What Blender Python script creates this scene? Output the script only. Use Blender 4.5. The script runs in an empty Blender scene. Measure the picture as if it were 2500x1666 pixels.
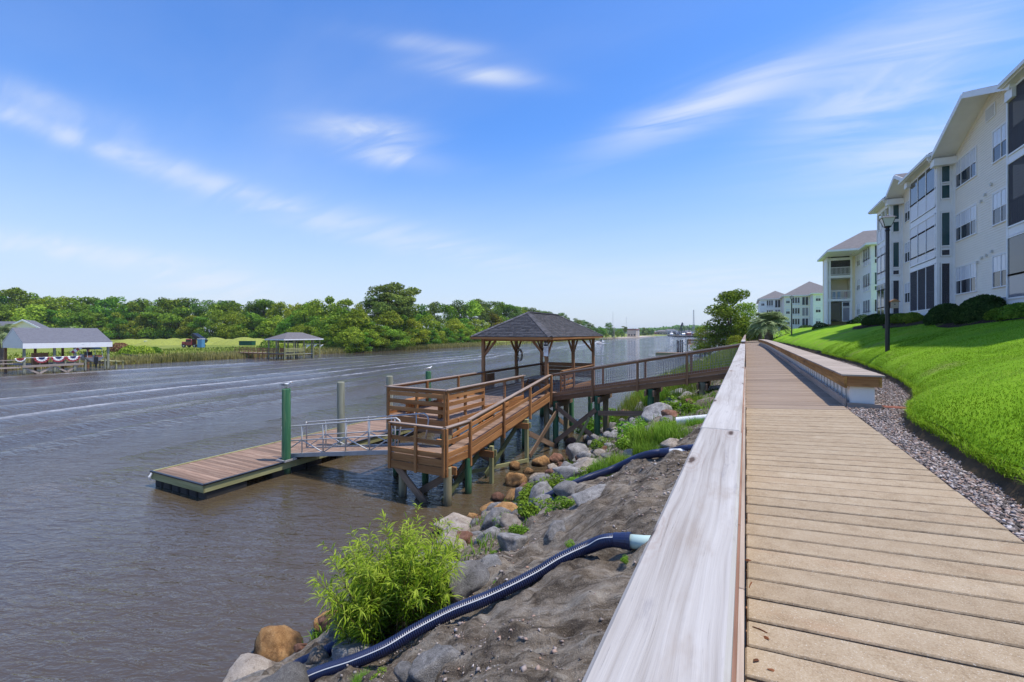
import bpy, math, random
import numpy as np
from mathutils import Matrix, Vector

random.seed(7)
rng = np.random.default_rng(11)
SC = bpy.context.scene
COL = SC.collection

# ------------------------------------------------------------------ camera
# world: Y runs along the boardwalk (up river), X to the right, water at z = 0
CAM = Vector((0.0, 0.0, 5.43))
YAW = math.radians(27.2)
FX, HOR = 1111.0, 812.0
cam_d = bpy.data.cameras.new('camera')
cam_d.sensor_width = 36.0
cam_d.lens = 16.0
cam_d.shift_y = -21.0 / 2500.0
cam_d.clip_start = 0.05
cam_d.clip_end = 9000.0
cam = bpy.data.objects.new('camera', cam_d)
cam.location = CAM
cam.rotation_euler = (math.radians(90), 0, YAW)
COL.objects.link(cam)
SC.camera = cam

# ------------------------------------------------------------------ light
SUN_EL = math.radians(70)
SUN_V = Vector((0.94 * math.cos(SUN_EL), 0.34 * math.cos(SUN_EL), math.sin(SUN_EL)))
SUN_V.normalize()
world = bpy.data.worlds.new("World")
SC.world = world
world.use_nodes = True
SKY_STRENGTH = 0.15
HAZE = 0.00012
sun_d = bpy.data.lights.new('sun', 'SUN')
sun_d.energy = 2.3
sun_d.angle = math.radians(1.0)
sun_d.color = (1.0, 0.93, 0.83)
sun_o = bpy.data.objects.new('sun', sun_d)
sun_o.rotation_euler = (-SUN_V).to_track_quat('-Z', 'Y').to_euler()
sun_o.location = (30, 0, 60)
COL.objects.link(sun_o)
SC.view_settings.view_transform = 'Standard'
SC.view_settings.look = 'None'
SC.view_settings.exposure = 1.0
SC.view_settings.gamma = 1.0
SC.view_settings.use_curve_mapping = False
SC.cycles.max_bounces = 6
SC.cycles.diffuse_bounces = 4
SC.cycles.glossy_bounces = 3
SC.cycles.transparent_max_bounces = 12
SC.cycles.use_denoising = True
SC.cycles.sample_clamp_direct = 6.0
SC.cycles.sample_clamp_indirect = 4.0


def ray(px, py=HOR):
    """direction of the sight line through a point of the photograph, per metre of depth"""
    u = (px - 1250.0) / FX
    s, c = math.sin(YAW), math.cos(YAW)
    return Vector((-s + c * u, c + s * u, (HOR - py) / FX))


# thin clouds: where each stands (sight line of the photograph), half length, half width, tilt, strength
CIRRUS = [(1180, 181, 130, 24, 4, .60), (1062, 112, 170, 24, 2, .30), (882, 319, 130, 30, -4, .80), (990, 388, 115, 28, 2, .62), (150, 330, 330, 24, 17, .42), (520, 445, 330, 26, 17, .36), (1010, 585, 420, 36, 11, .34),
          (1750, 245, 290, 52, -12, .68), (2180, 190, 330, 105, -20, .60), (2290, 345, 320, 70, -8, .50), (130, 604, 280, 28, 4, .55), (520, 690, 190, 42, 8, .55), (106, 244, 230, 34, 8, .30), (1750, 690, 320, 50, 0, .35)]


def build_sky():
    nt = world.node_tree
    N, L = nt.nodes, nt.links
    N.clear()
    out = N.new('ShaderNodeOutputWorld')
    bg = N.new('ShaderNodeBackground')
    bg.inputs['Strength'].default_value = SKY_STRENGTH
    sky = N.new('ShaderNodeTexSky')
    sky.sky_type = 'NISHITA'
    sky.sun_disc = False
    sky.sun_elevation = SUN_EL
    sky.sun_rotation = math.atan2(SUN_V.x, SUN_V.y)
    sky.air_density = 1.0
    sky.dust_density = 0.6
    sky.ozone_density = 2.0
    hsv = N.new('ShaderNodeHueSaturation')
    hsv.inputs['Hue'].default_value = 0.503
    hsv.inputs['Saturation'].default_value = 1.18
    hsv.inputs['Value'].default_value = 1.0
    L.new(sky.outputs[0], hsv.inputs['Color'])
    tc = N.new('ShaderNodeTexCoord')
    sep = N.new('ShaderNodeSeparateXYZ')
    L.new(tc.outputs['Generated'], sep.inputs[0])

    def mth(op, a, b=None, c=None, clamp=False):
        n = N.new('ShaderNodeMath')
        n.operation = op
        n.use_clamp = clamp
        for i, v in enumerate((a, b, c)):
            if v is None:
                continue
            if isinstance(v, (int, float)):
                n.inputs[i].default_value = v
            else:
                L.new(v, n.inputs[i])
        return n.outputs[0]
    tint = N.new('ShaderNodeMix')
    tint.data_type = 'RGBA'
    tint.blend_type = 'MULTIPLY'
    tint.inputs[0].default_value = 1.0
    L.new(hsv.outputs[0], tint.inputs[6])
    tint.inputs[7].default_value = (0.46, 0.62, 0.80, 1)

    def vmath(op, a, b):
        n = N.new('ShaderNodeVectorMath')
        n.operation = op
        for i, v in enumerate((a, b)):
            if isinstance(v, (tuple, Vector)):
                n.inputs[i].default_value = v
            else:
                L.new(v, n.inputs[i])
        return n
    zc = mth('ADD', mth('MAXIMUM', sep.outputs[2], 0.0), 0.16)
    comb = N.new('ShaderNodeCombineXYZ')
    L.new(mth('DIVIDE', sep.outputs[0], zc), comb.inputs[0])
    L.new(mth('DIVIDE', sep.outputs[1], zc), comb.inputs[1])

    def streaks(rot, sx, sy, scale, detail, dist, lo, hi, off):
        m = N.new('ShaderNodeMapping')
        m.inputs['Rotation'].default_value = (0, 0, math.radians(rot))
        m.inputs['Location'].default_value = off
        m.inputs['Scale'].default_value = (sx, sy, 1)
        L.new(comb.outputs[0], m.inputs['Vector'])
        n = N.new('ShaderNodeTexNoise')
        n.inputs['Scale'].default_value = scale
        n.inputs['Detail'].default_value = detail
        n.inputs['Roughness'].default_value = 0.55
        n.inputs['Distortion'].default_value = dist
        L.new(m.outputs[0], n.inputs['Vector'])
        r = N.new('ShaderNodeMapRange')
        r.interpolation_type = 'SMOOTHSTEP'
        r.inputs['From Min'].default_value = lo
        r.inputs['From Max'].default_value = hi
        L.new(n.outputs['Fac'], r.inputs['Value'])
        return r.outputs[0]
    veil = streaks(60, 0.45, 1.0, 0.6, 6.0, 0.5, 0.40, 0.80, (3.1, 1.2, 0))
    tex = streaks(68, 0.7, 2.8, 2.1, 9.0, 1.1, 0.33, 0.66, (8.4, 5.3, 2))
    # cirrus: each cloud stands in its own direction of the sky
    cov = mth('MULTIPLY', veil, 0.18)
    for cx, cy, ln, wd, ang, st in CIRRUS:
        c, s_ = math.cos(math.radians(ang)), math.sin(math.radians(ang))
        d0 = ray(cx, cy).normalized()
        u = (ray(cx + ln * c, cy + ln * s_).normalized() - ray(cx - ln * c, cy - ln * s_).normalized()) / 2
        v = (ray(cx - wd * s_, cy + wd * c).normalized() - ray(cx + wd * s_, cy - wd * c).normalized()) / 2
        df = vmath('SUBTRACT', tc.outputs['Generated'], d0).outputs[0]
        a = vmath('DOT_PRODUCT', df, u / u.length_squared).outputs['Value']
        b = vmath('DOT_PRODUCT', df, v / v.length_squared).outputs['Value']
        r2 = mth('ADD', mth('MULTIPLY', a, a), mth('MULTIPLY', b, b))
        g = mth('MULTIPLY', mth('EXPONENT', mth('MULTIPLY', r2, -1.0)), st)
        cov = mth('ADD', cov, mth('MULTIPLY', g, mth('ADD', mth('MULTIPLY', tex, 0.8), 0.30)))
    cov = mth('MINIMUM', cov, 0.9)
    # pale air towards the horizon
    hz = N.new('ShaderNodeMapRange')
    hz.interpolation_type = 'SMOOTHSTEP'
    hz.inputs['From Min'].default_value = 0.42
    hz.inputs['From Max'].default_value = -0.04
    hz.inputs['To Min'].default_value = 0.0
    hz.inputs['To Max'].default_value = 0.92
    L.new(sep.outputs[2], hz.inputs['Value'])
    mixh = N.new('ShaderNodeMix')
    mixh.data_type = 'RGBA'
    L.new(hz.outputs[0], mixh.inputs[0])
    L.new(tint.outputs[2], mixh.inputs[6])
    mixh.inputs[7].default_value = (2.25, 2.5, 2.95, 1)
    mix = N.new('ShaderNodeMix')
    mix.data_type = 'RGBA'
    L.new(cov, mix.inputs[0])
    L.new(mixh.outputs[2], mix.inputs[6])
    mix.inputs[7].default_value = (2.75, 2.95, 3.3, 1)
    L.new(mix.outputs[2], bg.inputs['Color'])
    L.new(bg.outputs[0], out.inputs['Surface'])


build_sky()

# ------------------------------------------------------------------ helpers
WM = {}                                   # world matrices of everything that can be a parent


def link(o, parent=None, M=None):
    M = Matrix.Identity(4) if M is None else M
    COL.objects.link(o)
    if parent is not None:
        o.parent = parent
        o.matrix_local = WM[parent.name].inverted() @ M
    else:
        o.matrix_world = M
    WM[o.name] = M
    return o


def tag(o, label=None, cat=None, group=None, kind=None):
    if label:
        o['label'] = label
    if cat:
        o['category'] = cat
    if group:
        o['group'] = group
    if kind:
        o['kind'] = kind
    return o


def thing(name, label, cat, loc=(0, 0, 0), group=None, rz=0.0):
    o = bpy.data.objects.new(name, None)
    o.empty_display_size = 0.2
    link(o, None, Matrix.Translation(Vector(loc)) @ Matrix.Rotation(rz, 4, 'Z'))
    return tag(o, label, cat, group)


def part_empty(name, parent, loc=None):
    o = bpy.data.objects.new(name, None)
    o.empty_display_size = 0.1
    M = WM[parent.name].copy() if loc is None else Matrix.Translation(Vector(loc))
    return link(o, parent, M)


def copy_tree(o, M, parent=None, label=None):
    """a copy of a thing with copies of its parts and sub-parts, placed by matrix M"""
    M0 = WM[o.name]
    c = o.copy()
    c.parent = None
    link(c, parent, M)
    if label:
        c['label'] = label
    for ch in o.children:
        copy_tree(ch, M @ M0.inverted() @ WM[ch.name], c)
    return c


def np_mesh(name, V, F, mat=None, smooth=False, fac=None, mats=None, mi=None):
    """mesh from numpy arrays: V (n,3), F (m,k)"""
    V = np.asarray(V, dtype=np.float32)
    F = np.asarray(F, dtype=np.int32)
    me = bpy.data.meshes.new(name)
    n, (m, k) = len(V), F.shape
    me.vertices.add(n)
    me.vertices.foreach_set('co', V.ravel())
    me.loops.add(m * k)
    me.loops.foreach_set('vertex_index', F.ravel())
    me.polygons.add(m)
    me.polygons.foreach_set('loop_start', np.arange(0, m * k, k, dtype=np.int32))
    if smooth:
        me.polygons.foreach_set('use_smooth', np.ones(m, dtype=bool))
    if mats:
        for mm in mats:
            me.materials.append(mm)
        me.polygons.foreach_set('material_index', np.asarray(mi, dtype=np.int32))
    elif mat:
        me.materials.append(mat)
    me.update(calc_edges=True)
    if fac is not None:
        a = me.attributes.new('tone', 'FLOAT', 'FACE')
        a.data.foreach_set('value', np.asarray(fac, dtype=np.float32))
    return me


def add_mesh(name, me, parent=None, M=None):
    return link(bpy.data.objects.new(name, me), parent, M)


def cbox(L, w, h, ch):
    """chamfered box, centred, as verts and faces"""
    x, y, z = L / 2, w / 2, h / 2
    ch = min(ch, x * .45, y * .45, z * .45)
    V, F = [], []
    if ch < 1e-4:
        V = [(sx * x, sy * y, sz * z) for sx in (-1, 1) for sy in (-1, 1) for sz in (-1, 1)]
        F = [(0, 1, 3, 2), (4, 6, 7, 5), (0, 4, 5, 1), (2, 3, 7, 6), (0, 2, 6, 4), (1, 5, 7, 3)]
        return V, F
    # each corner gives three vertices
    idx = {}
    for sx in (-1, 1):
        for sy in (-1, 1):
            for sz in (-1, 1):
                for a in range(3):
                    p = [sx * (x - ch), sy * (y - ch), sz * (z - ch)]
                    p[a] = (sx * x, sy * y, sz * z)[a]
                    idx[(sx, sy, sz, a)] = len(V)
                    V.append(tuple(p))

    def I(sx, sy, sz, a):
        return idx[(sx, sy, sz, a)]
    for s in (-1, 1):
        f = [I(s, -1, -1, 0), I(s, 1, -1, 0), I(s, 1, 1, 0), I(s, -1, 1, 0)]
        F.append(tuple(f if s > 0 else f[::-1]))
        f = [I(-1, s, -1, 1), I(-1, s, 1, 1), I(1, s, 1, 1), I(1, s, -1, 1)]
        F.append(tuple(f if s > 0 else f[::-1]))
        f = [I(-1, -1, s, 2), I(1, -1, s, 2), I(1, 1, s, 2), I(-1, 1, s, 2)]
        F.append(tuple(f if s > 0 else f[::-1]))
    for s1 in (-1, 1):
        for s2 in (-1, 1):
            F.append((I(-1, s1, s2, 1), I(1, s1, s2, 1), I(1, s1, s2, 2), I(-1, s1, s2, 2)))
            F.append((I(s1, -1, s2, 0), I(s1, 1, s2, 0), I(s1, 1, s2, 2), I(s1, -1, s2, 2)))
            F.append((I(s1, s2, -1, 0), I(s1, s2, 1, 0), I(s1, s2, 1, 1), I(s1, s2, -1, 1)))
    for sx in (-1, 1):
        for sy in (-1, 1):
            for sz in (-1, 1):
                F.append((I(sx, sy, sz, 0), I(sx, sy, sz, 1), I(sx, sy, sz, 2)))
    return V, F


def py_mesh(name, V, F, mat):
    me = bpy.data.meshes.new(name)
    me.from_pydata(V, [], F)
    for m in (mat if isinstance(mat, (list, tuple)) else [mat]):
        me.materials.append(m)
    me.update()
    return me


_boxes = {}


def box_mesh(L, w, h, mat, ch=0.004):
    k = (round(L, 3), round(w, 3), round(h, 3), mat.name, round(ch, 4))
    if k not in _boxes:
        V, F = cbox(L, w, h, ch)
        me = py_mesh('board', V, F, mat)
        if ch > 1e-4:
            import bmesh
            bm = bmesh.new()
            bm.from_mesh(me)
            bmesh.ops.recalc_face_normals(bm, faces=bm.faces)
            bm.to_mesh(me)
            bm.free()
        _boxes[k] = me
    return _boxes[k]


def frame_of(p0, p1, up):
    x = (p1 - p0).normalized()
    up = Vector(up)
    if abs(x.dot(up)) > .98:
        up = Vector((0, 1, 0)) if abs(x.y) < .9 else Vector((1, 0, 0))
    y = up.cross(x).normalized()
    z = x.cross(y)
    M = Matrix((x, y, z)).transposed().to_4x4()
    M.translation = (p0 + p1) / 2
    return M


def beam(name, parent, p0, p1, w, h, mat, up=(0, 0, 1), ch=0.004):
    """a board from p0 to p1; w across, h along 'up'"""
    p0, p1 = Vector(p0), Vector(p1)
    return add_mesh(name, box_mesh((p1 - p0).length, w, h, mat, ch), parent, frame_of(p0, p1, up))


def abox(name, parent, x0, x1, y0, y1, z0, z1, mat, ch=0.0):
    L = max(x1 - x0, .001), max(y1 - y0, .001), max(z1 - z0, .001)
    return add_mesh(name, box_mesh(L[0], L[1], L[2], mat, ch), parent,
                    Matrix.Translation(((x0 + x1) / 2, (y0 + y1) / 2, (z0 + z1) / 2)))


class MB:
    """collects shapes into one mesh"""

    def __init__(self):
        self.V, self.F, self.mi = [], [], []

    def add(self, V, F, M=None, mi=0):
        o = len(self.V)
        self.V += [tuple(M @ Vector(v)) if M is not None else tuple(v) for v in V]
        self.F += [tuple(i + o for i in f) for f in F]
        self.mi += [mi] * len(F)
        return self

    def beam(self, p0, p1, w, h, up=(0, 0, 1), mi=0, ch=0.0):
        p0, p1 = Vector(p0), Vector(p1)
        V, F = cbox((p1 - p0).length, w, h, ch)
        return self.add(V, F, frame_of(p0, p1, up), mi)

    def box(self, x0, x1, y0, y1, z0, z1, mi=0, ch=0.0):
        V, F = cbox(x1 - x0, y1 - y0, z1 - z0, ch)
        return self.add(V, F, Matrix.Translation(((x0 + x1) / 2, (y0 + y1) / 2, (z0 + z1) / 2)), mi)

    def tube(self, pts, rad, n=10, mi=0, caps=True):
        pts = [Vector(p) for p in pts]
        rs = rad if isinstance(rad, (list, tuple)) else [rad] * len(pts)
        V, F = [], []
        prev = None
        for i, p in enumerate(pts):
            d = (pts[min(i + 1, len(pts) - 1)] - pts[max(i - 1, 0)])
            if d.length < 1e-7:
                d = Vector((0, 0, 1))
            d.normalize()
            if prev is None:
                a = d.orthogonal().normalized()
            else:
                a = (prev - d * prev.dot(d))
                a = a.normalized() if a.length > 1e-6 else d.orthogonal().normalized()
            prev = a
            b = d.cross(a)
            for k in range(n):
                t = 2 * math.pi * k / n
                V.append(p + (a * math.cos(t) + b * math.sin(t)) * rs[i])
        for i in range(len(pts) - 1):
            for k in range(n):
                F.append((i * n + k, i * n + (k + 1) % n, (i + 1) * n + (k + 1) % n, (i + 1) * n + k))
        if caps:
            F.append(tuple(range(n))[::-1])
            F.append(tuple((len(pts) - 1) * n + k for k in range(n)))
        return self.add(V, F, None, mi)

    def lathe(self, prof, n=16, loc=(0, 0, 0), mi=0):
        V, F = [], []
        for r, z in prof:
            for k in range(n):
                t = 2 * math.pi * k / n
                V.append((loc[0] + r * math.cos(t), loc[1] + r * math.sin(t), loc[2] + z))
        for i in range(len(prof) - 1):
            for k in range(n):
                F.append((i * n + k, i * n + (k + 1) % n, (i + 1) * n + (k + 1) % n, (i + 1) * n + k))
        F.append(tuple(range(n))[::-1])
        F.append(tuple((len(prof) - 1) * n + k for k in range(n)))
        return self.add(V, F, None, mi)

    def quad(self, a, b, c, d, mi=0):
        return self.add([a, b, c, d], [(0, 1, 2, 3)], None, mi)

    def build(self, name, mat, parent=None, M=None, smooth=False):
        me = bpy.data.meshes.new(name)
        V = self.V
        if M is None and parent is not None:
            M = WM[parent.name].copy()
        if M is not None:
            Mi = M.inverted()
            V = [tuple(Mi @ Vector(v)) for v in V]
        me.from_pydata(V, [], self.F)
        for m in (mat if isinstance(mat, (list, tuple)) else [mat]):
            me.materials.append(m)
        me.polygons.foreach_set('material_index', np.asarray(self.mi, dtype=np.int32))
        if smooth:
            me.polygons.foreach_set('use_smooth', np.ones(len(me.polygons), dtype=bool))
        me.update()
        return add_mesh(name, me, parent, M)


def at(px, t, z=0.0):
    r = ray(px)
    return Vector((r.x * t, r.y * t, z))


def on_bank(px, py):
    """where that sight line meets the sloping bank (or the water)"""
    r = ray(px, py)
    den = .53 * r.x - r.z
    t = 1.8 / den if den > 0.02 else 90
    p = CAM + r * t
    if p.z < 0.0 or t > 90:
        p = CAM + r * (-CAM.z / r.z)
    return p, (p - CAM).length


# value noise for terrain
def _h(i, j, s):
    a = (i.astype(np.int64) * 374761393 + j.astype(np.int64) * 668265263 + s * 2147483647) & 0xffffffff
    a = ((a ^ (a >> 13)) * 1274126177) & 0xffffffff
    return ((a ^ (a >> 16)) & 0xffff) / 65535.0


def vnoise(x, y, s=0):
    i, j = np.floor(x), np.floor(y)
    u, v = x - i, y - j
    u, v = u * u * (3 - 2 * u), v * v * (3 - 2 * v)
    return ((_h(i, j, s) * (1 - u) + _h(i + 1, j, s) * u) * (1 - v) + (_h(i, j + 1, s) * (1 - u) + _h(i + 1, j + 1, s) * u) * v)


def fbm(x, y, s=0, o=4, lac=2.1, g=.5):
    x, y = np.asarray(x, float), np.asarray(y, float)
    r, a, f = 0, 1.0, 1.0
    for k in range(o):
        r = r + a * (vnoise(x * f + 13.7 * k, y * f - 7.1 * k, s + k) - .5)
        a *= g
        f *= lac
    return r


def grid_mesh(name, xs, ys, zf, mat, smooth=True, flip=False):
    X, Y = np.meshgrid(xs, ys, indexing='ij')
    Z = zf(X, Y)
    V = np.stack([X, Y, Z], -1).reshape(-1, 3)
    n, m = len(xs), len(ys)
    a = (np.arange(n - 1)[:, None] * m + np.arange(m - 1)[None, :]).ravel()
    F = np.stack([a, a + m, a + m + 1, a + 1], -1)
    return np_mesh(name, V, F, mat, smooth)


# ------------------------------------------------------------------ materials
class NT:
    def __init__(self, name):
        self.m = bpy.data.materials.new(name)
        self.m.use_nodes = True
        self.t = self.m.node_tree
        self.N, self.L = self.t.nodes, self.t.links
        self.N.clear()
        self.out = self.N.new('ShaderNodeOutputMaterial')

    def n(self, typ, **kw):
        x = self.N.new(typ)
        for k, v in kw.items():
            setattr(x, k, v)
        return x

    def set(self, node, sock, v):
        s = node.inputs[sock]
        if hasattr(v, 'links') or isinstance(v, bpy.types.NodeSocket):
            self.L.new(v, s)
        else:
            if isinstance(v, (tuple, list)) and len(v) == 3 and s.type == 'RGBA':
                v = (*v, 1)
            s.default_value = v

    def math(self, op, a, b=None, clamp=False):
        x = self.n('ShaderNodeMath', operation=op, use_clamp=clamp)
        self.set(x, 0, a)
        if b is not None:
            self.set(x, 1, b)
        return x.outputs[0]

    def noise(self, vec, scale, detail=4, rough=.55, dist=0.0):
        x = self.n('ShaderNodeTexNoise')
        if vec is not None:
            self.L.new(vec, x.inputs['Vector'])
        self.set(x, 'Scale', scale)
        self.set(x, 'Detail', detail)
        self.set(x, 'Roughness', rough)
        self.set(x, 'Distortion', dist)
        return x.outputs['Fac']

    def mapping(self, vec, scale=(1, 1, 1), loc=(0, 0, 0), rot=(0, 0, 0)):
        x = self.n('ShaderNodeMapping')
        self.L.new(vec, x.inputs['Vector'])
        self.set(x, 'Scale', scale)
        self.set(x, 'Location', loc)
        self.set(x, 'Rotation', rot)
        return x.outputs[0]

    def ramp(self, fac, stops):
        x = self.n('ShaderNodeValToRGB')
        el = x.color_ramp.elements
        while len(el) < len(stops):
            el.new(.5)
        for e, (p, c) in zip(el, stops):
            e.position = p
            e.color = (*c, 1) if len(c) == 3 else c
        self.L.new(fac, x.inputs[0])
        return x.outputs[0]

    def mix(self, f, a, b, blend='MIX'):
        x = self.n('ShaderNodeMix', data_type='RGBA', blend_type=blend)
        self.set(x, 0, f)
        self.set(x, 6, a)
        self.set(x, 7, b)
        return x.outputs[2]

    def rng(self, v, a, b, c=0.0, d=1.0, smooth=True):
        x = self.n('ShaderNodeMapRange')
        if smooth:
            x.interpolation_type = 'SMOOTHSTEP'
        self.set(x, 'Value', v)
        for k, q in (('From Min', a), ('From Max', b), ('To Min', c), ('To Max', d)):
            self.set(x, k, q)
        return x.outputs[0]

    def obj(self):
        return self.n('ShaderNodeTexCoord').outputs['Object']

    def pos(self):
        return self.n('ShaderNodeNewGeometry').outputs['Position']

    def rnd(self):
        return self.n('ShaderNodeObjectInfo').outputs['Random']

    def shifted(self, amount=37.0):
        x = self.n('ShaderNodeVectorMath', operation='ADD')
        self.L.new(self.obj(), x.inputs[0])
        c = self.n('ShaderNodeCombineXYZ')
        r = self.math('MULTIPLY', self.rnd(), amount)
        for i in range(3):
            self.L.new(r, c.inputs[i])
        self.L.new(c.outputs[0], x.inputs[1])
        return x.outputs[0]

    def bump(self, h, strength=.3, dist=.01, normal=None):
        x = self.n('ShaderNodeBump')
        self.set(x, 'Height', h)
        self.set(x, 'Strength', strength)
        self.set(x, 'Distance', dist)
        if normal is not None:
            self.L.new(normal, x.inputs['Normal'])
        return x.outputs[0]

    def bsdf(self, color, rough=.7, normal=None, spec=.3, metal=0.0, **kw):
        x = self.n('ShaderNodeBsdfPrincipled')
        self.set(x, 'Base Color', color)
        self.set(x, 'Roughness', rough)
        self.set(x, 'Specular IOR Level', spec)
        self.set(x, 'Metallic', metal)
        for k, v in kw.items():
            self.set(x, k, v)
        if normal is not None:
            self.L.new(normal, x.inputs['Normal'])
        return x

    def done(self, sh):
        self.L.new(sh.outputs[0] if hasattr(sh, 'outputs') else sh, self.out.inputs['Surface'])
        return self.m


def wood(name, dark, mid, light, grain=1.0, rough=.75, var=.25, wet=None, knots=True, grey=None):
    """boards: local X is the grain; every board gets its own piece of tree and tone"""
    t = NT(name)
    v = t.shifted()
    big = t.noise(t.mapping(v, (.35, 5, 5)), 1.6, 3)
    ln = t.noise(t.mapping(v, (.7, 26, 26)), 2.2 * grain, 5, .65, .4)
    fine = t.noise(t.mapping(v, (1.6, 120, 120)), 2.0 * grain, 3, .6)
    f = t.math('ADD', t.math('MULTIPLY', big, .45), t.math('ADD', t.math('MULTIPLY', ln, .4), t.math('MULTIPLY', fine, .15)))
    col = t.ramp(f, [(.30, dark), (.5, mid), (.70, light)])
    if knots:
        vo = t.n('ShaderNodeTexVoronoi')
        t.L.new(t.mapping(v, (1.0, 5.5, 5.5)), vo.inputs['Vector'])
        t.set(vo, 'Scale', 1.25)
        k = t.rng(vo.outputs['Distance'], .05, .17, 1.0, 0.0)
        col = t.mix(t.math('MULTIPLY', k, .75), col, tuple(c * .35 for c in dark))
    if grey:
        g = t.rng(t.noise(t.mapping(v, (.5, 3, 3)), 1.3, 3), .42, .66)
        col = t.mix(t.math('MULTIPLY', g, .7), col, grey)
    h = t.n('ShaderNodeHueSaturation')
    t.set(h, 'Value', t.rng(t.rnd(), 0, 1, 1 - var, 1 + var, False))
    t.L.new(col, h.inputs['Color'])
    col = h.outputs[0]
    if wet is not None:
        z = t.n('ShaderNodeSeparateXYZ')
        t.L.new(t.pos(), z.inputs[0])
        zz = t.math('ADD', z.outputs[2], t.math('MULTIPLY', t.noise(t.mapping(t.pos(), (3, 3, 1)), 2.0, 3), .5))
        col = t.mix(t.rng(zz, wet, wet + .55, 1.0, 0.0), col, (.022, .02, .016))
    nm = t.bump(t.math('ADD', ln, t.math('MULTIPLY', fine, .5)), .35, .004)
    return t.done(t.bsdf(col, rough, nm, .25))


def plain(name, color, rough=.6, spec=.4, metal=0.0, bump=0.0, bscale=40, var=0.0, dirt=0.0):
    t = NT(name)
    col = color
    v = t.obj()
    f = t.noise(v, 2.3, 5)
    d = max(dirt, .06)
    col = t.mix(t.rng(f, .35, .7, 0.0, d), color, tuple(c * .45 for c in color))
    if var:
        h = t.n('ShaderNodeHueSaturation')
        t.set(h, 'Value', t.rng(t.rnd(), 0, 1, 1 - var, 1 + var, False))
        t.L.new(col, h.inputs['Color'])
        col = h.outputs[0]
    nm = t.bump(t.noise(v, bscale, 4), bump, .01) if bump else None
    return t.done(t.bsdf(col, rough, nm, spec, metal))


def foliage(name, dark, mid, light, trans=.28, hue=.03, val=.25):
    t = NT(name)
    at_ = t.n('ShaderNodeAttribute', attribute_name='tone')
    col = t.ramp(at_.outputs['Fac'], [(0.0, dark), (.5, mid), (1.0, light)])
    h = t.n('ShaderNodeHueSaturation')
    t.set(h, 'Hue', t.rng(t.rnd(), 0, 1, .5 - hue, .5 + hue, False))
    r2 = t.math('FRACT', t.math('MULTIPLY', t.rnd(), 7.31))
    t.set(h, 'Value', t.rng(r2, 0, 1, 1 - val, 1 + val, False))
    t.L.new(col, h.inputs['Color'])
    a = t.n('ShaderNodeBsdfDiffuse')
    b = t.n('ShaderNodeBsdfTranslucent')
    t.L.new(h.outputs[0], a.inputs[0])
    t.L.new(h.outputs[0], b.inputs[0])
    m = t.n('ShaderNodeMixShader')
    t.set(m, 0, trans)
    t.L.new(a.outputs[0], m.inputs[1])
    t.L.new(b.outputs[0], m.inputs[2])
    return t.done(m)


M = {}
M['cedar'] = wood('stained cedar', (0.169, 0.0663, 0.0234), (0.364, 0.1658, 0.0585), (0.546, 0.2851, 0.1105), var=.22)
M['cedar_dark'] = wood('weathered stained timber', (0.1186, 0.0587, 0.0279), (0.2696, 0.1372, 0.0651), (0.4528, 0.2449, 0.121), var=.22)
M['cedar_grey'] = wood('weathered rail cap', (0.1625, 0.1125, 0.0875), (0.3125, 0.2375, 0.1875), (0.475, 0.3875, 0.325), var=.12, knots=False)
M['deckwood'] = wood('weathered deck boards', (0.1209, 0.0736, 0.0508), (0.2539, 0.1674, 0.1204), (0.3869, 0.2879, 0.2207), var=.25, knots=False)
M['walkwood'] = wood('grey brown boardwalk boards', (0.1501, 0.1007, 0.0688), (0.2723, 0.2012, 0.1423), (0.3942, 0.322, 0.2386), var=.16, knots=False)
M['dockwood'] = wood('reddish dock boards', (0.1311, 0.0772, 0.0518), (0.2512, 0.1607, 0.1102), (0.3932, 0.2893, 0.2137), var=.30, knots=False)
M['treated'] = wood('green treated timber', (0.176, 0.165, 0.066), (0.319, 0.308, 0.143), (0.462, 0.451, 0.242), var=.15, knots=False)
M['pile_wood'] = wood('treated pile', (0.1375, 0.1187, 0.0625), (0.275, 0.2375, 0.1375), (0.425, 0.3875, 0.25), var=.12, wet=.1, knots=False)
M['brace_wood'] = wood('cross brace timber', (0.098, 0.063, 0.0392), (0.21, 0.14, 0.091), (0.35, 0.245, 0.161), var=.2, wet=.1, knots=False)
M['brace_green'] = wood('dark green shaded brace', (.05, .06, .025), (.10, .115, .05), (.17, .18, .085), var=.15, wet=.1, knots=False)  # green timber darkened, the shade under the ramp put into its colour
M['pile_green'] = wood('green painted pile', (.02, .08, .035), (.045, .15, .07), (.22, .28, .13), var=.1, wet=.1, knots=False)
M['pile_grey'] = wood('grey weathered pile', (0.125, 0.125, 0.0875), (0.2625, 0.2625, 0.1875), (0.425, 0.425, 0.325), var=.1, wet=.1, knots=False)
M['capwhite'] = None
M['railbrown'] = wood('rail board brown', (0.156, 0.078, 0.048), (0.288, 0.156, 0.102), (0.432, 0.276, 0.192), var=.12, knots=False)
M['rimgrey'] = wood('pale rim board', (.25, .19, .15), (.40, .32, .26), (.54, .46, .39), var=.1, knots=False)
M['benchface'] = wood('mottled bench fascia', (0.1108, 0.0605, 0.0242), (0.3829, 0.1914, 0.0504), (0.7254, 0.403, 0.1209), var=.18, grain=.6)
M['benchtop'] = wood('bench seat boards', (0.2185, 0.161, 0.115), (0.3795, 0.3105, 0.2472), (0.529, 0.4485, 0.3795), var=.16, knots=False)
M['metal'] = plain('galvanised tube', (.50, .49, .47), .5, .5, .15)
M['alu'] = plain('grey aluminium', (.40, .39, .375), .5, .5, .15, dirt=.3)
M['wire'] = plain('galvanised wire', (.26, .27, .28), .5, .5, .4)
M['black'] = plain('black paint', (.012, .013, .018), .35, .5)
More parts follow.
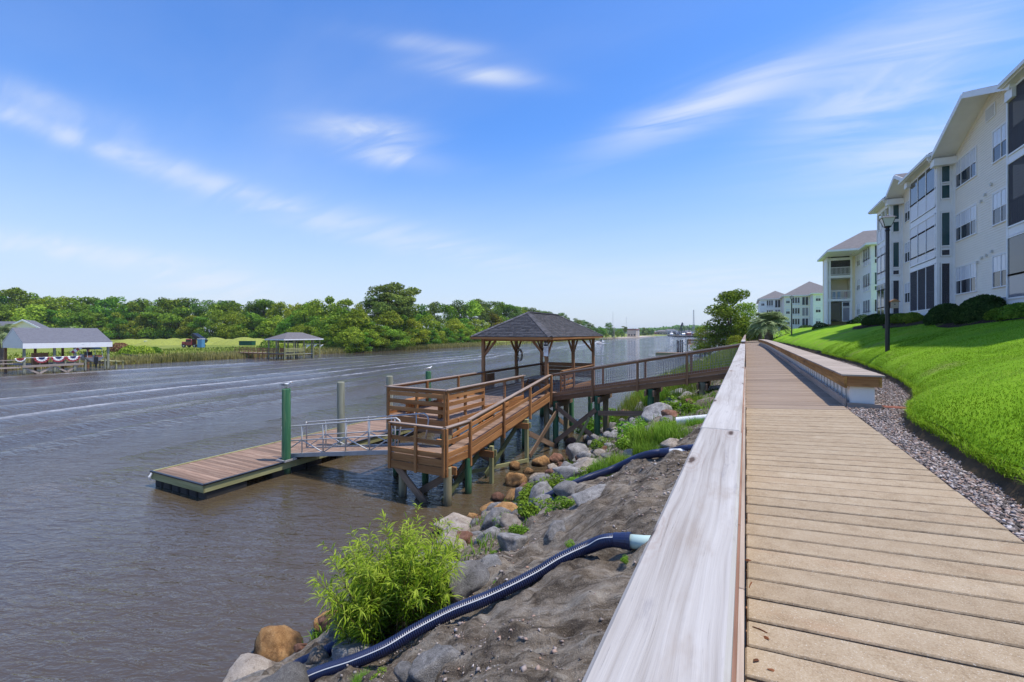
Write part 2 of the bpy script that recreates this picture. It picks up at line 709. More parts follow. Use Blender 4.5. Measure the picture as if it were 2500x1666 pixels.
M['rubber'] = plain('black rubber float', (.04, .038, .036), .6, .3, dirt=.4)
M['white'] = plain('white trim paint', (.90, .885, .85), .5, .4, dirt=.08)
M['vinyl'] = plain('white vinyl sheet', (.88, .85, .78), .45, .4, dirt=.16)
M['cream'] = plain('cream vinyl siding', (.92, .84, .70), .55, .35, dirt=.06)
M['cream_y'] = plain('pale yellow siding', (.92, .80, .56), .55, .35, dirt=.06)
M['soffit'] = plain('cream soffit', (.70, .68, .62), .6, .3)
M['panel'] = plain('pale grey infill panel', (.70, .68, .68), .4, .5)
M['blind'] = plain('white blind behind glass', (.72, .73, .75), .18, .5)
M['pvc'] = plain('white plastic pipe', (.78, .79, .78), .4, .5, dirt=.12)
M['pvc_green'] = plain('pale green plastic pipe', (.50, .66, .60), .4, .5, dirt=.12)
M['brick'] = plain('red brown paver', (.20, .075, .05), .85, .2, bump=.2, var=.2)
M['navy'] = plain('navy corrugated plastic', (.016, .027, .085), .38, .5, dirt=.5)
M['hosewhite'] = plain('white hose stripe', (.72, .72, .70), .5, .4)
M['red'] = plain('red cloth', (.38, .07, .08), .7, .2)
M['blue'] = plain('blue cloth', (.05, .065, .20), .7, .2)
M['bluebox'] = plain('blue plastic', (.10, .27, .46), .5, .4)
M['redpaint'] = plain('red vehicle paint', (.30, .05, .05), .3, .5)
M['green_can'] = plain('dark green paint', (.012, .085, .055), .5, .4)
M['beige'] = plain('beige wall', (.55, .46, .36), .7, .2)
M['boatwhite'] = plain('white gelcoat', (.80, .80, .80), .25, .5)
M['tan'] = plain('tan cushion', (.40, .17, .09), .7, .2)
M['mulch'] = plain('dark mulch', (.035, .018, .012), .95, .1, bump=.8, bscale=30)
M['concrete'] = plain('foundation concrete', (.45, .43, .40), .85, .2, bump=.2)
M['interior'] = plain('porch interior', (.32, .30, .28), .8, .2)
M['farhill'] = plain('distant wood', (.055, .075, .06), .9, .05, bump=0)
M['mound'] = plain('grassy mound', (.30, .33, .07), .9, .1, bump=.6, bscale=3, dirt=.5)
M['steel_dark'] = plain('dark steel', (.03, .032, .04), .5, .4)
M['ring'] = plain('grey life ring', (.28, .27, .26), .6, .3)
M['leaf_dead'] = plain('dead leaf', (.16, .06, .025), .8, .2, var=.4)


def glass(name, base, rough=.06):
    t = NT(name)
    v = t.obj()
    w = t.bump(t.noise(v, .8, 2), .06, .05)
    return t.done(t.bsdf(base, rough, w, .6))


M['glass'] = glass('dark window glass', (.025, .03, .04))
M['glass_teal'] = glass('teal tinted glass', (.025, .075, .075))
M['glass_grey'] = glass('pale curtained glass', (.24, .24, .27), .12)


def screen(name, color, alpha):
    t = NT(name)
    a = t.n('ShaderNodeBsdfTransparent')
    b = t.bsdf(color, .8, None, .1)
    m = t.n('ShaderNodeMixShader')
    t.set(m, 0, alpha)
    t.L.new(a.outputs[0], m.inputs[1])
    t.L.new(b.outputs[0], m.inputs[2])
    return t.done(m)


M['screen'] = screen('insect screen', (.09, .09, .10), .62)


def cap_white():
    """sun-bleached rail cap: long grain, checks and knots"""
    t = NT('bleached white rail cap')
    v = t.shifted(11.0)
    warp = t.noise(t.mapping(v, (.8, 3, 3)), 1.6, 2)
    vv = t.n('ShaderNodeVectorMath', operation='ADD')
    t.L.new(v, vv.inputs[0])
    c = t.n('ShaderNodeCombineXYZ')
    t.L.new(t.math('MULTIPLY', warp, .06), c.inputs[1])
    t.L.new(c.outputs[0], vv.inputs[1])
    w = vv.outputs[0]
    ln = t.noise(t.mapping(w, (.6, 34, 34)), 2.0, 5, .6, .3)
    fine = t.noise(t.mapping(w, (2.2, 210, 90)), 1.4, 4, .7)
    wide = t.noise(t.mapping(w, (.5, 7, 7)), 1.5, 3)
    f = t.math('ADD', t.math('MULTIPLY', wide, .5), t.math('MULTIPLY', ln, .5))
    col = t.ramp(f, [(.28, (.23, .195, .165)), (.43, (.385, .355, .325)), (.60, (.485, .46, .43))])
    stain = t.noise(t.mapping(v, (1.3, 3.5, 3.5)), 2.2, 5, .65)
    col = t.mix(t.rng(stain, .52, .74, 0, .55), col, (.30, .24, .19))
    col = t.mix(t.rng(t.noise(t.mapping(v, (2, 9, 9)), 3.0, 5, .7), .58, .72, 0, .5), col, (.27, .25, .25))
    chk = t.rng(fine, .64, .74, 0, .8)
    col = t.mix(chk, col, (.12, .10, .09))
    vo = t.n('ShaderNodeTexVoronoi', voronoi_dimensions='2D')
    t.L.new(t.mapping(w, (1.2, 5.0, 1)), vo.inputs['Vector'])
    t.set(vo, 'Scale', 1.15)
    vo.inputs['Randomness'].default_value = 1.0
    d = vo.outputs['Distance']
    d = t.math('ADD', d, t.math('MULTIPLY', t.math('SUBTRACT', t.noise(v, 38, 3), .5), .10))
    ring = t.math('MULTIPLY', t.math('ADD', t.math('SINE', t.math('MULTIPLY', d, 95.0)), 1.0), .5)
    halo = t.rng(d, .08, .32, 1.0, 0.0)
    col = t.mix(t.math('MULTIPLY', t.math('MULTIPLY', ring, halo), .40), col, (.30, .22, .18))
    col = t.mix(t.rng(d, .03, .085, .95, 0.0), col, (.07, .042, .03))
    hgt = t.math('SUBTRACT', t.math('ADD', ln, t.math('MULTIPLY', fine, .4)), t.math('MULTIPLY', chk, .9))
    return t.done(t.bsdf(col, .8, t.bump(hgt, .5, .004), .2))


M['capwhite'] = cap_white()


def conc_plank():
    t = NT('tan composite plank')
    v = t.shifted(19.0)
    sp = t.noise(v, 95, 3, .7)
    md = t.noise(v, 9, 4, .6)
    bg = t.noise(v, 1.6, 3)
    f = t.math('ADD', t.math('MULTIPLY', sp, .5), t.math('ADD', t.math('MULTIPLY', md, .3), t.math('MULTIPLY', bg, .2)))
    col = t.ramp(f, [(.34, (.23, .165, .10)), (.5, (.36, .275, .18)), (.68, (.45, .37, .265))])
    # stained pale patch and dirt gathering along the plank edges
    sy = t.n('ShaderNodeSeparateXYZ')
    t.L.new(t.obj(), sy.inputs[0])
    e = t.math('ADD', t.math('ABSOLUTE', sy.outputs[1]), t.math('MULTIPLY', t.math('SUBTRACT', t.noise(v, 14, 4, .7), .5), .035))
    col = t.mix(t.rng(e, .094, .114, 0, .75), col, (.10, .07, .045))
    red = t.noise(t.mapping(v, (.8, 2, 2)), 2.3, 3)
    col = t.mix(t.rng(red, .58, .78, 0, .3), col, (.36, .22, .13))
    wsp = t.noise(v, 150, 2, .5)
    col = t.mix(t.rng(wsp, .64, .70, 0, .7), col, (.60, .56, .48))
    dk = t.noise(t.mapping(v, (1.2, 1.2, 1)), 3.1, 4)
    col = t.mix(t.rng(dk, .58, .8, 0, .3), col, (.13, .10, .075))
    h = t.n('ShaderNodeHueSaturation')
    t.set(h, 'Value', t.rng(t.rnd(), 0, 1, .95, 1.06, False))
    t.L.new(col, h.inputs['Color'])
    return t.done(t.bsdf(h.outputs[0], .88, t.bump(t.math('ADD', sp, md), .45, .004), .2))


M['plank'] = conc_plank()


def rock_mat(name, dark, mid, light, speck):
    t = NT(name)
    v = t.shifted(50.0)
    a = t.noise(v, 2.4, 6, .6)
    b = t.noise(v, 26, 4, .7)
    f = t.math('ADD', t.math('MULTIPLY', a, .6), t.math('MULTIPLY', b, .4))
    col = t.ramp(f, [(.34, dark), (.5, mid), (.66, light)])
    sp = t.noise(v, 75, 3, .7)
    col = t.mix(t.rng(b, .58, .70, 0, .5), col, speck)
    col = t.mix(t.rng(sp, .58, .68, 0, .6), col, speck)
    col = t.mix(t.rng(sp, .42, .34, 0, .7), col, tuple(c * .45 for c in dark))
    col = t.mix(t.rng(t.noise(v, 5, 4), .55, .75, 0, .55), col, tuple(c * .4 for c in dark))
    h = t.n('ShaderNodeHueSaturation')
    t.set(h, 'Value', t.rng(t.rnd(), 0, 1, .75, 1.25, False))
    t.L.new(col, h.inputs['Color'])
    z = t.n('ShaderNodeSeparateXYZ')
    t.L.new(t.pos(), z.inputs[0])
    zz = t.math('ADD', z.outputs[2], t.math('MULTIPLY', a, .25))
    col = t.mix(t.rng(zz, .16, .34, .85, 0.0), h.outputs[0], (.02, .017, .012))
    return t.done(t.bsdf(col, .85, t.bump(t.math('ADD', f, t.math('MULTIPLY', sp, .25)), 1.0, .07), .25))


M['rock_grey'] = rock_mat('grey granite', (0.12, 0.114, 0.108), (0.264, 0.252, 0.24), (0.456, 0.438, 0.42), (0.6, 0.576, 0.552))
M['rock_tan'] = rock_mat('ochre rock', (0.184, 0.086, 0.029), (0.414, 0.218, 0.081), (0.598, 0.368, 0.161), (0.69, 0.517, 0.322))
M['rock_pale'] = rock_mat('pale tan granite', (.20, .155, .12), (.37, .31, .25), (.54, .48, .41), (.60, .56, .50))
M['rock_red'] = rock_mat('red brown rock', (.10, .045, .028), (.22, .105, .065), (.34, .19, .13), (.40, .30, .24))


def bank_mat():
    t = NT('bank soil')
    v = t.pos()
    st = t.noise(t.mapping(v, (1.1, 2.4, 1), rot=(0, 0, .5)), 1.3, 6, .65, .6)
    md = t.noise(v, 6, 6, .7)
    fi = t.noise(v, 60, 4, .75)
    f = t.math('ADD', t.math('MULTIPLY', st, .5), t.math('ADD', t.math('MULTIPLY', md, .3), t.math('MULTIPLY', fi, .2)))
    col = t.ramp(f, [(.36, (.035, .026, .018)), (.45, (.13, .102, .074)), (.53, (.25, .208, .16)), (.64, (.40, .36, .30))])
    sk = t.noise(t.mapping(v, (.7, 4.2, 1), rot=(0, 0, -.25)), 1.4, 6, .68, .8)
    col = t.mix(t.rng(sk, .50, .66, 0, .75), col, (.045, .035, .028))
    col = t.mix(t.rng(sk, .46, .34, 0, .55), col, (.36, .33, .29))
    col = t.mix(t.rng(fi, .60, .72, 0, .7), col, (.46, .42, .36))
    gr = t.noise(v, .9, 4)
    sx = t.n('ShaderNodeSeparateXYZ')
    t.L.new(v, sx.inputs[0])
    g = t.math('MULTIPLY', t.rng(gr, .5, .62), t.rng(sx.outputs[1], 10, 17))
    col = t.mix(t.math('MULTIPLY', g, .8), col, (.07, .10, .022))
    zz = t.math('ADD', sx.outputs[2], t.math('MULTIPLY', md, .3))
    col = t.mix(t.rng(zz, .15, .5, .8, 0), col, (.03, .024, .016))
    hh = t.math('ADD', t.math('MULTIPLY', st, 1.2), t.math('ADD', md, t.math('MULTIPLY', fi, .5)))
    return t.done(t.bsdf(col, .95, t.bump(hh, .9, .06), .15))


M['bank'] = bank_mat()


def lawn_mat(name, a, b, c, sc=1.0):
    t = NT(name)
    v = t.pos()
    n1 = t.noise(v, .55 * sc, 4)
    n2 = t.noise(v, 9 * sc, 5, .7)
    n3 = t.noise(v, 60 * sc, 3, .7)
    f = t.math('ADD', t.math('MULTIPLY', n1, .4), t.math('ADD', t.math('MULTIPLY', n2, .3), t.math('MULTIPLY', n3, .3)))
    col = t.ramp(f, [(.36, a), (.5, b), (.64, c)])
    dry = t.noise(t.mapping(v, (1, .7, 1)), .8 * sc, 5, .6)
    col = t.mix(t.rng(dry, .54, .68, 0, .6), col, (.24, .25, .07))
    return t.done(t.bsdf(col, .9, t.bump(t.math('ADD', n2, n3), .7, .04), .1))


M['lawn'] = lawn_mat('mown lawn', (.11, .215, .008), (.195, .37, .012), (.27, .44, .025))
M['meadow'] = lawn_mat('far meadow', (.10, .14, .02), (.19, .23, .04), (.29, .30, .09), .25)
M['soil_edge'] = plain('dark lawn edge soil', (.085, .062, .038), .95, .1, bump=.9, bscale=14)
M['gravelbed'] = plain('grey gravel bed', (.16, .13, .11), .95, .15, bump=1.0, bscale=55, dirt=.6)
M['stone'] = plain('gravel stone', (.36, .33, .32), .85, .2, var=.0)


def gravel_stone():
    t = NT('gravel stones')
    a = t.n('ShaderNodeAttribute', attribute_name='tone')
    col = t.ramp(a.outputs['Fac'], [(0, (.05, .04, .034)), (.35, (.19, .16, .145)), (.62, (.34, .30, .28)), (.82, (.34, .21, .15)), (1, (.58, .55, .53))])
    return t.done(t.bsdf(col, .8, None, .25))


M['gravel'] = gravel_stone()


def shingle(name, a, b, c):
    t = NT(name)
    at_ = t.n('ShaderNodeAttribute', attribute_name='tone')
    col = t.ramp(at_.outputs['Fac'], [(0, a), (.5, b), (1, c)])
    n = t.noise(t.obj(), 60, 3, .7)
    col = t.mix(t.rng(n, .4, .7, 0, .35), col, tuple(x * .5 for x in a))
    return t.done(t.bsdf(col, .9, t.bump(n, .4, .004), .15))


M['shingle'] = shingle('grey asphalt shingle', (.050, .049, .053), (.10, .098, .104), (.165, .16, .168))


def roof_mat(name, a, b):
    t = NT(name)
    v = t.obj()
    n = t.noise(t.mapping(v, (1, 1, 4)), 3, 5, .6)
    f = t.noise(v, 30, 3, .7)
    col = t.ramp(t.math('ADD', t.math('MULTIPLY', n, .5), t.math('MULTIPLY', f, .5)), [(.35, a), (.65, b)])
    return t.done(t.bsdf(col, .9, t.bump(f, .5, .02), .15))


M['roof_grey'] = roof_mat('grey roof', (.11, .10, .105), (.20, .19, .195))
M['roof_brown'] = roof_mat('brown grey roof', (.14, .13, .13), (.24, .225, .22))
M['roof_blue'] = roof_mat('blue grey roof', (.115, .116, .135), (.185, .188, .21))


def water_mat():
    t = NT('tea brown river water')
    v = t.pos()
    at_ = t.n('ShaderNodeAttribute', attribute_name='foam')
    v1 = t.mapping(v, rot=(0, 0, -.55))
    v2 = t.mapping(v, rot=(0, 0, -.25))
    w1 = t.noise(t.mapping(v1, (.22, .62, 1)), 1.3, 3, .5, .6)
    w2 = t.noise(t.mapping(v2, (.75, 2.3, 1)), 1.5, 3, .55, .8)
    w3 = t.noise(t.mapping(v1, (2.6, 6.5, 1)), 1.4, 3, .6, .5)
    calm = t.rng(t.noise(t.mapping(v, (.10, .03, 1)), 1.0, 3), .35, .65, .55, 1.0)
    h = t.math('ADD', t.math('MULTIPLY', w1, .34), t.math('ADD', t.math('MULTIPLY', w2, .38), t.math('MULTIPLY', w3, .13)))
    px_ = t.n('ShaderNodeSeparateXYZ')
    t.L.new(v, px_.inputs[0])
    lee = t.math('MULTIPLY', t.rng(px_.outputs[0], -34, -17), t.rng(px_.outputs[1], 40, 16))
    calm = t.math('MULTIPLY', calm, t.math('SUBTRACT', 1.0, t.math('MULTIPLY', lee, .62)))
    h = t.math('MULTIPLY', h, calm)
    nm = t.bump(h, 1.0, .52)
    foam_n = t.noise(t.mapping(v, (1.5, .55, 1)), 2.2, 5, .75)
    foam = t.math('MULTIPLY', t.math('MULTIPLY', at_.outputs['Fac'], .78), t.math('MULTIPLY', t.rng(foam_n, .34, .58), t.rng(t.noise(t.mapping(v, (.25, .07, 1)), 1.5, 3), .36, .6, .45, 1.0)))
    mud = t.noise(t.mapping(v, (.05, .02, 1)), 1.0, 3)
    base = t.ramp(mud, [(.35, (.062, .044, .024)), (.65, (.090, .067, .040))])
    col = t.mix(foam, base, (.70, .70, .71))
    rough = t.rng(foam, 0, 1, .05, .7, False)
    b = t.bsdf(col, rough, nm, .5, IOR=1.62)
    return t.done(b)


M['water'] = water_mat()
M['bark'] = plain('bark', (.10, .075, .055), .95, .1, bump=.8, bscale=8, dirt=.5)
M['palm_bark'] = plain('shaggy palm trunk', (.26, .20, .15), .95, .1, bump=.9, bscale=10, dirt=.6)
M['bark_pale'] = plain('pale bare wood', (.34, .30, .25), .9, .1, bump=.4)
M['oak'] = foliage('broadleaf foliage', (0.0554, 0.1166, 0.0176), (0.1695, 0.2982, 0.0331), (0.3696, 0.4928, 0.0666))
M['oak_light'] = foliage('light broadleaf foliage', (0.0998, 0.165, 0.0188), (0.2871, 0.3851, 0.0376), (0.5241, 0.5723, 0.0847))
M['pine'] = foliage('pine foliage', (0.0665, 0.1069, 0.0259), (0.1666, 0.2538, 0.0475), (0.303, 0.3873, 0.0823), trans=.18)
M['yellowleaf'] = foliage('yellow green foliage', (0.09, 0.1276, 0.015), (0.255, 0.285, 0.033), (0.45, 0.42, 0.06))
M['bush_dark'] = foliage('clipped dark shrub', (0.0188, 0.0408, 0.011), (0.0516, 0.102, 0.0239), (0.1173, 0.1734, 0.0459), hue=.01, val=.1)
M['weed'] = foliage('bank weed leaves', (0.0661, 0.1323, 0.0159), (0.1587, 0.3042, 0.033), (0.2909, 0.4496, 0.0661), hue=.02, val=.2)
M['willow'] = foliage('willow leaves', (.075, .14, .012), (.215, .36, .022), (.40, .52, .075), trans=.35, hue=.01, val=.1)
M['reed'] = foliage('marsh reed', (.15, .16, .04), (.30, .29, .085), (.46, .42, .17), hue=.02, val=.1)
M['reed_green'] = foliage('green marsh grass', (.06, .11, .012), (.16, .24, .03), (.32, .34, .06), hue=.02, val=.1)
M['palm'] = foliage('palm fronds', (0.085, 0.1275, 0.0425), (0.2338, 0.3187, 0.1381), (0.4675, 0.5525, 0.2975), hue=.01, val=.1)
M['blade'] = foliage('lawn blades', (.12, .215, .012), (.215, .385, .024), (.36, .50, .07), trans=.3, hue=0, val=0)
M['near_leaf'] = foliage('yellow green tree leaves', (.065, .11, .012), (.185, .27, .028), (.33, .38, .06), hue=.005, val=.03)  # yellow green leaf colour of the boardwalk tree
M['redshrub'] = foliage('reddish shrub', (.10, .05, .03), (.22, .10, .06), (.30, .18, .10))
M['stem'] = plain('brown stem', (.14, .09, .04), .8, .2)
# ------------------------------------------------------------------ terrain, water
def interp(tab, y):
    a = np.array(tab, float)
    return np.interp(y, a[:, 0], a[:, 1])


LAWN_EDGE = [(-6, 2.08), (3, 2.12), (8.0, 2.16), (9.0, 2.27), (10.0, 2.47), (10.9, 2.85), (13.4, 3.45), (17, 3.9), (24, 4.35),
             (33, 4.25), (41, 4.2), (60, 4.0), (75, 3.2), (100, 2.8), (400, 2.8)]
WATERLINE = [(-30, -6.9), (25, -6.9), (36, -8.2), (50, -8.9), (72, -7.6), (100, -6.4), (125, -6.0), (160, -6.0), (400, -14)]


def walk_x(y):
    y = np.asarray(y, float)
    return np.minimum(((np.maximum(y, 75) - 75) / 90.0) ** 2 * 3.6, 4.5)


def lawn_edge(y):
    return interp(LAWN_EDGE, y) + walk_x(y)


GRAVEL_Z = 4.00


def lawn_z(x, y):
    e = lawn_edge(y)
    s = np.clip((x - e) / (9.6 - e), 0, 1)
    z = 4.21 + 2.06 * s ** .64
    z = z + np.maximum(x - 9.6, 0) * .01
    z = z + .05 * fbm(x * .8, y * .8, 5, 3) * np.clip(s * 4, 0, 1)
    return z


def bank_z(x, y):
    w = interp(WATERLINE, y)
    q = (x - walk_x(y)) / w
    z = 3.63 * (1 - q)
    z = np.where(q > 1.25, 3.63 * -.25 - (q - 1.25) * .8, z)
    gully = fbm(x * .55 + y * .25, y * .75, 21, 4) * .34
    rough = fbm(x * 3.2, y * 3.2, 31, 4) * .10 + fbm(x * 2.2 + y, y * 6 - x * 2, 33, 4) * .07 + np.abs(fbm(x * 11, y * 11, 35, 3)) * .05 + np.abs(fbm(x * 1.3 + y * .9, y * 1.1 - x * .4, 8, 3)) * .22
    k = np.clip((1.0 - q) * 6, 0, 1) * np.clip(q * 5, .0, 1)
    return z + (gully + rough) * k - .05


def seq(*parts):
    out = []
    for a, b, st in parts:
        out += list(np.arange(a, b, st))
    return np.array(out)


# river: one sheet to the horizon, finer where the wake of the passing boat crosses it
def build_water():
    xs = np.concatenate([np.array([-4000, -1500, -700, -300, -180, -140, -120]), np.arange(-110, -28, .32), np.arange(-28, 6, 2.0),
                         np.array([6, 60, 300, 1500, 4000])])
    ys = np.concatenate([np.array([-2500, -800, -300, -120, -60]), np.arange(-40, 120, .9), np.arange(120, 330, 2.2), np.arange(330, 900, 30),
                         np.array([900, 1300, 2500, 6000])])
    X, Y = np.meshgrid(xs, ys, indexing='ij')
    Z = np.zeros_like(X)
    foam = np.zeros_like(X)
    wob = fbm(Y * .06, X * 0 + 3.3, 3, 3) * 1.6
    for s, wd, st, amp in ((23.0, .34, 1.0, .20), (17.5, .34, .95, .22), (12.2, .34, .8, .18), (3.0, .3, .5, .12), (-6.0, .3, .5, .12), (-14.0, .4, .7, .16)):
        xc = -65 + s * (227 - Y) / 208.0 + wob * (1 + .02 * s)
        d = (X - xc)
        k = (Y < 226)
        wdt = wd * (.55 + .9 * vnoise(Y * .11 + s, X * 0 + s, 9))
        Z += np.where(k, amp * np.exp(-(d / 1.1) ** 2) - .5 * amp * np.exp(-((d - 2.0) / 1.5) ** 2), 0)
        foam += np.where(k, st * np.exp(-(d / wdt) ** 2), 0)
    for s, amp in ((30.0, .24), (33.5, .20), (40, .12), (27, .14)):
        xc = -65 + s * (227 - Y) / 208.0 + wob
        Z += np.where(Y < 200, amp * np.exp(-((X - xc) / .9) ** 2), 0)
    dx, dy = X + 64.8, Y - 224
    foam += 1.3 * np.exp(-(dx / 1.6) ** 2 - (dy / 5.0) ** 2)
    Z += .25 * np.exp(-(dx / 1.4) ** 2 - ((dy + 3) / 3.0) ** 2)
    Z += .05 * fbm(X * .25, Y * .12, 40, 3) * (np.abs(X + 60) < 45)
    fade = np.clip((Y + 60) / 60, 0, 1)
    foam *= fade
    V = np.stack([X, Y, Z], -1).reshape(-1, 3)
    n, m = X.shape
    a = (np.arange(n - 1)[:, None] * m + np.arange(m - 1)[None, :]).ravel()
    F = np.stack([a, a + m, a + m + 1, a + 1], -1)
    me = np_mesh('water', V, F, M['water'], True)
    at_ = me.attributes.new('foam', 'FLOAT', 'POINT')
    at_.data.foreach_set('value', np.clip(foam, 0, 1).astype(np.float32).ravel())
    tag(add_mesh('water', me), kind='structure')


build_water()

# near bank under and beyond the boardwalk
q = np.concatenate([np.linspace(-.24, 0, 8)[:-1], np.linspace(0, 1.3, 160), np.array([1.6, 2.2])])
ys = np.concatenate([np.arange(-5, 1, .4), np.arange(1, 26, .06), np.arange(26, 60, .35), np.arange(60, 160, 1.2), np.arange(160, 420, 8)])
Q, Y = np.meshgrid(q, ys, indexing='ij')
X = interp(WATERLINE, Y) * Q + walk_x(Y)
Z = bank_z(X, Y)
Z = np.where(Q < 0, 3.50, np.minimum(Z, 3.58))
n_, m_ = X.shape
a_ = (np.arange(n_ - 1)[:, None] * m_ + np.arange(m_ - 1)[None, :]).ravel()
river_bank = tag(add_mesh('river_bank', np_mesh('river_bank', np.stack([X, Y, Z], -1).reshape(-1, 3),
                 np.stack([a_, a_ + 1, a_ + m_ + 1, a_ + m_], -1), M['bank'], True)), kind='structure')

# lawn slope and the ground that carries the buildings
ds = np.concatenate([np.linspace(0, .12, 14)[:-1], np.linspace(.12, 1, 30)[:-1], np.array([1.0, 1.4, 2.5, 6, 20, 80, 300])])
ys = np.concatenate([np.arange(-8, 26, .25), np.arange(26, 110, 1.0), np.arange(110, 440, 8)])
D, Y = np.meshgrid(ds, ys, indexing='ij')
E = lawn_edge(Y) + .05 * fbm(Y * 1.7, Y * 0, 77, 4)
X = E + D * (9.6 - E)
Z = lawn_z(X, Y)
n_, m_ = X.shape
a_ = (np.arange(n_ - 1)[:, None] * m_ + np.arange(m_ - 1)[None, :]).ravel()
tag(add_mesh('lawn', np_mesh('lawn', np.stack([X, Y, Z], -1).reshape(-1, 3), np.stack([a_, a_ + m_, a_ + m_ + 1, a_ + 1], -1), M['lawn'], True)), kind='structure')
# cut soil edge of the turf
ye = np.arange(-8, 90, .12)
ee = lawn_edge(ye) + .05 * fbm(ye * 1.7, ye * 0, 77, 4)
rows = []
for f, zz in ((0.05, 1.0), (-.01, .75), (-.05, .4), (-.12, .06), (-.22, -.3)):
    rows.append(np.stack([ee + f + .09 * fbm(ye * 5, ye * 0 + f * 9, 5, 4), ye, ye * 0 + GRAVEL_Z + zz * (4.215 - GRAVEL_Z)], -1))
P = np.stack(rows)
n_, m_ = P.shape[:2]
a_ = (np.arange(n_ - 1)[:, None] * m_ + np.arange(m_ - 1)[None, :]).ravel()
tag(add_mesh('soil_edge', np_mesh('soil_edge', P.reshape(-1, 3), np.stack([a_, a_ + 1, a_ + m_ + 1, a_ + m_], -1), M['soil_edge'], True)), kind='structure')

# gravel bed between boardwalk and turf
yg = np.arange(-8, 95, .25)
fr = np.linspace(0, 1, 7)
G = np.stack([np.stack([1.50 + walk_x(yg) + f * (lawn_edge(yg) + .12 - 1.50 - walk_x(yg)), yg,
              GRAVEL_Z + .03 * fbm(yg * 1.5, yg * 0 + f * 5, 3, 3)], -1) for f in fr])
n_, m_ = G.shape[:2]
a_ = (np.arange(n_ - 1)[:, None] * m_ + np.arange(m_ - 1)[None, :]).ravel()
tag(add_mesh('gravel_bed', np_mesh('gravel_bed', G.reshape(-1, 3), np.stack([a_, a_ + m_, a_ + m_ + 1, a_ + 1], -1), M['gravelbed'], True)), kind='structure')

# loose gravel
OCT_V = np.array([(1, 0, 0), (-1, 0, 0), (0, 1, 0), (0, -1, 0), (0, 0, 1), (0, 0, -1)], float)
OCT_F = np.array([(0, 2, 4), (2, 1, 4), (1, 3, 4), (3, 0, 4), (2, 0, 5), (1, 2, 5), (3, 1, 5), (0, 3, 5)])


def stones(P, size, seed):
    r = np.random.default_rng(seed)
    n = len(P)
    V = OCT_V[None] * (1 + r.normal(0, .25, (n, 6, 1)))
    V = V * (size[:, None, None] * np.stack([r.uniform(.7, 1.4, n), r.uniform(.5, 1.0, n), r.uniform(.35, .6, n)], -1)[:, None, :])
    a = r.uniform(0, 6.283, n)
    c, s = np.cos(a)[:, None], np.sin(a)[:, None]
    x = V[:, :, 0] * c - V[:, :, 1] * s
    y = V[:, :, 0] * s + V[:, :, 1] * c
    V = np.stack([x, y, V[:, :, 2]], -1) + P[:, None, :]
    F = (OCT_F[None] + (np.arange(n) * 6)[:, None, None]).reshape(-1, 3)
    return V.reshape(-1, 3), F, np.repeat(r.uniform(0, 1, n), 8)


n = 38000
yy = 2.5 + 26 * rng.random(n) ** 1.5
xx = 1.675 + rng.random(n) * (lawn_edge(yy) - .02 - 1.675)
xx = np.where((yy > 10.6) & (xx < 2.3), 2.3 + rng.random(n) * (lawn_edge(yy) - 2.3), xx)
P = np.stack([xx, yy, GRAVEL_Z + rng.uniform(0, .02, n)], -1)
V, F, tn = stones(P, rng.uniform(.010, .028, n), 3)
tag(add_mesh('gravel', np_mesh('gravel', V, F, M['gravel'], False, tn)), 'loose grey and rust pebbles in the strip beside the boardwalk', 'gravel', kind='stuff')
n = 26000
xx, yy = rng.uniform(-6.3, -.25, n), 1.3 + 21 * rng.random(n) ** 1.5
sel = fbm(xx * .9, yy * .9, 50, 3) > rng.normal(-.02, .12, n)
xx, yy = xx[sel], yy[sel]
P = np.stack([xx, yy, np.minimum(bank_z(xx, yy), 3.58) + .005], -1)
V, F, tn = stones(P, .006 + .030 * rng.random(len(xx)) ** 3.2, 4)
tag(add_mesh('bank_pebbles', np_mesh('bank_pebbles', V, F, M['gravel'], False, tn)), 'scattered pebbles and chips on the grey bank soil', 'pebbles', kind='stuff')

# far bank: meadow, rising a little inland
xs = np.concatenate([np.array([-3000, -1500, -800, -500, -350]), np.arange(-300, -130, 6), np.arange(-130, -90, 1.2)])
ys = np.concatenate([np.array([-900, -300]), np.arange(-120, 420, 4.0), np.array([480, 600, 800, 1000, 1300, 2500, 6000])])


def shore_x(y):
    return -94.5 + 2.6 * fbm(y * .045, y * 0, 12, 3) - np.where(y > 160, (y - 160) * .012, 0) - np.where(y > 500, (y - 500) * .06, 0)


def far_z(x, y):
    d = shore_x(y) - x
    z = np.where(d < 0, d * .25, np.minimum(d * .25, .55) + np.clip((d - 4) / 24, 0, 1) * 1.1 + np.clip((d - 60) / 200, 0, 1) * 1.0)
    return z + .12 * fbm(x * .15, y * .15, 14, 3) * (d > 3)


tag(add_mesh('meadow', grid_mesh('meadow', xs, ys, far_z, M['meadow'])), kind='structure')
# land beyond the bend and on the near side upriver
bm_ = MB()
bm_.box(-2500, 2500, 1250, 6000, -2.0, 1.2)
tag(bm_.build('distant_shore', M['farhill']), kind='structure')
bm_ = MB()
bm_.box(-12, 1500, 418, 1260, -2.0, 3.0)
tag(bm_.build('upriver_land', M['meadow']), kind='structure')
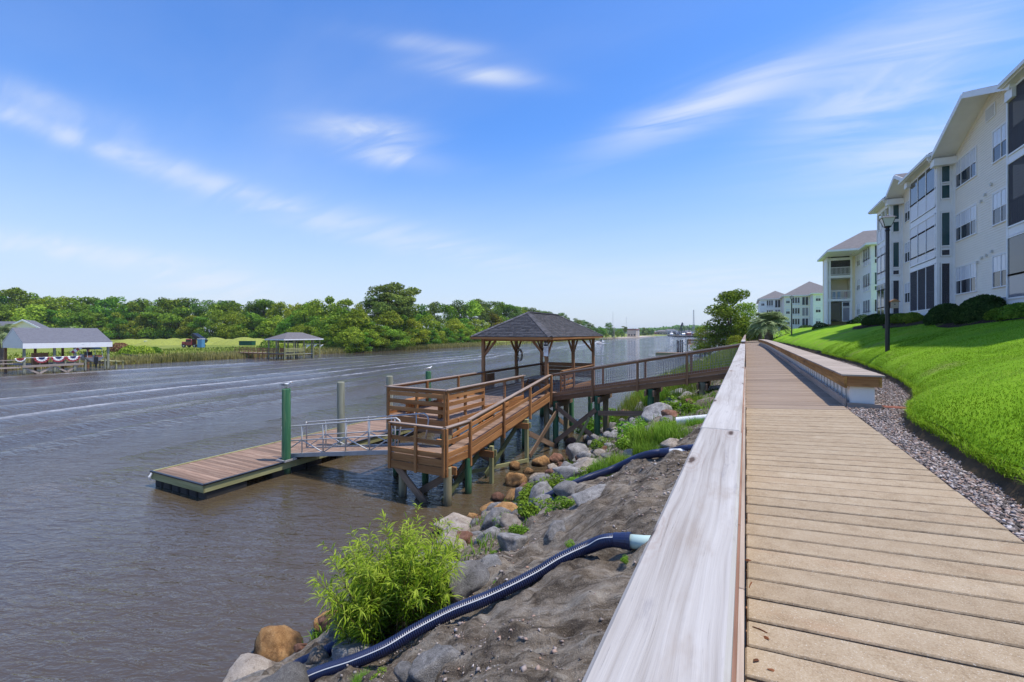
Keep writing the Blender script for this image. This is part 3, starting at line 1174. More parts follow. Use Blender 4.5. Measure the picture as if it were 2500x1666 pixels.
# low wooded rise on the horizon: leaf clumps, too far to tell one tree from the next
n = 22000
hx = rng.uniform(-900, 900, n)
hh = 15 + 11 * (fbm(hx * .006, hx * 0, 70, 3) + .35) + 4.0 * fbm(hx * .06, hx * 0, 71, 3)
hy = 1290 + rng.uniform(0, 60, n)
hz = np.maximum(hh, 6) * rng.random(n) ** .7
d_ = rng.normal(size=(n, 3)) * .6 + np.array([0, -.6, .6])
d_ /= np.linalg.norm(d_, axis=1)[:, None]
a_ = np.cross(d_, rng.normal(size=(n, 3)))
a_ /= np.linalg.norm(a_, axis=1)[:, None]
b_ = np.cross(d_, a_)
sz = rng.uniform(1.6, 3.6, (n, 1))
c_ = np.stack([hx, hy, hz + .8], -1)
V = np.stack([c_ - a_ * sz, c_ - b_ * sz, c_ + a_ * sz, c_ + b_ * sz], 1).reshape(-1, 3)
tag(add_mesh('distant_wood', np_mesh('distant_wood', V, np.arange(n * 4).reshape(n, 4), M['oak'], False, rng.uniform(.1, .7, n))),
    'low dark wooded rise on the horizon upriver', 'wood', kind='stuff')
for i, px in enumerate((318, 352, 392, 425, 452, 486, 524, 560, 596, 628)):
    p = at(px, 142 + 6 * math.sin(i * 2.3))
    p.z = float(far_z(np.array(p.x), np.array(p.y)))
    prof = []
    w, h = random.uniform(5.5, 8.5), random.uniform(1.7, 2.5)
    mb = MB()
    for k in range(9):
        r = k / 8.0
        prof.append((w * r + .01, h * math.cos(r * math.pi / 2) ** 1.3 - .15))
    mb.lathe(prof[::-1], 20, p)
    o = mb.build('grassy_mound', M['mound'], None, Matrix.Translation(p), True)
    tag(o, kind='structure')
# ------------------------------------------------------------------ boardwalk
DECK = 3.93
CAPZ = 4.98
bw = tag(bpy.data.objects.new('boardwalk', None), kind='structure')
link(bw, None, Matrix.Translation((0, 0, DECK)))
PITCH = .226
XFALL, BWID, SEAM = .058, 1.665, 10.15            # the walk leans a little towards the river
TILT = Matrix.Rotation(-XFALL, 4, 'Y')


def deck_piece(name, L, w, th, mat, ch, y, dx=0.0, dz=0.0, rz=0.0):
    xc = BWID / 2 + float(walk_x(y)) + dx
    Mx = Matrix.Translation((xc, y, DECK + XFALL * BWID / 2 + dz)) @ TILT @ Matrix.Rotation(rz, 4, 'Z') @ Matrix.Translation((0, 0, -th / 2))
    return add_mesh(name, box_mesh(L, w, th, mat, ch), bw, Mx)


y = SEAM - .01
while y > 0.9:
    deck_piece('plank', BWID, PITCH - .017, .05, M['plank'], .008, y - PITCH / 2, random.uniform(-.006, .006), random.uniform(-.003, .003), random.uniform(-.004, .004))
    y -= PITCH
P2 = .146
y = SEAM
for k in range(280):
    deck_piece('deck_board', BWID + .005, P2 - .007, .038, M['walkwood'], .004, y + P2 / 2, random.uniform(-.008, .008), random.uniform(-.002, .002), random.uniform(-.002, .002))
    y += P2
mb = MB()
while y < 230:
    x = BWID / 2 + float(walk_x(y))
    st = P2 if y < 110 else P2 * 3
    mb.beam((x - BWID / 2, y + st / 2, DECK - .02), (x + BWID / 2, y + st / 2, DECK - .02 + XFALL * BWID), st - .008, .038)
    y += st
tag(mb.build('deck_board', M['walkwood'], bw), kind='stuff')
for x in (.02, .6, 1.1, 1.64):
    abox('joist', bw, x - .02, x + .02, .5, 75, DECK - .30, DECK - .06 + XFALL * x, M['cedar_dark'])
mb = MB()
for y in np.arange(75, 230, 6.0):
    for x in (.03, 1.62):
        mb.beam((x + float(walk_x(y)), y, DECK - .17), (x + float(walk_x(y + 6)), y + 6, DECK - .17), .04, .24)
mb.build('joist', M['cedar_dark'], bw)

# near railing: bleached cap boards, rail board under them, rim, posts, pickets
rail = thing('boardwalk_railing', 'bleached white plank railing along the river side of the boardwalk', 'railing', (-.1, 0, DECK))
cap_y = [-1.5, 2.34, 8.0, 13.6, 20.35]
for a, b in zip(cap_y[:-1], cap_y[1:]):
    dz = random.uniform(-.003, .003)
    add_mesh('cap_board', box_mesh(b - a - .010, .174, .042, M['capwhite'], .008), rail,
             Matrix.Translation((-.105 + random.uniform(-.004, .004), (a + b) / 2, CAPZ - .021 + dz)) @ Matrix.Rotation(math.pi / 2 + random.uniform(-.0008, .0008), 4, 'Z'))
for a, b in ((-1.5, 1.05), (1.06, 3.5), (3.51, 8.4), (8.41, 13.3), (13.31, 20.3)):
    beam('rail_board', rail, (-.052, a, CAPZ - .115), (-.052, b, CAPZ - .115), .036, .14, M['railbrown'])
    beam('lower_rail', rail, (-.052, a, DECK + .13), (-.052, b, DECK + .13), .036, .09, M['railbrown'])
for a, b in ((-1.5, 2.9), (2.91, 7.7), (7.71, 12.5), (12.51, 20.3)):
    beam('rim_board', rail, (-.030, a, DECK - .075), (-.030, b, DECK - .075), .045, .235, M['rimgrey'])
for y in (-.7, 1.15, 3.0, 5.4, 7.8, 10.2, 12.6, 15.0, 17.4, 20.2):
    beam('post', rail, (-.115, y, 2.6), (-.115, y, CAPZ - .045), .088, .088, M['railbrown'], (0, 1, 0))

# railing beyond the opening for the walkway
rail2 = thing('boardwalk_railing', 'brown picket railing beyond the pier walkway, bending right with the boardwalk', 'railing', (-.1, 22.4, DECK))
yy = [22.35, 28, 34, 40, 46, 52, 58, 64, 70, 76, 84, 92, 100, 110, 120, 132, 144, 156]
for a, b in zip(yy[:-1], yy[1:]):
    xa, xb = float(walk_x(a)) - .105, float(walk_x(b)) - .105
    beam('cap_board', rail2, (xa, a, CAPZ + .04), (xb, b - .01, CAPZ + .04), .174, .042, M['capwhite'] if a < 24 else M['cedar_grey'])
    beam('rail_board', rail2, (xa + .05, a, CAPZ - .07), (xb + .05, b, CAPZ - .07), .036, .14, M['railbrown'])
    beam('rail_board', rail2, (xa + .05, a, DECK + .12), (xb + .05, b, DECK + .12), .036, .12, M['railbrown'])
    beam('post', rail2, (xa - .01, a + .05, 2.4), (xa - .01, a + .05, CAPZ), .09, .09, M['railbrown'], (0, 1, 0))
mb = MB()
for y in np.arange(22.6, 156, .16):
    x = float(walk_x(y)) - .09
    mb.box(x - .018, x + .018, y, y + .036, DECK + .05, CAPZ - .02)
tag(mb.build('picket', M['railbrown'], rail2), kind='stuff')

# ------------------------------------------------------------------ bulkhead bench
bench = thing('bulkhead_bench', 'long timber seat capping the white corrugated sheet wall beside the boardwalk', 'bench', (2.0, 10.65, DECK))
B0, B1, BT = 10.66, 60.0, 4.63
BD = DECK + XFALL * BWID


def bxo(y):
    """the wall bends a little towards the river at its far end"""
    return -.35 * max(0, (y - 42) / 18.0) ** 2


y = B0
i = 0
ST = .1425
mbt = MB()
while y < B1:
    x = 1.965 + bxo(y)
    if i < 140:
        add_mesh('seat_board', box_mesh(.66, ST - .006, .036, M['benchtop'], .004), bench,
                 Matrix.Translation((x + random.uniform(-.005, .005), y + ST / 2, BT - .018 + random.uniform(-.0015, .0015))))
    else:
        mbt.box(x - .33, x + .33, y, y + ST - .006, BT - .036, BT)
    y += ST
    i += 1
tag(mbt.build('seat_board', M['benchtop'], bench), kind='stuff')
yb = [B0 + .03, 14.9, 18.5, 22.1, 25.7, 30, 36, 42, 46, 50, 55, B1]
for a, b in zip(yb[:-1], yb[1:]):
    xa, xb = bxo(a), bxo(b)
    beam('fascia', bench, (1.705 + xa, a, BT - .150), (1.705 + xb, b - .008, BT - .150), .045, .228, M['benchface'])
    beam('back_fascia', bench, (2.235 + xa, a, BT - .135), (2.235 + xb, b - .008, BT - .135), .045, .195, M['benchface'])
    beam('curb_board', bench, (1.69 + xa, a, BD + .055), (1.69 + xb, b - .008, BD + .055), .048, .17, M['rimgrey'])
abox('end_board', bench, 1.73, 2.21, B0 + .03, B0 + .07, BT - .232, BT - .038, M['cedar'], .004)
abox('end_panel', bench, 1.82, 2.16, B0 + .10, B0 + .13, 3.85, BT - .234, M['vinyl'])
abox('footing_board', bench, 1.72, 2.25, B0 + .02, B0 + .075, 3.80, 4.085, M['rimgrey'], .004)
y = B0 + .10
i = 0
SW = .235
mb = MB()
while y < B1 - .3:
    x0 = 1.79 + bxo(y) + (0.0 if i % 2 == 0 else .085)
    if i < 160:
        add_mesh('sheet_pile', box_mesh(.03, SW - .004, .56, M['vinyl'], .003), bench, Matrix.Translation((x0, y + SW / 2, 4.12)))
        if i % 2 == 0:
            for e in (0, SW):
                mb.box(x0 + .012, x0 + .085, y + e - .004 if e else y - .004, y + e + .004 if e else y + .004, 3.85, 4.395)
    else:
        mb.box(x0 - .015, x0 + .015, y, y + SW - .004, 3.85, 4.395)
    y += SW
    i += 1
mb.build('sheet_web', M['vinyl'], bench)
for k in range(3):
    o = abox('paver', None, 2.31 + k * .37, 2.66 + k * .37, 10.75, 10.99, GRAVEL_Z - .03, GRAVEL_Z + .035, M['brick'], .008)
    tag(o, ('red brown paver tucked against the end of the timber seat', 'middle red brown paver of the row at the end of the seat',
            'red brown paver at the grass end of the short row')[k], 'paver', 'pavers at the end of the seat')

# ------------------------------------------------------------------ pier: measures
GD, LD = 2.36, 1.42            # gazebo deck, landing deck
RT = 3.43                      # top of the rails on the gazebo level
XR, XL = -8.45, -11.95         # gazebo posts, near bank and river side
XS = -9.25                     # edge of the upper platform along the ramp
XO = -8.32                     # outer ramp rail
YF = 13.02                     # front of the upper platform


def boards_x(name, parent, x0, x1, y0, y1, z, mat, pitch=.146, th=.036):
    """deck boards lying along X"""
    n = max(1, int(round((y1 - y0) / pitch)))
    p = (y1 - y0) / n
    for k in range(n):
        add_mesh(name, box_mesh(x1 - x0, p - .008, th, mat, .003), parent,
                 Matrix.Translation(((x0 + x1) / 2 + random.uniform(-.01, .01), y0 + (k + .5) * p, z - th / 2 + random.uniform(-.002, .002))))


def slope_boards(name, parent, x0, x1, p0, p1, mat, along='y', pitch=.146):
    """boards across a ramp; p0, p1 = (coordinate, z)"""
    L = math.hypot(p1[0] - p0[0], p1[1] - p0[1])
    n = int(round(L / pitch))
    ang = math.atan2(p1[1] - p0[1], p1[0] - p0[0])
    for k in range(n):
        f = (k + .5) / n
        c, z = p0[0] + f * (p1[0] - p0[0]), p0[1] + f * (p1[1] - p0[1])
        if along == 'y':
            Mx = Matrix.Translation(((x0 + x1) / 2, c, z - .018)) @ Matrix.Rotation(ang, 4, 'X')
            add_mesh(name, box_mesh(x1 - x0, L / n - .008, .036, mat, .003), parent, Mx)
        else:
            Mx = Matrix.Translation((c, (x0 + x1) / 2, z - .018)) @ Matrix.Rotation(-ang, 4, 'Y')
            add_mesh(name, box_mesh(L / n - .008, x1 - x0, .036, mat, .003), parent, Mx)


def sub_pile(parent, x, y, z0, z1, r, mat, square=False):
    """a pile that belongs to its pier; local X of the wood runs up it"""
    if square:
        return beam('post_pile', parent, (x, y, z0), (x, y, z1), r * 2, r * 2, mat, (0, 1, 0), .008)
    mb = MB()
    mb.tube([(x, y, z0), (x, y, z0 + (z1 - z0) * .5), (x, y, z1 - .02), (x, y, z1)], [r, r * .98, r * .96, r * .9], 14)
    Mx = Matrix.Translation((x, y, z0)) @ Matrix.Rotation(-math.pi / 2, 4, 'Y')
    o = mb.build('pile', mat, parent, Mx)
    for p in o.data.polygons:
        p.use_smooth = len(p.vertices) == 4
    return o


def mesh_panel(parent, p0, p1, zb, zt, pitch=.105, wr=.0045):
    """hog wire between two posts: p0, p1 floor points; zb, zt height above them"""
    p0, p1 = Vector(p0), Vector(p1)
    mb = MB()
    L = (p1 - p0).length
    n = max(2, int(L / pitch))
    for k in range(n + 1):
        q = p0.lerp(p1, k / n)
        mb.beam(q + Vector((0, 0, zb)), q + Vector((0, 0, zt)), wr * 2, wr * 2, (0, 1, 0))
    m = int((zt - zb) / pitch)
    for k in range(m + 1):
        d = Vector((0, 0, zb + (zt - zb) * k / m))
        mb.beam(p0 + d, p1 + d, wr * 2, wr * 2)
    return mb.build('wire_mesh', M['wire'], parent)


def railing(parent, p0, p1, style, posts, h=1.07, side=1, below=.30, ends=(1, 1), post_w=.09, capm='cedar_grey', mat='cedar'):
    """one run of rail as a part with sub-parts. p0, p1: deck-level ends; side: +1 posts sit right of p0->p1"""
    p0, p1 = Vector(p0), Vector(p1)
    r = part_empty('railing', parent, p0)
    d = (p1 - p0)
    flat = Vector((d.x, d.y, 0)).normalized()
    nrm = Vector((flat.y, -flat.x, 0)) * side          # towards the posts
    up = Vector((0, 0, 1))
    m = M[mat]
    beam('rail_cap', r, p0 + up * (h - .019) - flat * (.05 * ends[0]), p1 + up * (h - .019) + flat * (.05 * ends[1]), .16, .038, M[capm])

    def run(name, zc, hh, th=.038, off=0.0):
        beam(name, r, p0 + up * zc + nrm * off, p1 + up * zc + nrm * off, th, hh, m)
    n = posts
    fr = [k / (n - 1) for k in range(n)] if n > 1 else []
    for f in fr:
        q = p0.lerp(p1, f)
        beam('post', r, q + nrm * .065 - up * below, q + nrm * .065 + up * (h - .042), post_w, post_w, m, (0, 1, 0), .005)
    if style == 'slat':
        run('rail_board', h - .10, .12, off=.0)
        for zc in (.84, .565, .29):
            run('slat', zc - .02, .145)
        run('rim_board', -.13, .22)
    elif style == 'mesh':
        run('rail_board', h - .085, .09)
        run('kick_board', .075, .14)
        mesh_panel(r, p0 + nrm * .03, p1 + nrm * .03, .14, h - .12)
        run('rim_board', -.13, .235)
    elif style == 'ramp':
        run('rail_board', h - .085, .09)
        run('mid_board', .55, .135)
        run('kick_board', .15, .16)
        run('rim_board', -.08, .235, off=.001)
    return r


# ------------------------------------------------------------------ upper platform (in front of the gazebo)
plat = thing('pier_platform', 'upper timber platform with slatted rail box in front of the gazebo', 'platform', (-10.6, 16, GD))
boards_x('deck_board', plat, XL, XS, YF, 20.0, GD, M['deckwood'])
railing(plat, (XL, YF, GD), (XS, YF, GD), 'slat', 3, side=-1, capm='cedar_grey')
railing(plat, (XS, YF, GD), (XS, 15.6, GD), 'slat', 3, side=-1, ends=(0, 0))
railing(plat, (XS, 15.62, GD), (XS, 19.2, GD), 'mesh', 3, side=-1, ends=(0, 1))
railing(plat, (XL, 20.0, GD), (XL, YF, GD), 'mesh', 4, side=-1)
for a, b in (((XL, 13.6), (XL + .5, 16.2)), ((XL + .5, YF + .08), (XS - .2, YF + .55))):
    part_b = part_empty('built_in_seat', plat, (a[0], a[1], GD))
    for k in range(3):
        if b[1] - a[1] > 1:
            abox('seat_board', part_b, a[0] + .08 + k * .15, a[0] + .215 + k * .15, a[1], b[1], GD + .42, GD + .46, M['cedar'], .003)
        else:
            abox('seat_board', part_b, a[0], b[0], a[1] + .08 + k * .15, a[1] + .215 + k * .15, GD + .421, GD + .461, M['cedar'], .003)
    for k in (0, 1):
        px_, py_ = (a[0] + .3, (a[1] + .3, b[1] - .3)[k]) if b[1] - a[1] > 1 else ((a[0] + .3, b[0] - .3)[k], a[1] + .3)
        beam('seat_leg', part_b, (px_, py_, GD), (px_, py_, GD + .415), .09, .30, M['cedar'], (0, 1, 0))
for y in (13.4, 16.4, 19.6):
    for x in (XL + .12, XS - .15):
        sub_pile(plat, x, y, -1.2, GD - .30, .13, M['pile_green'] if (x < -11 or y > 16) else M['pile_wood'])
    beam('cross_beam', plat, (XL - .1, y - .16, GD - .42), (XS + .1, y - .16, GD - .42), .07, .24, M['brace_wood'])
for x in (XL + .3, -10.6, XS - .3):
    beam('stringer', plat, (x, YF + .1, GD - .165), (x, 20.0, GD - .165), .06, .24, M['cedar_dark'])
beam('cross_brace', plat, (XS - .02, 13.5, .2), (XS - .02, 16.3, 1.7), .05, .19, M['brace_wood'])
beam('cross_brace', plat, (XS + .05, 16.3, .1), (XS + .05, 13.5, 1.6), .05, .19, M['brace_wood'])

# ------------------------------------------------------------------ side ramp and its landing
ramp = thing('side_ramp', 'narrow sunlit timber ramp descending beside the upper platform', 'ramp', (-8.8, 16.5, 1.9))
ZA, ZB = LD + .005, GD
slope_boards('deck_board', ramp, XS + .05, XO - .05, (13.05, ZA), (20.15, ZB), M['deckwood'])
railing(ramp, (XO, 13.0, ZA), (XO, 20.18, ZB), 'ramp', 4, side=1, ends=(0, 0), below=.36)
for z, hh in ((.12, .16), (.36, .14)):
    beam('guard_board', ramp, (XS + .05, 13.3, ZA + z), (XS + .05, 17.6, ZA + z + .57), .038, hh, M['cedar'])
for y in (13.75, 15.3):
    beam('guard_post', ramp, (XS + .0, y, ZA - .2), (XS + .0, y, ZA + .9 - (y > 14) * .1), .09, .09, M['cedar'], (0, 1, 0))
for x in (XS + .2, XO - .06):
    beam('stringer', ramp, (x, 13.0, ZA - .17), (x, 20.15, ZB - .17), .05, .24, M['cedar_dark'])
for y, zt, zg in ((14.25, 1.34, -.6), (17.2, 1.80, -.6)):
    sub_pile(ramp, XO + .17, y, zg, zt, .07, M['treated'], True)
    sub_pile(ramp, XS - .05, y, -1.0, zt - .2, .07, M['pile_wood'], True)
    beam('cross_beam', ramp, (XS - .35, y + .11, zt - .27), (XO + .32, y + .11, zt - .27), .05, .23, M['treated'])
    beam('cross_beam', ramp, (XS - .35, y - .11, zt - .27), (XO + .32, y - .11, zt - .27), .05, .23, M['cedar'])
beam('cross_brace', ramp, (XO - .30, 11.9, .0), (XO - .30, 14.4, 1.15), .05, .24, M['brace_green'])
beam('cross_brace', ramp, (XS + .1, 14.2, .25), (XO + .24, 17.1, .12), .06, .14, M['treated'])
beam('cross_brace', ramp, (XO - .30, 14.6, .1), (XO - .30, 17.3, 1.5), .05, .24, M['brace_green'])

land = thing('lower_landing', 'low timber landing at the foot of the side ramp', 'landing', (-9.4, 12.3, LD))
LX0, LX1, LY0 = -10.5, XO, 11.62
boards_x('deck_board', land, LX0, LX1 - .03, LY0 + .03, 13.05, LD, M['deckwood'])
railing(land, (LX0, LY0, LD), (LX1, LY0, LD), 'ramp', 3, side=1, h=1.05, below=.48)
railing(land, (LX1, LY0, LD), (LX1, 13.0, LD), 'ramp', 2, side=1, h=1.05, ends=(1, 0), below=.48)
for z, e in ((LD + .10, .25), (LD + .55, .12)):
    abox('corner_block', land, LX1 - .42, LX1 + .02, LY0 + .12, LY0 + .21, z - .07, z + .07, M['cedar'], .004)
beam('rim_board', land, (LX0 - .05, LY0 - .035, LD - .33), (LX1 + .12, LY0 - .035, LD - .33), .05, .25, M['cedar'])
beam('cross_beam', land, (LX1 - 1.6, LY0 + .32, LD - .36), (LX1 + .22, LY0 + .32, LD - .36), .07, .25, M['cedar'])
for x in (LX0 + .35, LX1 - .02):
    sub_pile(land, x, LY0 + .18, -1.2, LD - .23, .135, M['pile_wood'])
    sub_pile(land, x, 13.0, -1.2, LD - .23, .12, M['pile_green'])
beam('cross_brace', land, (LX0 + .18, LY0 + .02, 1.05), (-8.95, LY0 + .02, -.15), .05, .24, M['brace_wood'])
beam('cross_brace', land, (LX1 - .02, LY0 + .36, .95), (-9.75, LY0 + .36, .05), .05, .22, M['brace_wood'])

# ------------------------------------------------------------------ walkway from the boardwalk
wk = thing('pier_walkway', 'sloping timber walkway with wire mesh rails from boardwalk to gazebo', 'walkway', (-4.2, 21.2, 3.1))
WY0, WY1 = 20.38, 21.98
slope_boards('deck_board', wk, WY0 - .02, WY1 + .02, (XO, GD), (0.0, DECK), M['deckwood'], 'x')
railing(wk, (XO, WY0, GD), (-.16, WY0, DECK - .03), 'mesh', 5, side=1, ends=(0, 0), mat='cedar_dark')
railing(wk, (-.16, WY1, DECK - .03), (XO + .02, WY1, GD), 'mesh', 5, side=1, ends=(0, 0), mat='cedar_dark')
for x, m, zg in ((-8.15, 'pile_green', -1.0), (-6.1, 'pile_green', .0), (-3.7, 'pile_green', .9), (-1.6, 'pile_wood', 2.2)):
    zt = GD + (x - XO) / (0 - XO) * (DECK - GD) - .28
    for y in (WY0 + .08, WY1 - .08):
        sub_pile(wk, x, y, zg, zt, .14, M[m] if y < 21 else M['pile_wood'])
    for s in (-.17, .17):
        beam('cross_beam', wk, (x + s, WY0 - .35, zt - .15), (x + s, WY1 + .35, zt - .15), .06, .25, M['brace_wood'])
beam('cross_brace', wk, (-8.1, WY0 - .08, 1.9), (-6.1, WY0 - .08, .55), .05, .22, M['brace_wood'])
beam('cross_brace', wk, (-8.1, WY0 - .14, .2), (-6.1, WY0 - .14, 1.9), .05, .22, M['brace_wood'])
beam('cross_brace', wk, (-6.0, WY0 - .1, 1.75), (-3.8, WY0 - .1, 1.9), .05, .22, M['brace_wood'])
beam('cross_brace', wk, (-8.0, WY0 - .12, 1.7), (-8.05, 17.3, .25), .05, .22, M['brace_wood'])
beam('cross_brace', wk, (-8.1, 17.3, 1.2), (-8.0, WY0 - .2, .0), .05, .22, M['brace_wood'])
beam('loose_prop', wk, (-6.35, WY0 - .3, 1.55), (-6.9, WY0 - .5, .35), .06, .12, M['treated'])

# ------------------------------------------------------------------ gazebo
gz = thing('gazebo', 'brown timber gazebo with grey shingled hip roof at the end of the pier', 'gazebo', (-10.2, 23.8, GD))
GY0, GY1 = 20.05, 27.55
boards_x('deck_board', gz, XL, XR, 20.0, GY1, GD, M['deckwood'])
EZ = 5.17                                        # underside of the roof edge beam
for x in (XL, XR):
    for y in (GY0, 23.8, GY1 - .05):
        if x == XR:
            pw = .155
        else:
            pw = .155
        beam('post', gz, (x, y, GD - .3), (x, y, EZ - .12), pw, pw, M['cedar_dark'], (0, 1, 0), .008)
        for s in (-1, 1):
            if (s < 0 and y < 21) or (s > 0 and y > 27):
                continue
            beam('brace', gz, (x, y + s * .05, EZ - .92), (x, y + s * .72, EZ - .16), .06, .12, M['cedar_dark'])
        if y != 23.8:
            s = 1 if x == XL else -1
            beam('brace', gz, (x + s * .05, y, EZ - .92), (x + s * .72, y, EZ - .16), .06, .12, M['cedar_dark'])
for x in (XL, XR):
    beam('top_plate', gz, (x, GY0 - .1, EZ - .09), (x, GY1 + .05, EZ - .09), .14, .16, M['cedar_dark'])
for y in (GY0, GY1 - .05):
    beam('top_plate', gz, (XL + .08, y, EZ - .09), (XR - .08, y, EZ - .09), .14, .16, M['cedar_dark'])
# hip roof: deck, fascia, shingle courses, hip caps
X0, X1, Y0_, Y1_ = XL - .45, XR + .45, GY0 - .5, GY1 + .48
RZ, RX, RYA, RYB = 6.47, -10.2, GY0 + 1.72, GY1 - 1.8
e = [Vector((X0, Y0_, EZ + .02)), Vector((X1, Y0_, EZ + .02)), Vector((X1, Y1_, EZ + .02)), Vector((X0, Y1_, EZ + .02))]
ra, rb = Vector((RX, RYA, RZ)), Vector((RX, RYB, RZ))
mb = MB()
for f in ((e[0], e[1], ra, None), (e[1], e[2], rb, ra), (e[2], e[3], rb, None), (e[3], e[0], ra, rb)):
    mb.add([p for p in f if p is not None], [tuple(range(4 if f[3] is not None else 3))])
mb.add(e, [(3, 2, 1, 0)])
mb.build('roof_deck', M['cedar_dark'], gz)
for a, b in ((0, 1), (1, 2), (2, 3), (3, 0)):
    d = (e[b] - e[a]).normalized() * .018
    beam('fascia', gz, e[a] - d + Vector((0, 0, -.045)), e[b] + d + Vector((0, 0, -.045)), .036, .12, M['cedar'])
    beam('drip_edge', gz, e[a] + Vector((0, 0, .028)) - d, e[b] + Vector((0, 0, .028)) + d, .06, .026, M['steel_dark'])


def shingle_face(A, B, T0, T1, n):
    """courses on the roof plane with eave A-B and upper edge T0-T1 (equal for a triangle)"""
    V, F, tn = [], [], []
    nr = (B - A).cross(T0 - A).normalized()
    if nr.z < 0:
        nr = -nr
    for i in range(n):
        f0, f1 = i / n, (i + 1.12) / n
        f1 = min(f1, 1.0)
        L0, R0 = A.lerp(T0, f0), B.lerp(T1, f0)
        L1, R1 = A.lerp(T0, f1), B.lerp(T1, f1)
        W = (R0 - L0).length
        u = (R0 - L0).normalized()
        x = -random.random() * .28
        while x < W:
            w = random.uniform(.13, .24)
            a, b = max(x, 0), min(x + w - .008, W)
            x += w
            if b - a < .01:
                continue
            upv = (A.lerp(T0, f1) - L0)
            s = upv - u * upv.dot(u)
            th = .016 + random.random() * .016
            l1, r1 = (L1 - L0).dot(u), (R1 - L0).dot(u)
            p = [L0 + u * a, L0 + u * b]
            a1, b1 = min(max(a, l1), r1), max(min(b, r1), l1)
            qv = [L0 + s + u * a1, L0 + s + u * b1]
            o = len(V)
            V += [p[0] + nr * th, p[1] + nr * th, qv[1] + nr * .007, qv[0] + nr * .007, p[0], p[1]]
            F += [(o, o + 1, o + 2, o + 3), (o + 4, o + 5, o + 1, o)]
            t_ = random.uniform(.22, .75)
            tn += [t_, 0.0]
    return [tuple(v) for v in V], F, tn


VV, FF, TT = [], [], []
up_ = Vector((0, 0, .022))
for A, B, T0, T1, n in ((e[0], e[1], ra, ra, 17), (e[1], e[2], ra, rb, 17), (e[3], e[0], rb, ra, 17), (e[2], e[3], rb, rb, 17)):
    v_, f_, t_ = shingle_face(A + up_, B + up_, T0 + up_, T1 + up_, n)
    FF += [tuple(i + len(VV) for i in q_) for q_ in f_]
    VV += v_
    TT += t_
o = WM[gz.name]
sm = np_mesh('shingles', np.array([tuple(o.inverted() @ Vector(v)) for v in VV]), np.array(FF), M['shingle'], False, TT)
tag(add_mesh('shingles', sm, gz, o.copy()), kind='stuff')


def hip_cap(p0, p1, n):
    V, F, tn = [], [], []
    d = (p1 - p0)
    u = d.normalized()
    sd = u.cross(Vector((0, 0, 1))).normalized()
    for k in range(n):
        a, b = p0 + d * (k / n), p0 + d * ((k + 1.15) / n)
        o = len(V)
        for q_, lift in ((a, .050), (b, .032)):
            V += [q_ + sd * .15 + Vector((0, 0, lift - .055)), q_ + Vector((0, 0, lift + .012)), q_ - sd * .15 + Vector((0, 0, lift - .055))]
        F += [(o, o + 1, o + 4, o + 3), (o + 1, o + 2, o + 5, o + 4)]
        t_ = .35 + random.random() * .5
        tn += [t_, t_]
    me = np_mesh('hip_cap', np.array([tuple(WM[gz.name].inverted() @ v) for v in V]), np.array(F), M['shingle'], False, tn)
    add_mesh('hip_cap', me, gz, WM[gz.name].copy())


for p_ in (e[0], e[1]):
    hip_cap(p_ + up_, ra + up_, 18)
for p_ in (e[2], e[3]):
    hip_cap(p_ + up_, rb + up_, 18)
hip_cap(ra + up_, rb + up_, 20)
# gazebo rails and the bench wall at its far end
railing(gz, (XL, GY1, GD), (XL, 23.85, GD), 'mesh', 2, side=-1, mat='cedar_dark', ends=(0, 0), capm='cedar_dark')
railing(gz, (XL, 23.75, GD), (XL, 20.12, GD), 'mesh', 2, side=-1, mat='cedar_dark', ends=(0, 0), capm='cedar_dark')
abox('infill_board', gz, XL + .09, XL + .12, 20.2, 21.0, GD + .1, GD + .93, M['cedar_dark'], .003)
rl = part_empty('railing', gz, (XR, 22.05, GD))
for z in (.97, .70, .43, .16):
    beam('slat', rl, (XR, 22.12, GD + z), (XR, 23.75, GD + z), .038, .15, M['cedar'])
beam('rail_cap', rl, (XR, 22.06, GD + 1.07), (XR, 23.75, GD + 1.07), .15, .038, M['cedar_dark'])
for y in (22.1, 22.55, 23.2):
    beam('post', rl, (XR - .06, y, GD - .2), (XR - .06, y, GD + 1.04), .085, .085, M['cedar'], (0, 1, 0))
railing(gz, (XR, 23.9, GD), (XR, GY1, GD), 'mesh', 2, side=-1, mat='cedar_dark', ends=(0, 0), capm='cedar_dark')
bwall = part_empty('bench_back', gz, (-10.2, GY1, GD))
for k, z in enumerate((1.00, .78, .56, .34)):
    beam('back_board', bwall, (XL + .09, GY1 + .05, GD + z), (XR - .09, GY1 + .05, GD + z), .035, .20, M['cedar_dark'])
beam('rail_cap', bwall, (XL - .05, GY1 + .05, GD + 1.12), (XR + .05, GY1 + .05, GD + 1.12), .15, .038, M['cedar_dark'])
for k in range(3):
    beam('seat_board', bwall, (XL + .1, GY1 - .12 - k * .15, GD + .44), (XR - .1, GY1 - .12 - k * .15, GD + .44), .14, .036, M['cedar_dark'])
for y in (20.3, 23.8, 27.2):
    for x in (XL + .15, XR - .1):
        sub_pile(gz, x, y, -1.2, GD - .30, .14, M['pile_green'] if y > 21 else M['pile_wood'])
    beam('cross_beam', gz, (XL - .1, y + .17, GD - .42), (XR + .1, y + .17, GD - .42), .07, .24, M['brace_wood'])
for x in (XL + .1, -10.2, XR - .05):
    beam('stringer', gz, (x, 20.0, GD - .165), (x, GY1, GD - .165), .06, .24, M['cedar_dark'])
beam('rim_board', gz, (XR + .03, 22.1, GD - .13), (XR + .03, GY1, GD - .13), .04, .24, M['cedar_dark'])
beam('cross_brace', gz, (XR - .1, 20.4, 1.7), (XR - .1, 23.7, .1), .05, .22, M['brace_wood'])
beam('cross_brace', gz, (XL + .15, 20.4, .1), (XL + .15, 23.7, 1.7), .05, .22, M['brace_wood'])

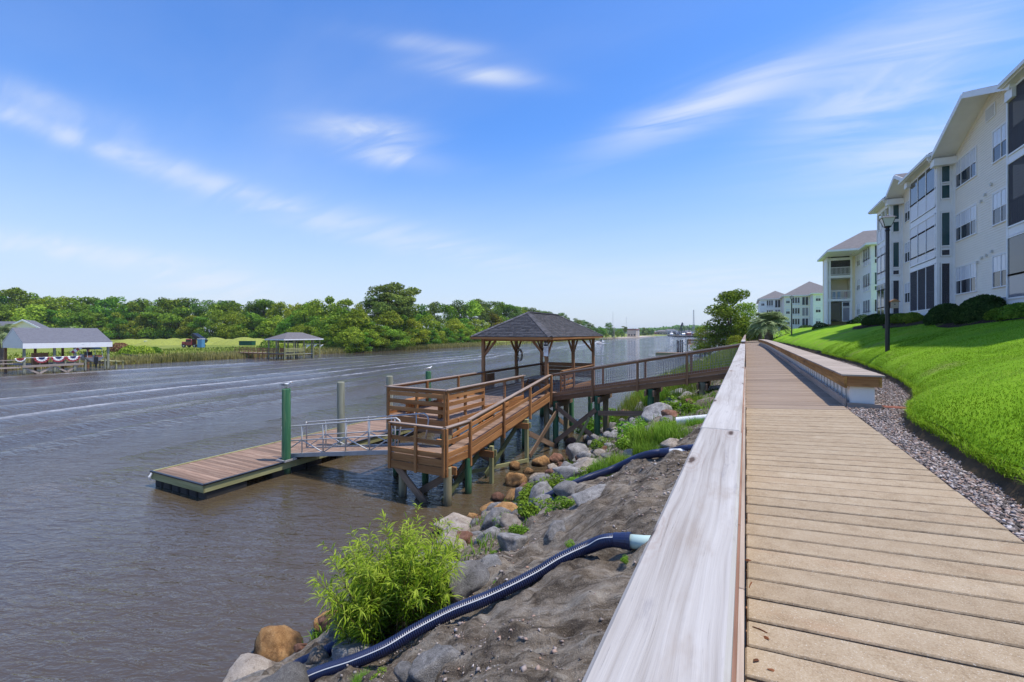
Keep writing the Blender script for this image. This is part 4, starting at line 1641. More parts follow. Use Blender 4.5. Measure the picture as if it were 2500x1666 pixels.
# things in and on the gazebo
tb = thing('picnic_table', 'weathered picnic table standing in the gazebo', 'table', (-9.55, 21.6, GD))
for k in range(5):
    beam('top_board', tb, (-9.95 + k * .15, 20.75, GD + .74), (-9.95 + k * .15, 22.5, GD + .74), .142, .036, M['cedar_grey'])
for s in (-1, 1):
    for k in range(2):
        beam('seat_board', tb, (-9.65 + s * (.62 + k * .14), 20.75, GD + .44), (-9.65 + s * (.62 + k * .14), 22.5, GD + .44), .13, .036, M['cedar_grey'])
for y in (21.05, 22.2):
    for s in (-1, 1):
        beam('leg', tb, (-9.65 + s * .55, y, GD), (-9.65 + s * .2, y, GD + .72), .04, .13, M['cedar_dark'], (0, 1, 0))
    beam('seat_support', tb, (-10.4, y + .05, GD + .40), (-8.9, y + .05, GD + .40), .04, .12, M['cedar_dark'])
lr = thing('life_ring', 'grey life ring hanging on the river side gazebo post', 'life ring', (XL + .14, 23.78, GD + 1.75))
mb = MB()
ctr = Vector((XL + .26, 23.72, GD + 1.75))
pts = [ctr + Vector((.27 * math.cos(a) * .8, -.27 * math.cos(a) * .55, .31 * math.sin(a))) for a in np.linspace(0, 2 * math.pi, 25)]
mb.tube(pts, .062, 10, caps=False)
mb.build('ring_tube', M['ring'], lr, None, True)
mb = MB()
for a in (.4, 1.97, 3.54, 5.1):
    q_ = [ctr + Vector((.27 * math.cos(b) * .8, -.27 * math.cos(b) * .55, .31 * math.sin(b))) for b in (a - .12, a, a + .12)]
    mb.tube(q_, .066, 10)
mb.build('band', M['white'], lr)
sg = thing('notice_sign', 'small white notice board with two dark squares on the near gazebo post', 'sign', (XR + .02, GY0 - .10, 4.6))
abox('board', sg, XR - .105, XR + .125, GY0 - .115, GY0 - .085, 4.30, 4.86, M['white'], .004)
abox('header_panel', sg, XR - .10, XR + .12, GY0 - .121, GY0 - .116, 4.78, 5.0, M['black'])
for s in (-.045, .065):
    abox('symbol', sg, XR + s - .03, XR + s + .03, GY0 - .126, GY0 - .122, 4.86, 4.94, M['panel'])
for k in range(5):
    abox('text_line', sg, XR - .08, XR + .10 - .03 * (k % 3), GY0 - .119, GY0 - .116, 4.70 - k * .05, 4.712 - k * .05, M['steel_dark'])

# ------------------------------------------------------------------ floating dock, gangway, mooring piles
fd = thing('floating_dock', 'long floating dock of reddish boards with pale green timber sides', 'dock', (-17.1, 15, .5))
DX0, DX1, DY0, DY1, DZ = -18.75, -15.55, 8.5, 23.2, .50
boards_x('deck_board', fd, DX0 + .06, DX1 - .06, DY0 + .06, DY1 - .06, DZ, M['dockwood'], .158)
for a, b in ((8.5, 13.2), (13.22, 18.1), (18.12, 23.2)):
    beam('side_beam', fd, (DX1 - .03, a, DZ - .14), (DX1 - .03, b, DZ - .14), .06, .23, M['treated'])
    beam('side_beam', fd, (DX0 + .03, a, DZ - .14), (DX0 + .03, b, DZ - .14), .06, .23, M['treated'])
    beam('edge_strip', fd, (DX1 - .01, a, DZ + .012), (DX1 - .01, b, DZ + .012), .10, .045, M['black'])
    beam('edge_strip', fd, (DX0 + .03, a, DZ + .012), (DX0 + .03, b, DZ + .012), .07, .035, M['treated'])
for y, s in ((DY0, 1), (DY1, -1)):
    beam('end_beam', fd, (DX0, y + s * .03, DZ - .14), (DX1, y + s * .03, DZ - .14), .06, .24, M['treated'])
    beam('edge_strip', fd, (DX0 - .02, y, DZ + .012), (DX1 + .03, y, DZ + .012), .08, .045, M['black'] if s > 0 else M['treated'])
for x in np.arange(DX0 + .28, DX1, .53):
    abox('float', fd, x - .22, x + .22, DY0 + .09, DY0 + 1.5, -.28, DZ - .26, M['rubber'], .04)
for y in (11.0, 11.75, 12.5, 15.2, 16.0, 18.5, 19.3, 21.5):
    abox('float', fd, DX1 - .62, DX1 - .10, y, y + .70, -.28, DZ - .26, M['rubber'], .04)
    abox('float', fd, DX0 + .10, DX0 + .62, y, y + .70, -.28, DZ - .26, M['rubber'], .04)
mb = MB()
mb.tube([(DX0 + .12, DY0 - .03, DZ - .03), (DX0 + .10, DY0 - .10, DZ - .15), (DX0 + .06, DY0 - .06, DZ - .26)], .035, 8)
mb.build('bumper', M['white'], fd)

MP = [(11.6, 'pile_green', 'green painted mooring pile with a gull on top at the near dock'),
      (14.25, 'pile_grey', 'bare grey wooden mooring pile standing behind the metal gangway'),
      (17.3, 'pile_grey', 'grey wooden mooring pile just left of the slatted platform corner'),
      (20.4, 'pile_green', 'green mooring pile with a gull showing above the platform rail')]
for y, m, lb in MP:
    mb = MB()
    x = DX1 - .17
    z1 = 3.27
    mb.tube([(x, y, -1.5), (x, y, .6), (x, y, z1 - .04), (x, y, z1)], [.165, .16, .155, .14], 20)
    mt = thing('mooring_pile', lb, 'pile', (x, y, 0), 'mooring piles along the floating dock')
    o = mb.build('shaft', M[m], mt, Matrix.Translation((x, y, 0)) @ Matrix.Rotation(-math.pi / 2, 4, 'Y'))
    for p in o.data.polygons:
        p.use_smooth = len(p.vertices) == 4
    mb = MB()
    for s in (-1, 1):
        mb.beam((x - .26, y + s * .24, DZ + .05), (x + .26, y + s * .24, DZ + .05), .05, .07)
        mb.beam((x + s * .24, y - .26, DZ + .05), (x + s * .24, y + .26, DZ + .05), .05, .07)
    mb.build('pile_hoop', M['alu'], mt)

gw = thing('gangway', 'grey metal gangway with tubular truss rails down to the floating dock', 'gangway', (-13.4, 12.4, 1))
GX0, GX1 = -16.35, -10.55
GZ0, GZ1 = DZ + .10, LD + .02
GYA, GYB = 11.88, 13.0


def gz_at(x):
    return GZ0 + (x - GX0) / (GX1 - GX0) * (GZ1 - GZ0)


slope_boards('deck_board', gw, GYA + .06, GYB - .06, (GX0 - .1, GZ0), (GX1 + .35, GZ1 + .02), M['deckwood'], 'x')
for y in (GYA, GYB):
    beam('side_channel', gw, (GX0, y, gz_at(GX0) - .05), (GX1, y, gz_at(GX1) - .05), .06, .15, M['alu'])
    rg = part_empty('handrail', gw, (GX0, y, GZ0))
    mb = MB()
    H = 1.10
    xe = GX1 + (.25 if y == GYA else .55)
    pts = [(GX0 + .02, y, gz_at(GX0) + .1)] if y == GYB else [(GX0, y, gz_at(GX0) + H - .12)]
    pts += [(GX0, y, gz_at(GX0) + H - .18), (GX0 + .05, y, gz_at(GX0) + H - .05), (GX0 + .18, y, gz_at(GX0) + H)]
    pts += [(xe - .2, y, gz_at(GX1) + H), (xe - .06, y, gz_at(GX1) + H - .07), (xe, y, gz_at(GX1) + H - .22), (xe - .15, y, gz_at(GX1) + .15)]
    mb.tube(pts, .030, 8)
    mb.build('top_tube', M['metal'], rg, None, True)
    mb = MB()
    mb.tube([(GX0, y, gz_at(GX0) + .52), (GX1, y, gz_at(GX1) + .52)], .024, 8)
    mb.build('mid_tube', M['metal'], rg, None, True)
    nb = 5
    for k in range(nb + 1):
        x = GX0 + (GX1 - GX0) * k / nb
        mb = MB()
        mb.tube([(x, y, gz_at(x)), (x, y, gz_at(x) + H)], .024, 8)
        mb.build('upright', M['metal'], rg, None, True)
        if k < nb:
            x2 = GX0 + (GX1 - GX0) * (k + 1) / nb
            a, b = (x, x2) if k % 2 == 0 else (x2, x)
            mb = MB()
            mb.tube([(a, y, gz_at(a) + .02), (b, y, gz_at(b) + .52)], .022, 8)
            mb.build('diagonal', M['metal'], rg, None, True)


# ------------------------------------------------------------------ gulls
def gull(label, x, y, z, rz):
    g = thing('gull', label, 'bird', (x, y, z), 'gulls on the mooring piles', rz)
    M0 = WM[g.name]
    secs = [(-.24, .115, .012, .010), (-.17, .125, .03, .022), (-.08, .135, .058, .052), (.02, .145, .068, .068), (.10, .165, .055, .062), (.15, .20, .036, .042),
            (.175, .235, .036, .036), (.205, .25, .034, .032), (.235, .25, .020, .018), (.245, .25, .008, .008)]
    V, F = [], []
    n = 12
    for sx, sz, ry, rzz in secs:
        for k in range(n):
            a = 2 * math.pi * k / n
            V.append((sx, ry * math.cos(a), sz + rzz * math.sin(a)))
    for i in range(len(secs) - 1):
        for k in range(n):
            F.append((i * n + k, i * n + (k + 1) % n, (i + 1) * n + (k + 1) % n, (i + 1) * n + k))
    F.append(tuple(range(n))[::-1])
    F.append(tuple((len(secs) - 1) * n + k for k in range(n)))
    me = py_mesh('body', V, F, M['white'])
    me.polygons.foreach_set('use_smooth', np.ones(len(me.polygons), dtype=bool))
    add_mesh('body', me, g, M0.copy())
    for s in (-1, 1):
        wv = [(.10, s * .058, .175), (-.05, s * .07, .19), (-.27, s * .02, .145), (-.30, s * .012, .13), (-.10, s * .066, .12), (.06, s * .066, .13)]
        mb = MB()
        mb.add(wv, [tuple(range(6)) if s > 0 else tuple(range(6))[::-1]])
        mb.add([(a, b + s * .012, c) for a, b, c in wv], [tuple(range(6))[::-1] if s > 0 else tuple(range(6))])
        mb.V = [tuple(M0 @ Vector(v)) for v in mb.V]
        mb.build('wing', M['ring'], g, M0.copy())
        mb = MB()
        mb.tube([M0 @ Vector((.0, s * .028, .09)), M0 @ Vector((-.01, s * .028, .045)), M0 @ Vector((.0, s * .03, .005)), M0 @ Vector((.04, s * .032, .004))], .006, 6)
        mb.build('leg', M['benchface'], g)
    mb = MB()
    mb.tube([M0 @ Vector((.238, 0, .248)), M0 @ Vector((.27, 0, .246)), M0 @ Vector((.295, 0, .236))], [.012, .010, .003], 6)
    mb.build('beak', M['cedar'], g)


gull('white and grey gull standing on the near green dock pile', DX1 - .17, 11.6, 3.27, .25)
gull('small white gull standing on the green pile behind the platform', DX1 - .17, 20.4, 3.27, 1.2)
# ------------------------------------------------------------------ boulders of the riprap
def ico(sub):
    import bmesh
    bm = bmesh.new()
    bmesh.ops.create_icosphere(bm, subdivisions=sub, radius=1.0)
    V = np.array([v.co[:] for v in bm.verts])
    F = np.array([[v.index for v in f.verts] for f in bm.faces])
    bm.free()
    return V, F


IV3, IF3 = ico(4)
IV2, IF2 = ico(3)


def boulder_shape(seed, V, F, planes=11, ragged=.05):
    r = np.random.default_rng(seed)
    n = r.normal(size=(planes, 3))
    n /= np.linalg.norm(n, axis=1)[:, None]
    d = r.uniform(.50, .86, planes)
    dn = V / np.linalg.norm(V, axis=1)[:, None]
    c = dn @ n.T
    rad = np.where(c > .08, d[None] / np.maximum(c, .08), 9)
    k = 42.0
    s = -np.log(np.exp(-k * np.minimum(rad, 3)).sum(1) + math.exp(-k * 1.0)) / k
    P = dn * s[:, None]
    nz = fbm(P[:, 0] * 3 + P[:, 2] * 1.7, P[:, 1] * 3 + P[:, 2] * 2.3, seed, 4)
    P = P / np.abs(P).max(0)[None] * np.array([1.0, .95, .95])
    return P * (1 + ragged * 2.0 * nz + .05 * fbm(P[:, 0] * 9, P[:, 1] * 9 + P[:, 2] * 7, seed + 5, 3))[:, None]


BMESH = {}


def boulder_mesh(i, mat, big=False):
    k = (i, mat, big)
    if k not in BMESH:
        V, F = (IV3, IF3) if big else (IV2, IF2)
        me = np_mesh('boulder', boulder_shape(100 + i, V, F, 11 + i % 4), F, M[mat], True)
        BMESH[k] = me
    return BMESH[k]


def put_rock(name, parent, p, sx, sy, sz, i, mat, big=False):
    rot = Matrix.Rotation(random.uniform(0, 6.28), 4, 'Z') @ Matrix.Rotation(random.uniform(-.35, .35), 4, 'X')
    Mx = Matrix.Translation(p) @ rot @ Matrix.Diagonal((sx, sy, sz, 1))
    return add_mesh(name, boulder_mesh(i, mat, big), parent, Mx)


# (px, py, width in px, flatness, material, label)
BOULDERS = [
    (682, 1592, 108, .85, 'rock_tan', 'rust orange boulder standing in the water edge at the bottom left'),
    (738, 1628, 80, .7, 'rock_pale', 'brown grey boulder leaning on the rust orange one'),
    (612, 1662, 135, .55, 'rock_pale', 'pale flat boulder at the very bottom left of the bank'),
    (850, 1620, 120, .75, 'rock_grey', 'grey boulder wedged between the two lowest blue hoses'),
    (1064, 1640, 150, .8, 'rock_grey', 'large grey boulder half sunk below the striped hose'),
    (1000, 1655, 70, .7, 'rock_grey', 'small blue grey stone at the foot of the large sunken boulder'),
    (1128, 1440, 135, .8, 'rock_grey', 'square grey boulder right of the bamboo-like bush'),
    (1198, 1330, 78, 1.0, 'rock_grey', 'upright pale grey boulder above the bush'),
    (1128, 1292, 125, .5, 'rock_pale', 'flat cream boulder at the water behind the bush'),
    (1112, 1340, 130, .8, 'rock_pale', 'pale granite boulder partly hidden by the bush top'),
    (825, 1548, 105, .9, 'rock_red', 'dark boulder at the water left of the bush foot'),
    (1056, 1470, 80, .9, 'rock_red', 'dark brown boulder in shade right of the bush foot'),
    (1200, 1392, 85, .6, 'rock_grey', 'low grey slab between the square boulder and the soil'),
    (1357, 1300, 70, .6, 'rock_grey', 'grey stone half buried in the soil under the second hose'),
    (1155, 1268, 46, .7, 'rock_tan', 'small rust stone just above the cream flat boulder'),
    (1218, 1220, 42, .8, 'rock_red', 'dark rust stone at the water below the ochre boulder'),
    (1196, 1243, 44, .7, 'rock_tan', 'orange stone in the shallow water below the pier'),
    (1260, 1185, 64, .95, 'rock_tan', 'large ochre boulder at the water by the square post'),
    (1258, 1143, 42, .95, 'rock_tan', 'blocky orange boulder behind the square timber post'),
    (1289, 1155, 30, .9, 'rock_tan', 'small round orange stone between two larger ochre ones'),
    (1314, 1172, 52, .9, 'rock_pale', 'cream and ochre boulder right of the large ochre one'),
    (1322, 1134, 50, 1.0, 'rock_tan', 'tall tan boulder above the small round orange stone'),
    (1354, 1126, 48, .8, 'rock_red', 'pinkish brown boulder beside the tall tan one'),
    (1348, 1160, 48, .8, 'rock_red', 'red brown boulder above the weeds'),
    (1381, 1146, 54, .7, 'rock_grey', 'pale blue grey boulder right of the red brown one'),
    (1416, 1112, 76, .75, 'rock_grey', 'big grey boulder in the middle of the bank below the ramp'),
    (1438, 1078, 44, .8, 'rock_grey', 'grey boulder below the bright leafy clump'),
    (1434, 1140, 84, .6, 'rock_pale', 'long pale boulder edged with weeds'),
    (1482, 1052, 50, .65, 'rock_grey', 'flat grey boulder right of the leafy clump'),
    (1472, 1072, 46, .7, 'rock_grey', 'rounded grey boulder above the second leafy clump'),
    (1608, 1030, 84, .95, 'rock_grey', 'pointed grey boulder near the white drain pipe'),
    (1528, 1022, 66, .7, 'rock_red', 'dark brown boulder left of the pointed grey one'),
    (1572, 1006, 62, .7, 'rock_grey', 'slanting grey slab under the walkway'),
    (1664, 968, 62, .6, 'rock_grey', 'pale grey boulder under the walkway next to the drain pipe'),
    (1540, 1112, 50, .65, 'rock_grey', 'wedge shaped grey boulder at the top of the grassy patch'),
    (1484, 1114, 38, .7, 'rock_grey', 'small grey boulder beside the wedge shaped one'),
    (1322, 1208, 58, .95, 'rock_grey', 'bluish grey upright boulder in the weeds by the water'),
    (1294, 1205, 38, .8, 'rock_tan', 'orange stone left of the bluish upright boulder'),
    (1245, 1262, 85, .75, 'rock_tan', 'long rust streaked boulder above the cream flat one'),
    (1448, 1222, 120, .5, 'rock_grey', 'broad grey boulder bedded in the soil under the second hose'),
    (1330, 1250, 55, .6, 'rock_grey', 'grey stone peeping from the weeds under the second hose'),
    (1255, 1330, 90, .6, 'rock_grey', 'flat grey stone right of the upright pale boulder'),
    (1640, 1085, 60, .5, 'rock_pale', 'low tan boulder beneath the white drain pipe'),
    (1395, 1085, 40, .8, 'rock_red', 'brown boulder at the foot of the green pier pile'),
]
for i, (px, py, w, fl, mat, lb) in enumerate(BOULDERS):
    p, t = on_bank(px, py)
    r = w * t / FX / 2 * .92
    p = p - Vector((ray(px).x, ray(px).y, 0)) * 0
    o = put_rock('boulder', None, Vector((p.x, p.y, p.z + r * fl * .10)), r, r * random.uniform(.85, 1.15), r * fl, i, mat, w > 60)
    tag(o, lb, 'boulder', 'boulders of the riprap bank')
# the rest of the stones are pieces of the bank
taken = [(on_bank(px, py)[0], w * on_bank(px, py)[1] / FX / 2) for px, py, w, *_ in BOULDERS]
cnt = 0
for k in range(2600):
    y = random.uniform(2.5, 24) if random.random() < .88 else random.uniform(48, 90)
    wl = float(interp(WATERLINE, y))
    q_ = random.betavariate(6, 2.0) * 1.14
    if y > 15 and random.random() < .35:
        q_ = random.uniform(.25, 1.05)
    if q_ < (.68 if y < 8 else .5 if y < 14 else 0):
        continue
    x = q_ * wl
    s = random.uniform(.12, .40) * (1 if y < 30 else 1.4)
    if any((Vector((x, y, 0)) - Vector((p.x, p.y, 0))).length < (r_ + s) * .8 for p, r_ in taken):
        continue
    z = float(bank_z(np.array(x), np.array(y)))
    mat = random.choice(['rock_grey', 'rock_grey', 'rock_grey', 'rock_pale', 'rock_red']) if q_ < .9 else random.choice(['rock_tan', 'rock_red', 'rock_pale', 'rock_grey'])
    put_rock('rock', river_bank, Vector((x, y, z + s * .15)), s * random.uniform(.8, 1.4), s, s * random.uniform(.6, .95), random.randrange(14), mat)
    taken.append((Vector((x, y, z)), s))
    cnt += 1
    if cnt >= 298:
        break

# ------------------------------------------------------------------ hoses and pipes


def spline(pts, step):
    pts = [Vector(p) for p in pts]
    P = [pts[0] * 2 - pts[1]] + pts + [pts[-1] * 2 - pts[-2]]
    out = []
    for i in range(1, len(P) - 2):
        L = (P[i + 1] - P[i]).length
        n = max(2, int(L / step))
        for k in range(n):
            t = k / n
            a, b, c, d = P[i - 1], P[i], P[i + 1], P[i + 2]
            out.append(.5 * ((2 * b) + (c - a) * t + (2 * a - 5 * b + 4 * c - d) * t * t + (3 * b - a - 3 * c + d) * t ** 3))
    out.append(pts[-1])
    return out


def hose(label, pts_px, rad, stripe=True, lift=0.0, tail=None):
    pts = []
    for i, (px, py, dz) in enumerate(pts_px):
        p, t = on_bank(px, py)
        p.z = max(p.z, .5 * p.z + .5 * float(bank_z(np.array(p.x), np.array(p.y)))) + .03 + rad * .85 + dz + lift
        pts.append(p)
    pts.insert(0, pts[0] + Vector((.55, .02, .04)))
    path = spline(pts, .01)
    L = [0]
    for a, b in zip(path[:-1], path[1:]):
        L.append(L[-1] + (b - a).length)
    L = np.array(L)
    P = np.array([tuple(p) for p in path])
    pit = .026
    s = np.arange(.45, L[-1], pit / 4)
    C = np.stack([np.interp(s, L, P[:, k]) for k in range(3)], -1)
    T = np.gradient(C, axis=0)
    T /= np.linalg.norm(T, axis=1)[:, None]
    # a steady 'upper side' towards the camera for the stripe
    upv = np.array([.42, -.60, .68])
    A = upv[None] - T * (T @ upv)[:, None]
    A /= np.linalg.norm(A, axis=1)[:, None]
    B = np.cross(T, A)
    ph = (np.arange(len(s)) % 4)
    rr = np.where(ph < 2, rad, rad * .85)
    n = 20
    an = np.linspace(0, 2 * math.pi, n, endpoint=False) - math.pi / n
    ring = A[:, None, :] * np.cos(an)[None, :, None] + B[:, None, :] * np.sin(an)[None, :, None]
    V = C[:, None, :] + ring * rr[:, None, None]
    m = len(s)
    i_ = np.arange(m - 1)[:, None] * n
    k_ = np.arange(n)[None, :]
    F = np.stack([i_ + k_, i_ + (k_ + 1) % n, i_ + n + (k_ + 1) % n, i_ + n + k_], -1).reshape(-1, 4)
    mi = np.zeros((m - 1, n), int)
    h = thing('corrugated_hose', label, 'hose', tuple(C[0]), 'blue drain hoses on the bank')
    W_ = np.array(WM[h.name].translation)
    me = np_mesh('hose_tube', V.reshape(-1, 3) - W_, F, None, False, None, [M['navy']], mi.ravel())
    add_mesh('hose_tube', me, h, WM[h.name].copy())
    if stripe:
        st = C + A * (rad * 1.012)[..., None] if False else C + A * rad * 1.035
        hw = .0052
        Vs = np.stack([st + B * hw, st - B * hw], 1).reshape(-1, 3) - W_
        j = np.arange(m - 1) * 2
        Fs = np.stack([j, j + 1, j + 3, j + 2], -1)
        add_mesh('stripe', np_mesh('stripe', Vs, Fs, M['hosewhite']), h, WM[h.name].copy())
    # coupling: collar and the white pipe it slips over
    c0, t0 = Vector(C[0]), Vector(T[0])
    mb = MB()
    mb.tube([c0 + t0 * .10, c0 + t0 * .02, c0 + t0 * .018, c0 - t0 * .04, c0 - t0 * .05, c0 - t0 * .09], [rad * 1.04, rad * 1.06, rad * 1.16, rad * 1.18, rad * 1.26, rad * 1.24], 20)
    mb.build('collar', M['navy'], h)
    mb = MB()
    mb.tube([c0 + t0 * .02, c0 - t0 * .25, c0 - t0 * .60 + Vector((0, 0, .03))], rad * .96, 20)
    mb.build('pipe_end', M['pvc_green'] if stripe else M['pvc'], h, None, True)


hose('long blue hose with a white stripe crossing the foreground bank',
     [(1500, 1346, .03), (1440, 1360, .02), (1370, 1392, 0), (1300, 1428, 0), (1200, 1480, .02), (1100, 1527, .04), (1010, 1573, .05), (940, 1610, .03), (860, 1645, 0), (770, 1680, 0), (660, 1730, 0)], .078)
hose('blue hose without stripe running down behind the bush weeds',
     [(1612, 1125, .03), (1560, 1140, .02), (1500, 1160, .02), (1440, 1188, .04), (1380, 1213, .06), (1320, 1238, .04), (1275, 1258, 0), (1252, 1280, -.05), (1248, 1300, -.15)], .085, False)
hose('short blue hose end emerging from under the bamboo-like bush',
     [(1000, 1500, -.30), (960, 1535, -.10), (900, 1572, .0), (840, 1602, .06), (780, 1632, .02), (725, 1656, -.02), (690, 1680, -.06)], .078, False)
hose('faint blue hose lying in the grass below the white drain pipe',
     [(1680, 1100, -.05), (1640, 1106, -.06), (1600, 1116, -.08), (1560, 1126, -.12), (1540, 1134, -.25)], .07, False)
for px, py, L_, r_, lb in ((1652, 1054, 1.6, .105, 'short white drain pipe poking out beside the near rail'),
                           (1708, 967, 1.7, .10, 'white drain pipe under the walkway beyond the near one'),
                           (1755, 891, 2.2, .11, 'white drain pipe lying in the marsh grass past the walkway'),
                           (1788, 859, 2.0, .11, 'far white drain pipe at the edge of the boardwalk')):
    p, t = on_bank(px, py)
    p.z += .28
    mb = MB()
    e_ = p + Vector((L_, .03, .10 + .12 * L_))
    mb.tube([p, p + (e_ - p) * .5, e_], r_, 18, caps=False)
    mb.tube([p + Vector((.001, 0, 0)), e_], r_ * .9, 18, caps=False)
    tag(mb.build('drain_pipe', M['pvc'], None, Matrix.Translation(p), True), lb, 'pipe', 'white drain pipes under the boardwalk')

# ------------------------------------------------------------------ plants


def leaf_quads(P, N, size, asp, seed, droop=0.0):
    """P centres, N leaf normals -> bent two-quad leaves"""
    r = np.random.default_rng(seed)
    n = len(P)
    a = r.normal(size=(n, 3))
    a -= N * (a * N).sum(1)[:, None]
    a /= np.linalg.norm(a, axis=1)[:, None] + 1e-9
    b = np.cross(N, a)
    L = size[:, None] * a
    Wd = size[:, None] * asp * b
    V = np.stack([P - L * .5, P + Wd * .5, P + L * .5 - N * size[:, None] * droop, P - Wd * .5], 1)
    F = np.arange(n * 4).reshape(n, 4)
    return V.reshape(-1, 3), F


def clump_mesh(seed, n, rx, rz, leaf, asp=.55, mat='weed'):
    r = np.random.default_rng(seed)
    nl = 7
    lc = np.stack([r.uniform(-.6, .6, nl) * rx, r.uniform(-.6, .6, nl) * rx, r.uniform(.25, .75, nl) * rz], -1)
    ls = r.uniform(.35, .6, nl)
    k = r.integers(0, nl, n)
    d = r.normal(size=(n, 3))
    d /= np.linalg.norm(d, axis=1)[:, None]
    rad = r.uniform(.55, 1.0, n) ** .6
    P = lc[k] + d * np.stack([ls[k] * rx, ls[k] * rx, ls[k] * rz * .9], -1) * rad[:, None]
    P[:, 2] = np.abs(P[:, 2])
    N = d * .7 + r.normal(size=(n, 3)) * .5 + np.array([0, 0, .4])
    N /= np.linalg.norm(N, axis=1)[:, None]
    V, F = leaf_quads(P, N, leaf * r.uniform(.6, 1.3, n), asp, seed + 1, .15)
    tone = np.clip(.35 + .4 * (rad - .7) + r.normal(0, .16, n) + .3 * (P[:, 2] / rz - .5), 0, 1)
    return np_mesh('foliage', V, F, M[mat], False, tone)


def blades(P, H, wd, lean, seed, seg=2):
    """grass blades from ground points"""
    r = np.random.default_rng(seed)
    n = len(P)
    a = r.uniform(0, 6.283, n)
    d = np.stack([np.cos(a), np.sin(a), np.zeros(n)], -1)
    s = np.stack([-np.sin(a), np.cos(a), np.zeros(n)], -1)
    ln = lean * r.uniform(.3, 1.4, n)
    mid = P + d * (ln * H * .3)[:, None] + np.array([0, 0, 1]) * (H * .55)[:, None]
    tip = P + d * (ln * H)[:, None] + np.array([0, 0, 1]) * (H * (1 - .25 * ln))[:, None]
    w = wd[:, None] * s
    V = np.stack([P - w * .5, P + w * .5, mid + w * .38, mid - w * .38, tip], 1)
    i = np.arange(n) * 5
    F3 = np.concatenate([np.stack([i, i + 1, i + 2], -1), np.stack([i, i + 2, i + 3], -1), np.stack([i + 3, i + 2, i + 4], -1)])
    return V.reshape(-1, 3), F3


def plant(name, label, cat, me, p, s, sz=1.0, group=None):
    o = add_mesh(name, me, None, Matrix.Translation(p) @ Matrix.Rotation(random.uniform(0, 6.28), 4, 'Z') @ Matrix.Diagonal((s, s, s * sz, 1)))
    return tag(o, label, cat, group)


CL = [clump_mesh(300 + i, 1500, .5, .55, .075) for i in range(4)]
CLG = []
for i in range(3):
    n = 900
    ang, rad = rng.uniform(0, 6.283, n), np.sqrt(rng.random(n)) * .5
    P = np.stack([rad * np.cos(ang), rad * np.sin(ang), np.zeros(n)], -1)
    V, F = blades(P, rng.uniform(.25, .6, n), rng.uniform(.008, .016, n), .55, 310 + i)
    CLG.append(np_mesh('grass_tuft', V, F, M['weed'], False, np.tile(rng.uniform(.1, 1, n), 3)))
WEEDS = [
    (1432, 1058, 75, 0, 'bright leafy clump by the green pier pile'), (1470, 1098, 56, 0, 'second leafy clump beside the big grey boulder'),
    (1300, 1222, 80, 0, 'weeds on the boulders below the second hose'), (1345, 1200, 80, 0, 'spreading weeds right of the upright bluish boulder'),
    (1395, 1188, 60, 0, 'low weeds above the second hose'), (1240, 1290, 70, 0, 'yellow green weeds where the second hose ends'),
    (1305, 1262, 85, 0, 'weeds hanging under the second hose'), (1345, 1258, 50, 0, 'small weeds beside the half buried stone'),
    (1480, 1152, 70, 1, 'grassy weeds along the long pale boulder'), (1445, 1165, 60, 0, 'leafy weeds below the long pale boulder'),
    (1518, 1135, 60, 1, 'grass patch left of the wedge shaped boulder'), (1620, 990, 90, 1, 'tall light grass under the walkway'),
    (1580, 985, 60, 1, 'loose grass below the walkway beam'), (1650, 1005, 70, 0, 'weeds beside the pale boulder under the walkway'),
    (1600, 1085, 110, 1, 'broad grass patch under the white drain pipe'), (1545, 1070, 80, 0, 'dark weeds between the middle boulders'),
    (1500, 1045, 60, 0, 'weeds behind the flat grey boulder'), (1690, 1010, 60, 0, 'weeds close to the near railing'),
    (1705, 1040, 50, 1, 'grass tuft just below the near railing'), (1650, 1070, 90, 1, 'grass patch right of the pointed boulder'),
    (1700, 990, 60, 1, 'grass tuft beside the second drain pipe'), (1480, 1020, 55, 0, 'weeds at the foot of the walkway pile'),
    (1215, 1352, 30, 0, 'small sprig beside the upright pale boulder'), (1218, 1425, 26, 0, 'tiny green sprig on the bare soil'),
    (700, 1655, 45, 0, 'small plant at the lowest hose end'), (935, 1650, 40, 0, 'sprig between the lowest grey boulders'),
    (1392, 1328, 26, 0, 'little weed above the striped hose'), (1526, 1362, 26, 0, 'leafy vine at the hose collar'),
    (1550, 1322, 26, 1, 'grass tuft behind the hose collar'), (885, 1660, 36, 1, 'grass tuft left of the large sunken boulder'),
    (1570, 1050, 60, 0, 'weeds left of the pointed grey boulder'), (1385, 1240, 60, 0, 'weeds right of the second hose loop'),
    (1275, 1305, 60, 0, 'weeds above the flat grey stone'), (1630, 1050, 60, 0, 'weeds beside the mouth of the white drain pipe'),
    (1585, 1110, 70, 1, 'grass along the faint blue hose'), (1530, 1095, 70, 0, 'weeds under the middle boulders'),
]
for i, (px, py, w, kd, lb) in enumerate(WEEDS):
    p, t = on_bank(px, py)
    s = w * t / FX * 1.05
    plant('weed_clump' if kd == 0 else 'grass_clump', lb, 'weeds' if kd == 0 else 'grass', (CL if kd == 0 else CLG)[i % (4 if kd == 0 else 3)], p - Vector((0, 0, .05)), s, .8 if kd == 0 else .9,
          'weeds on the bank')
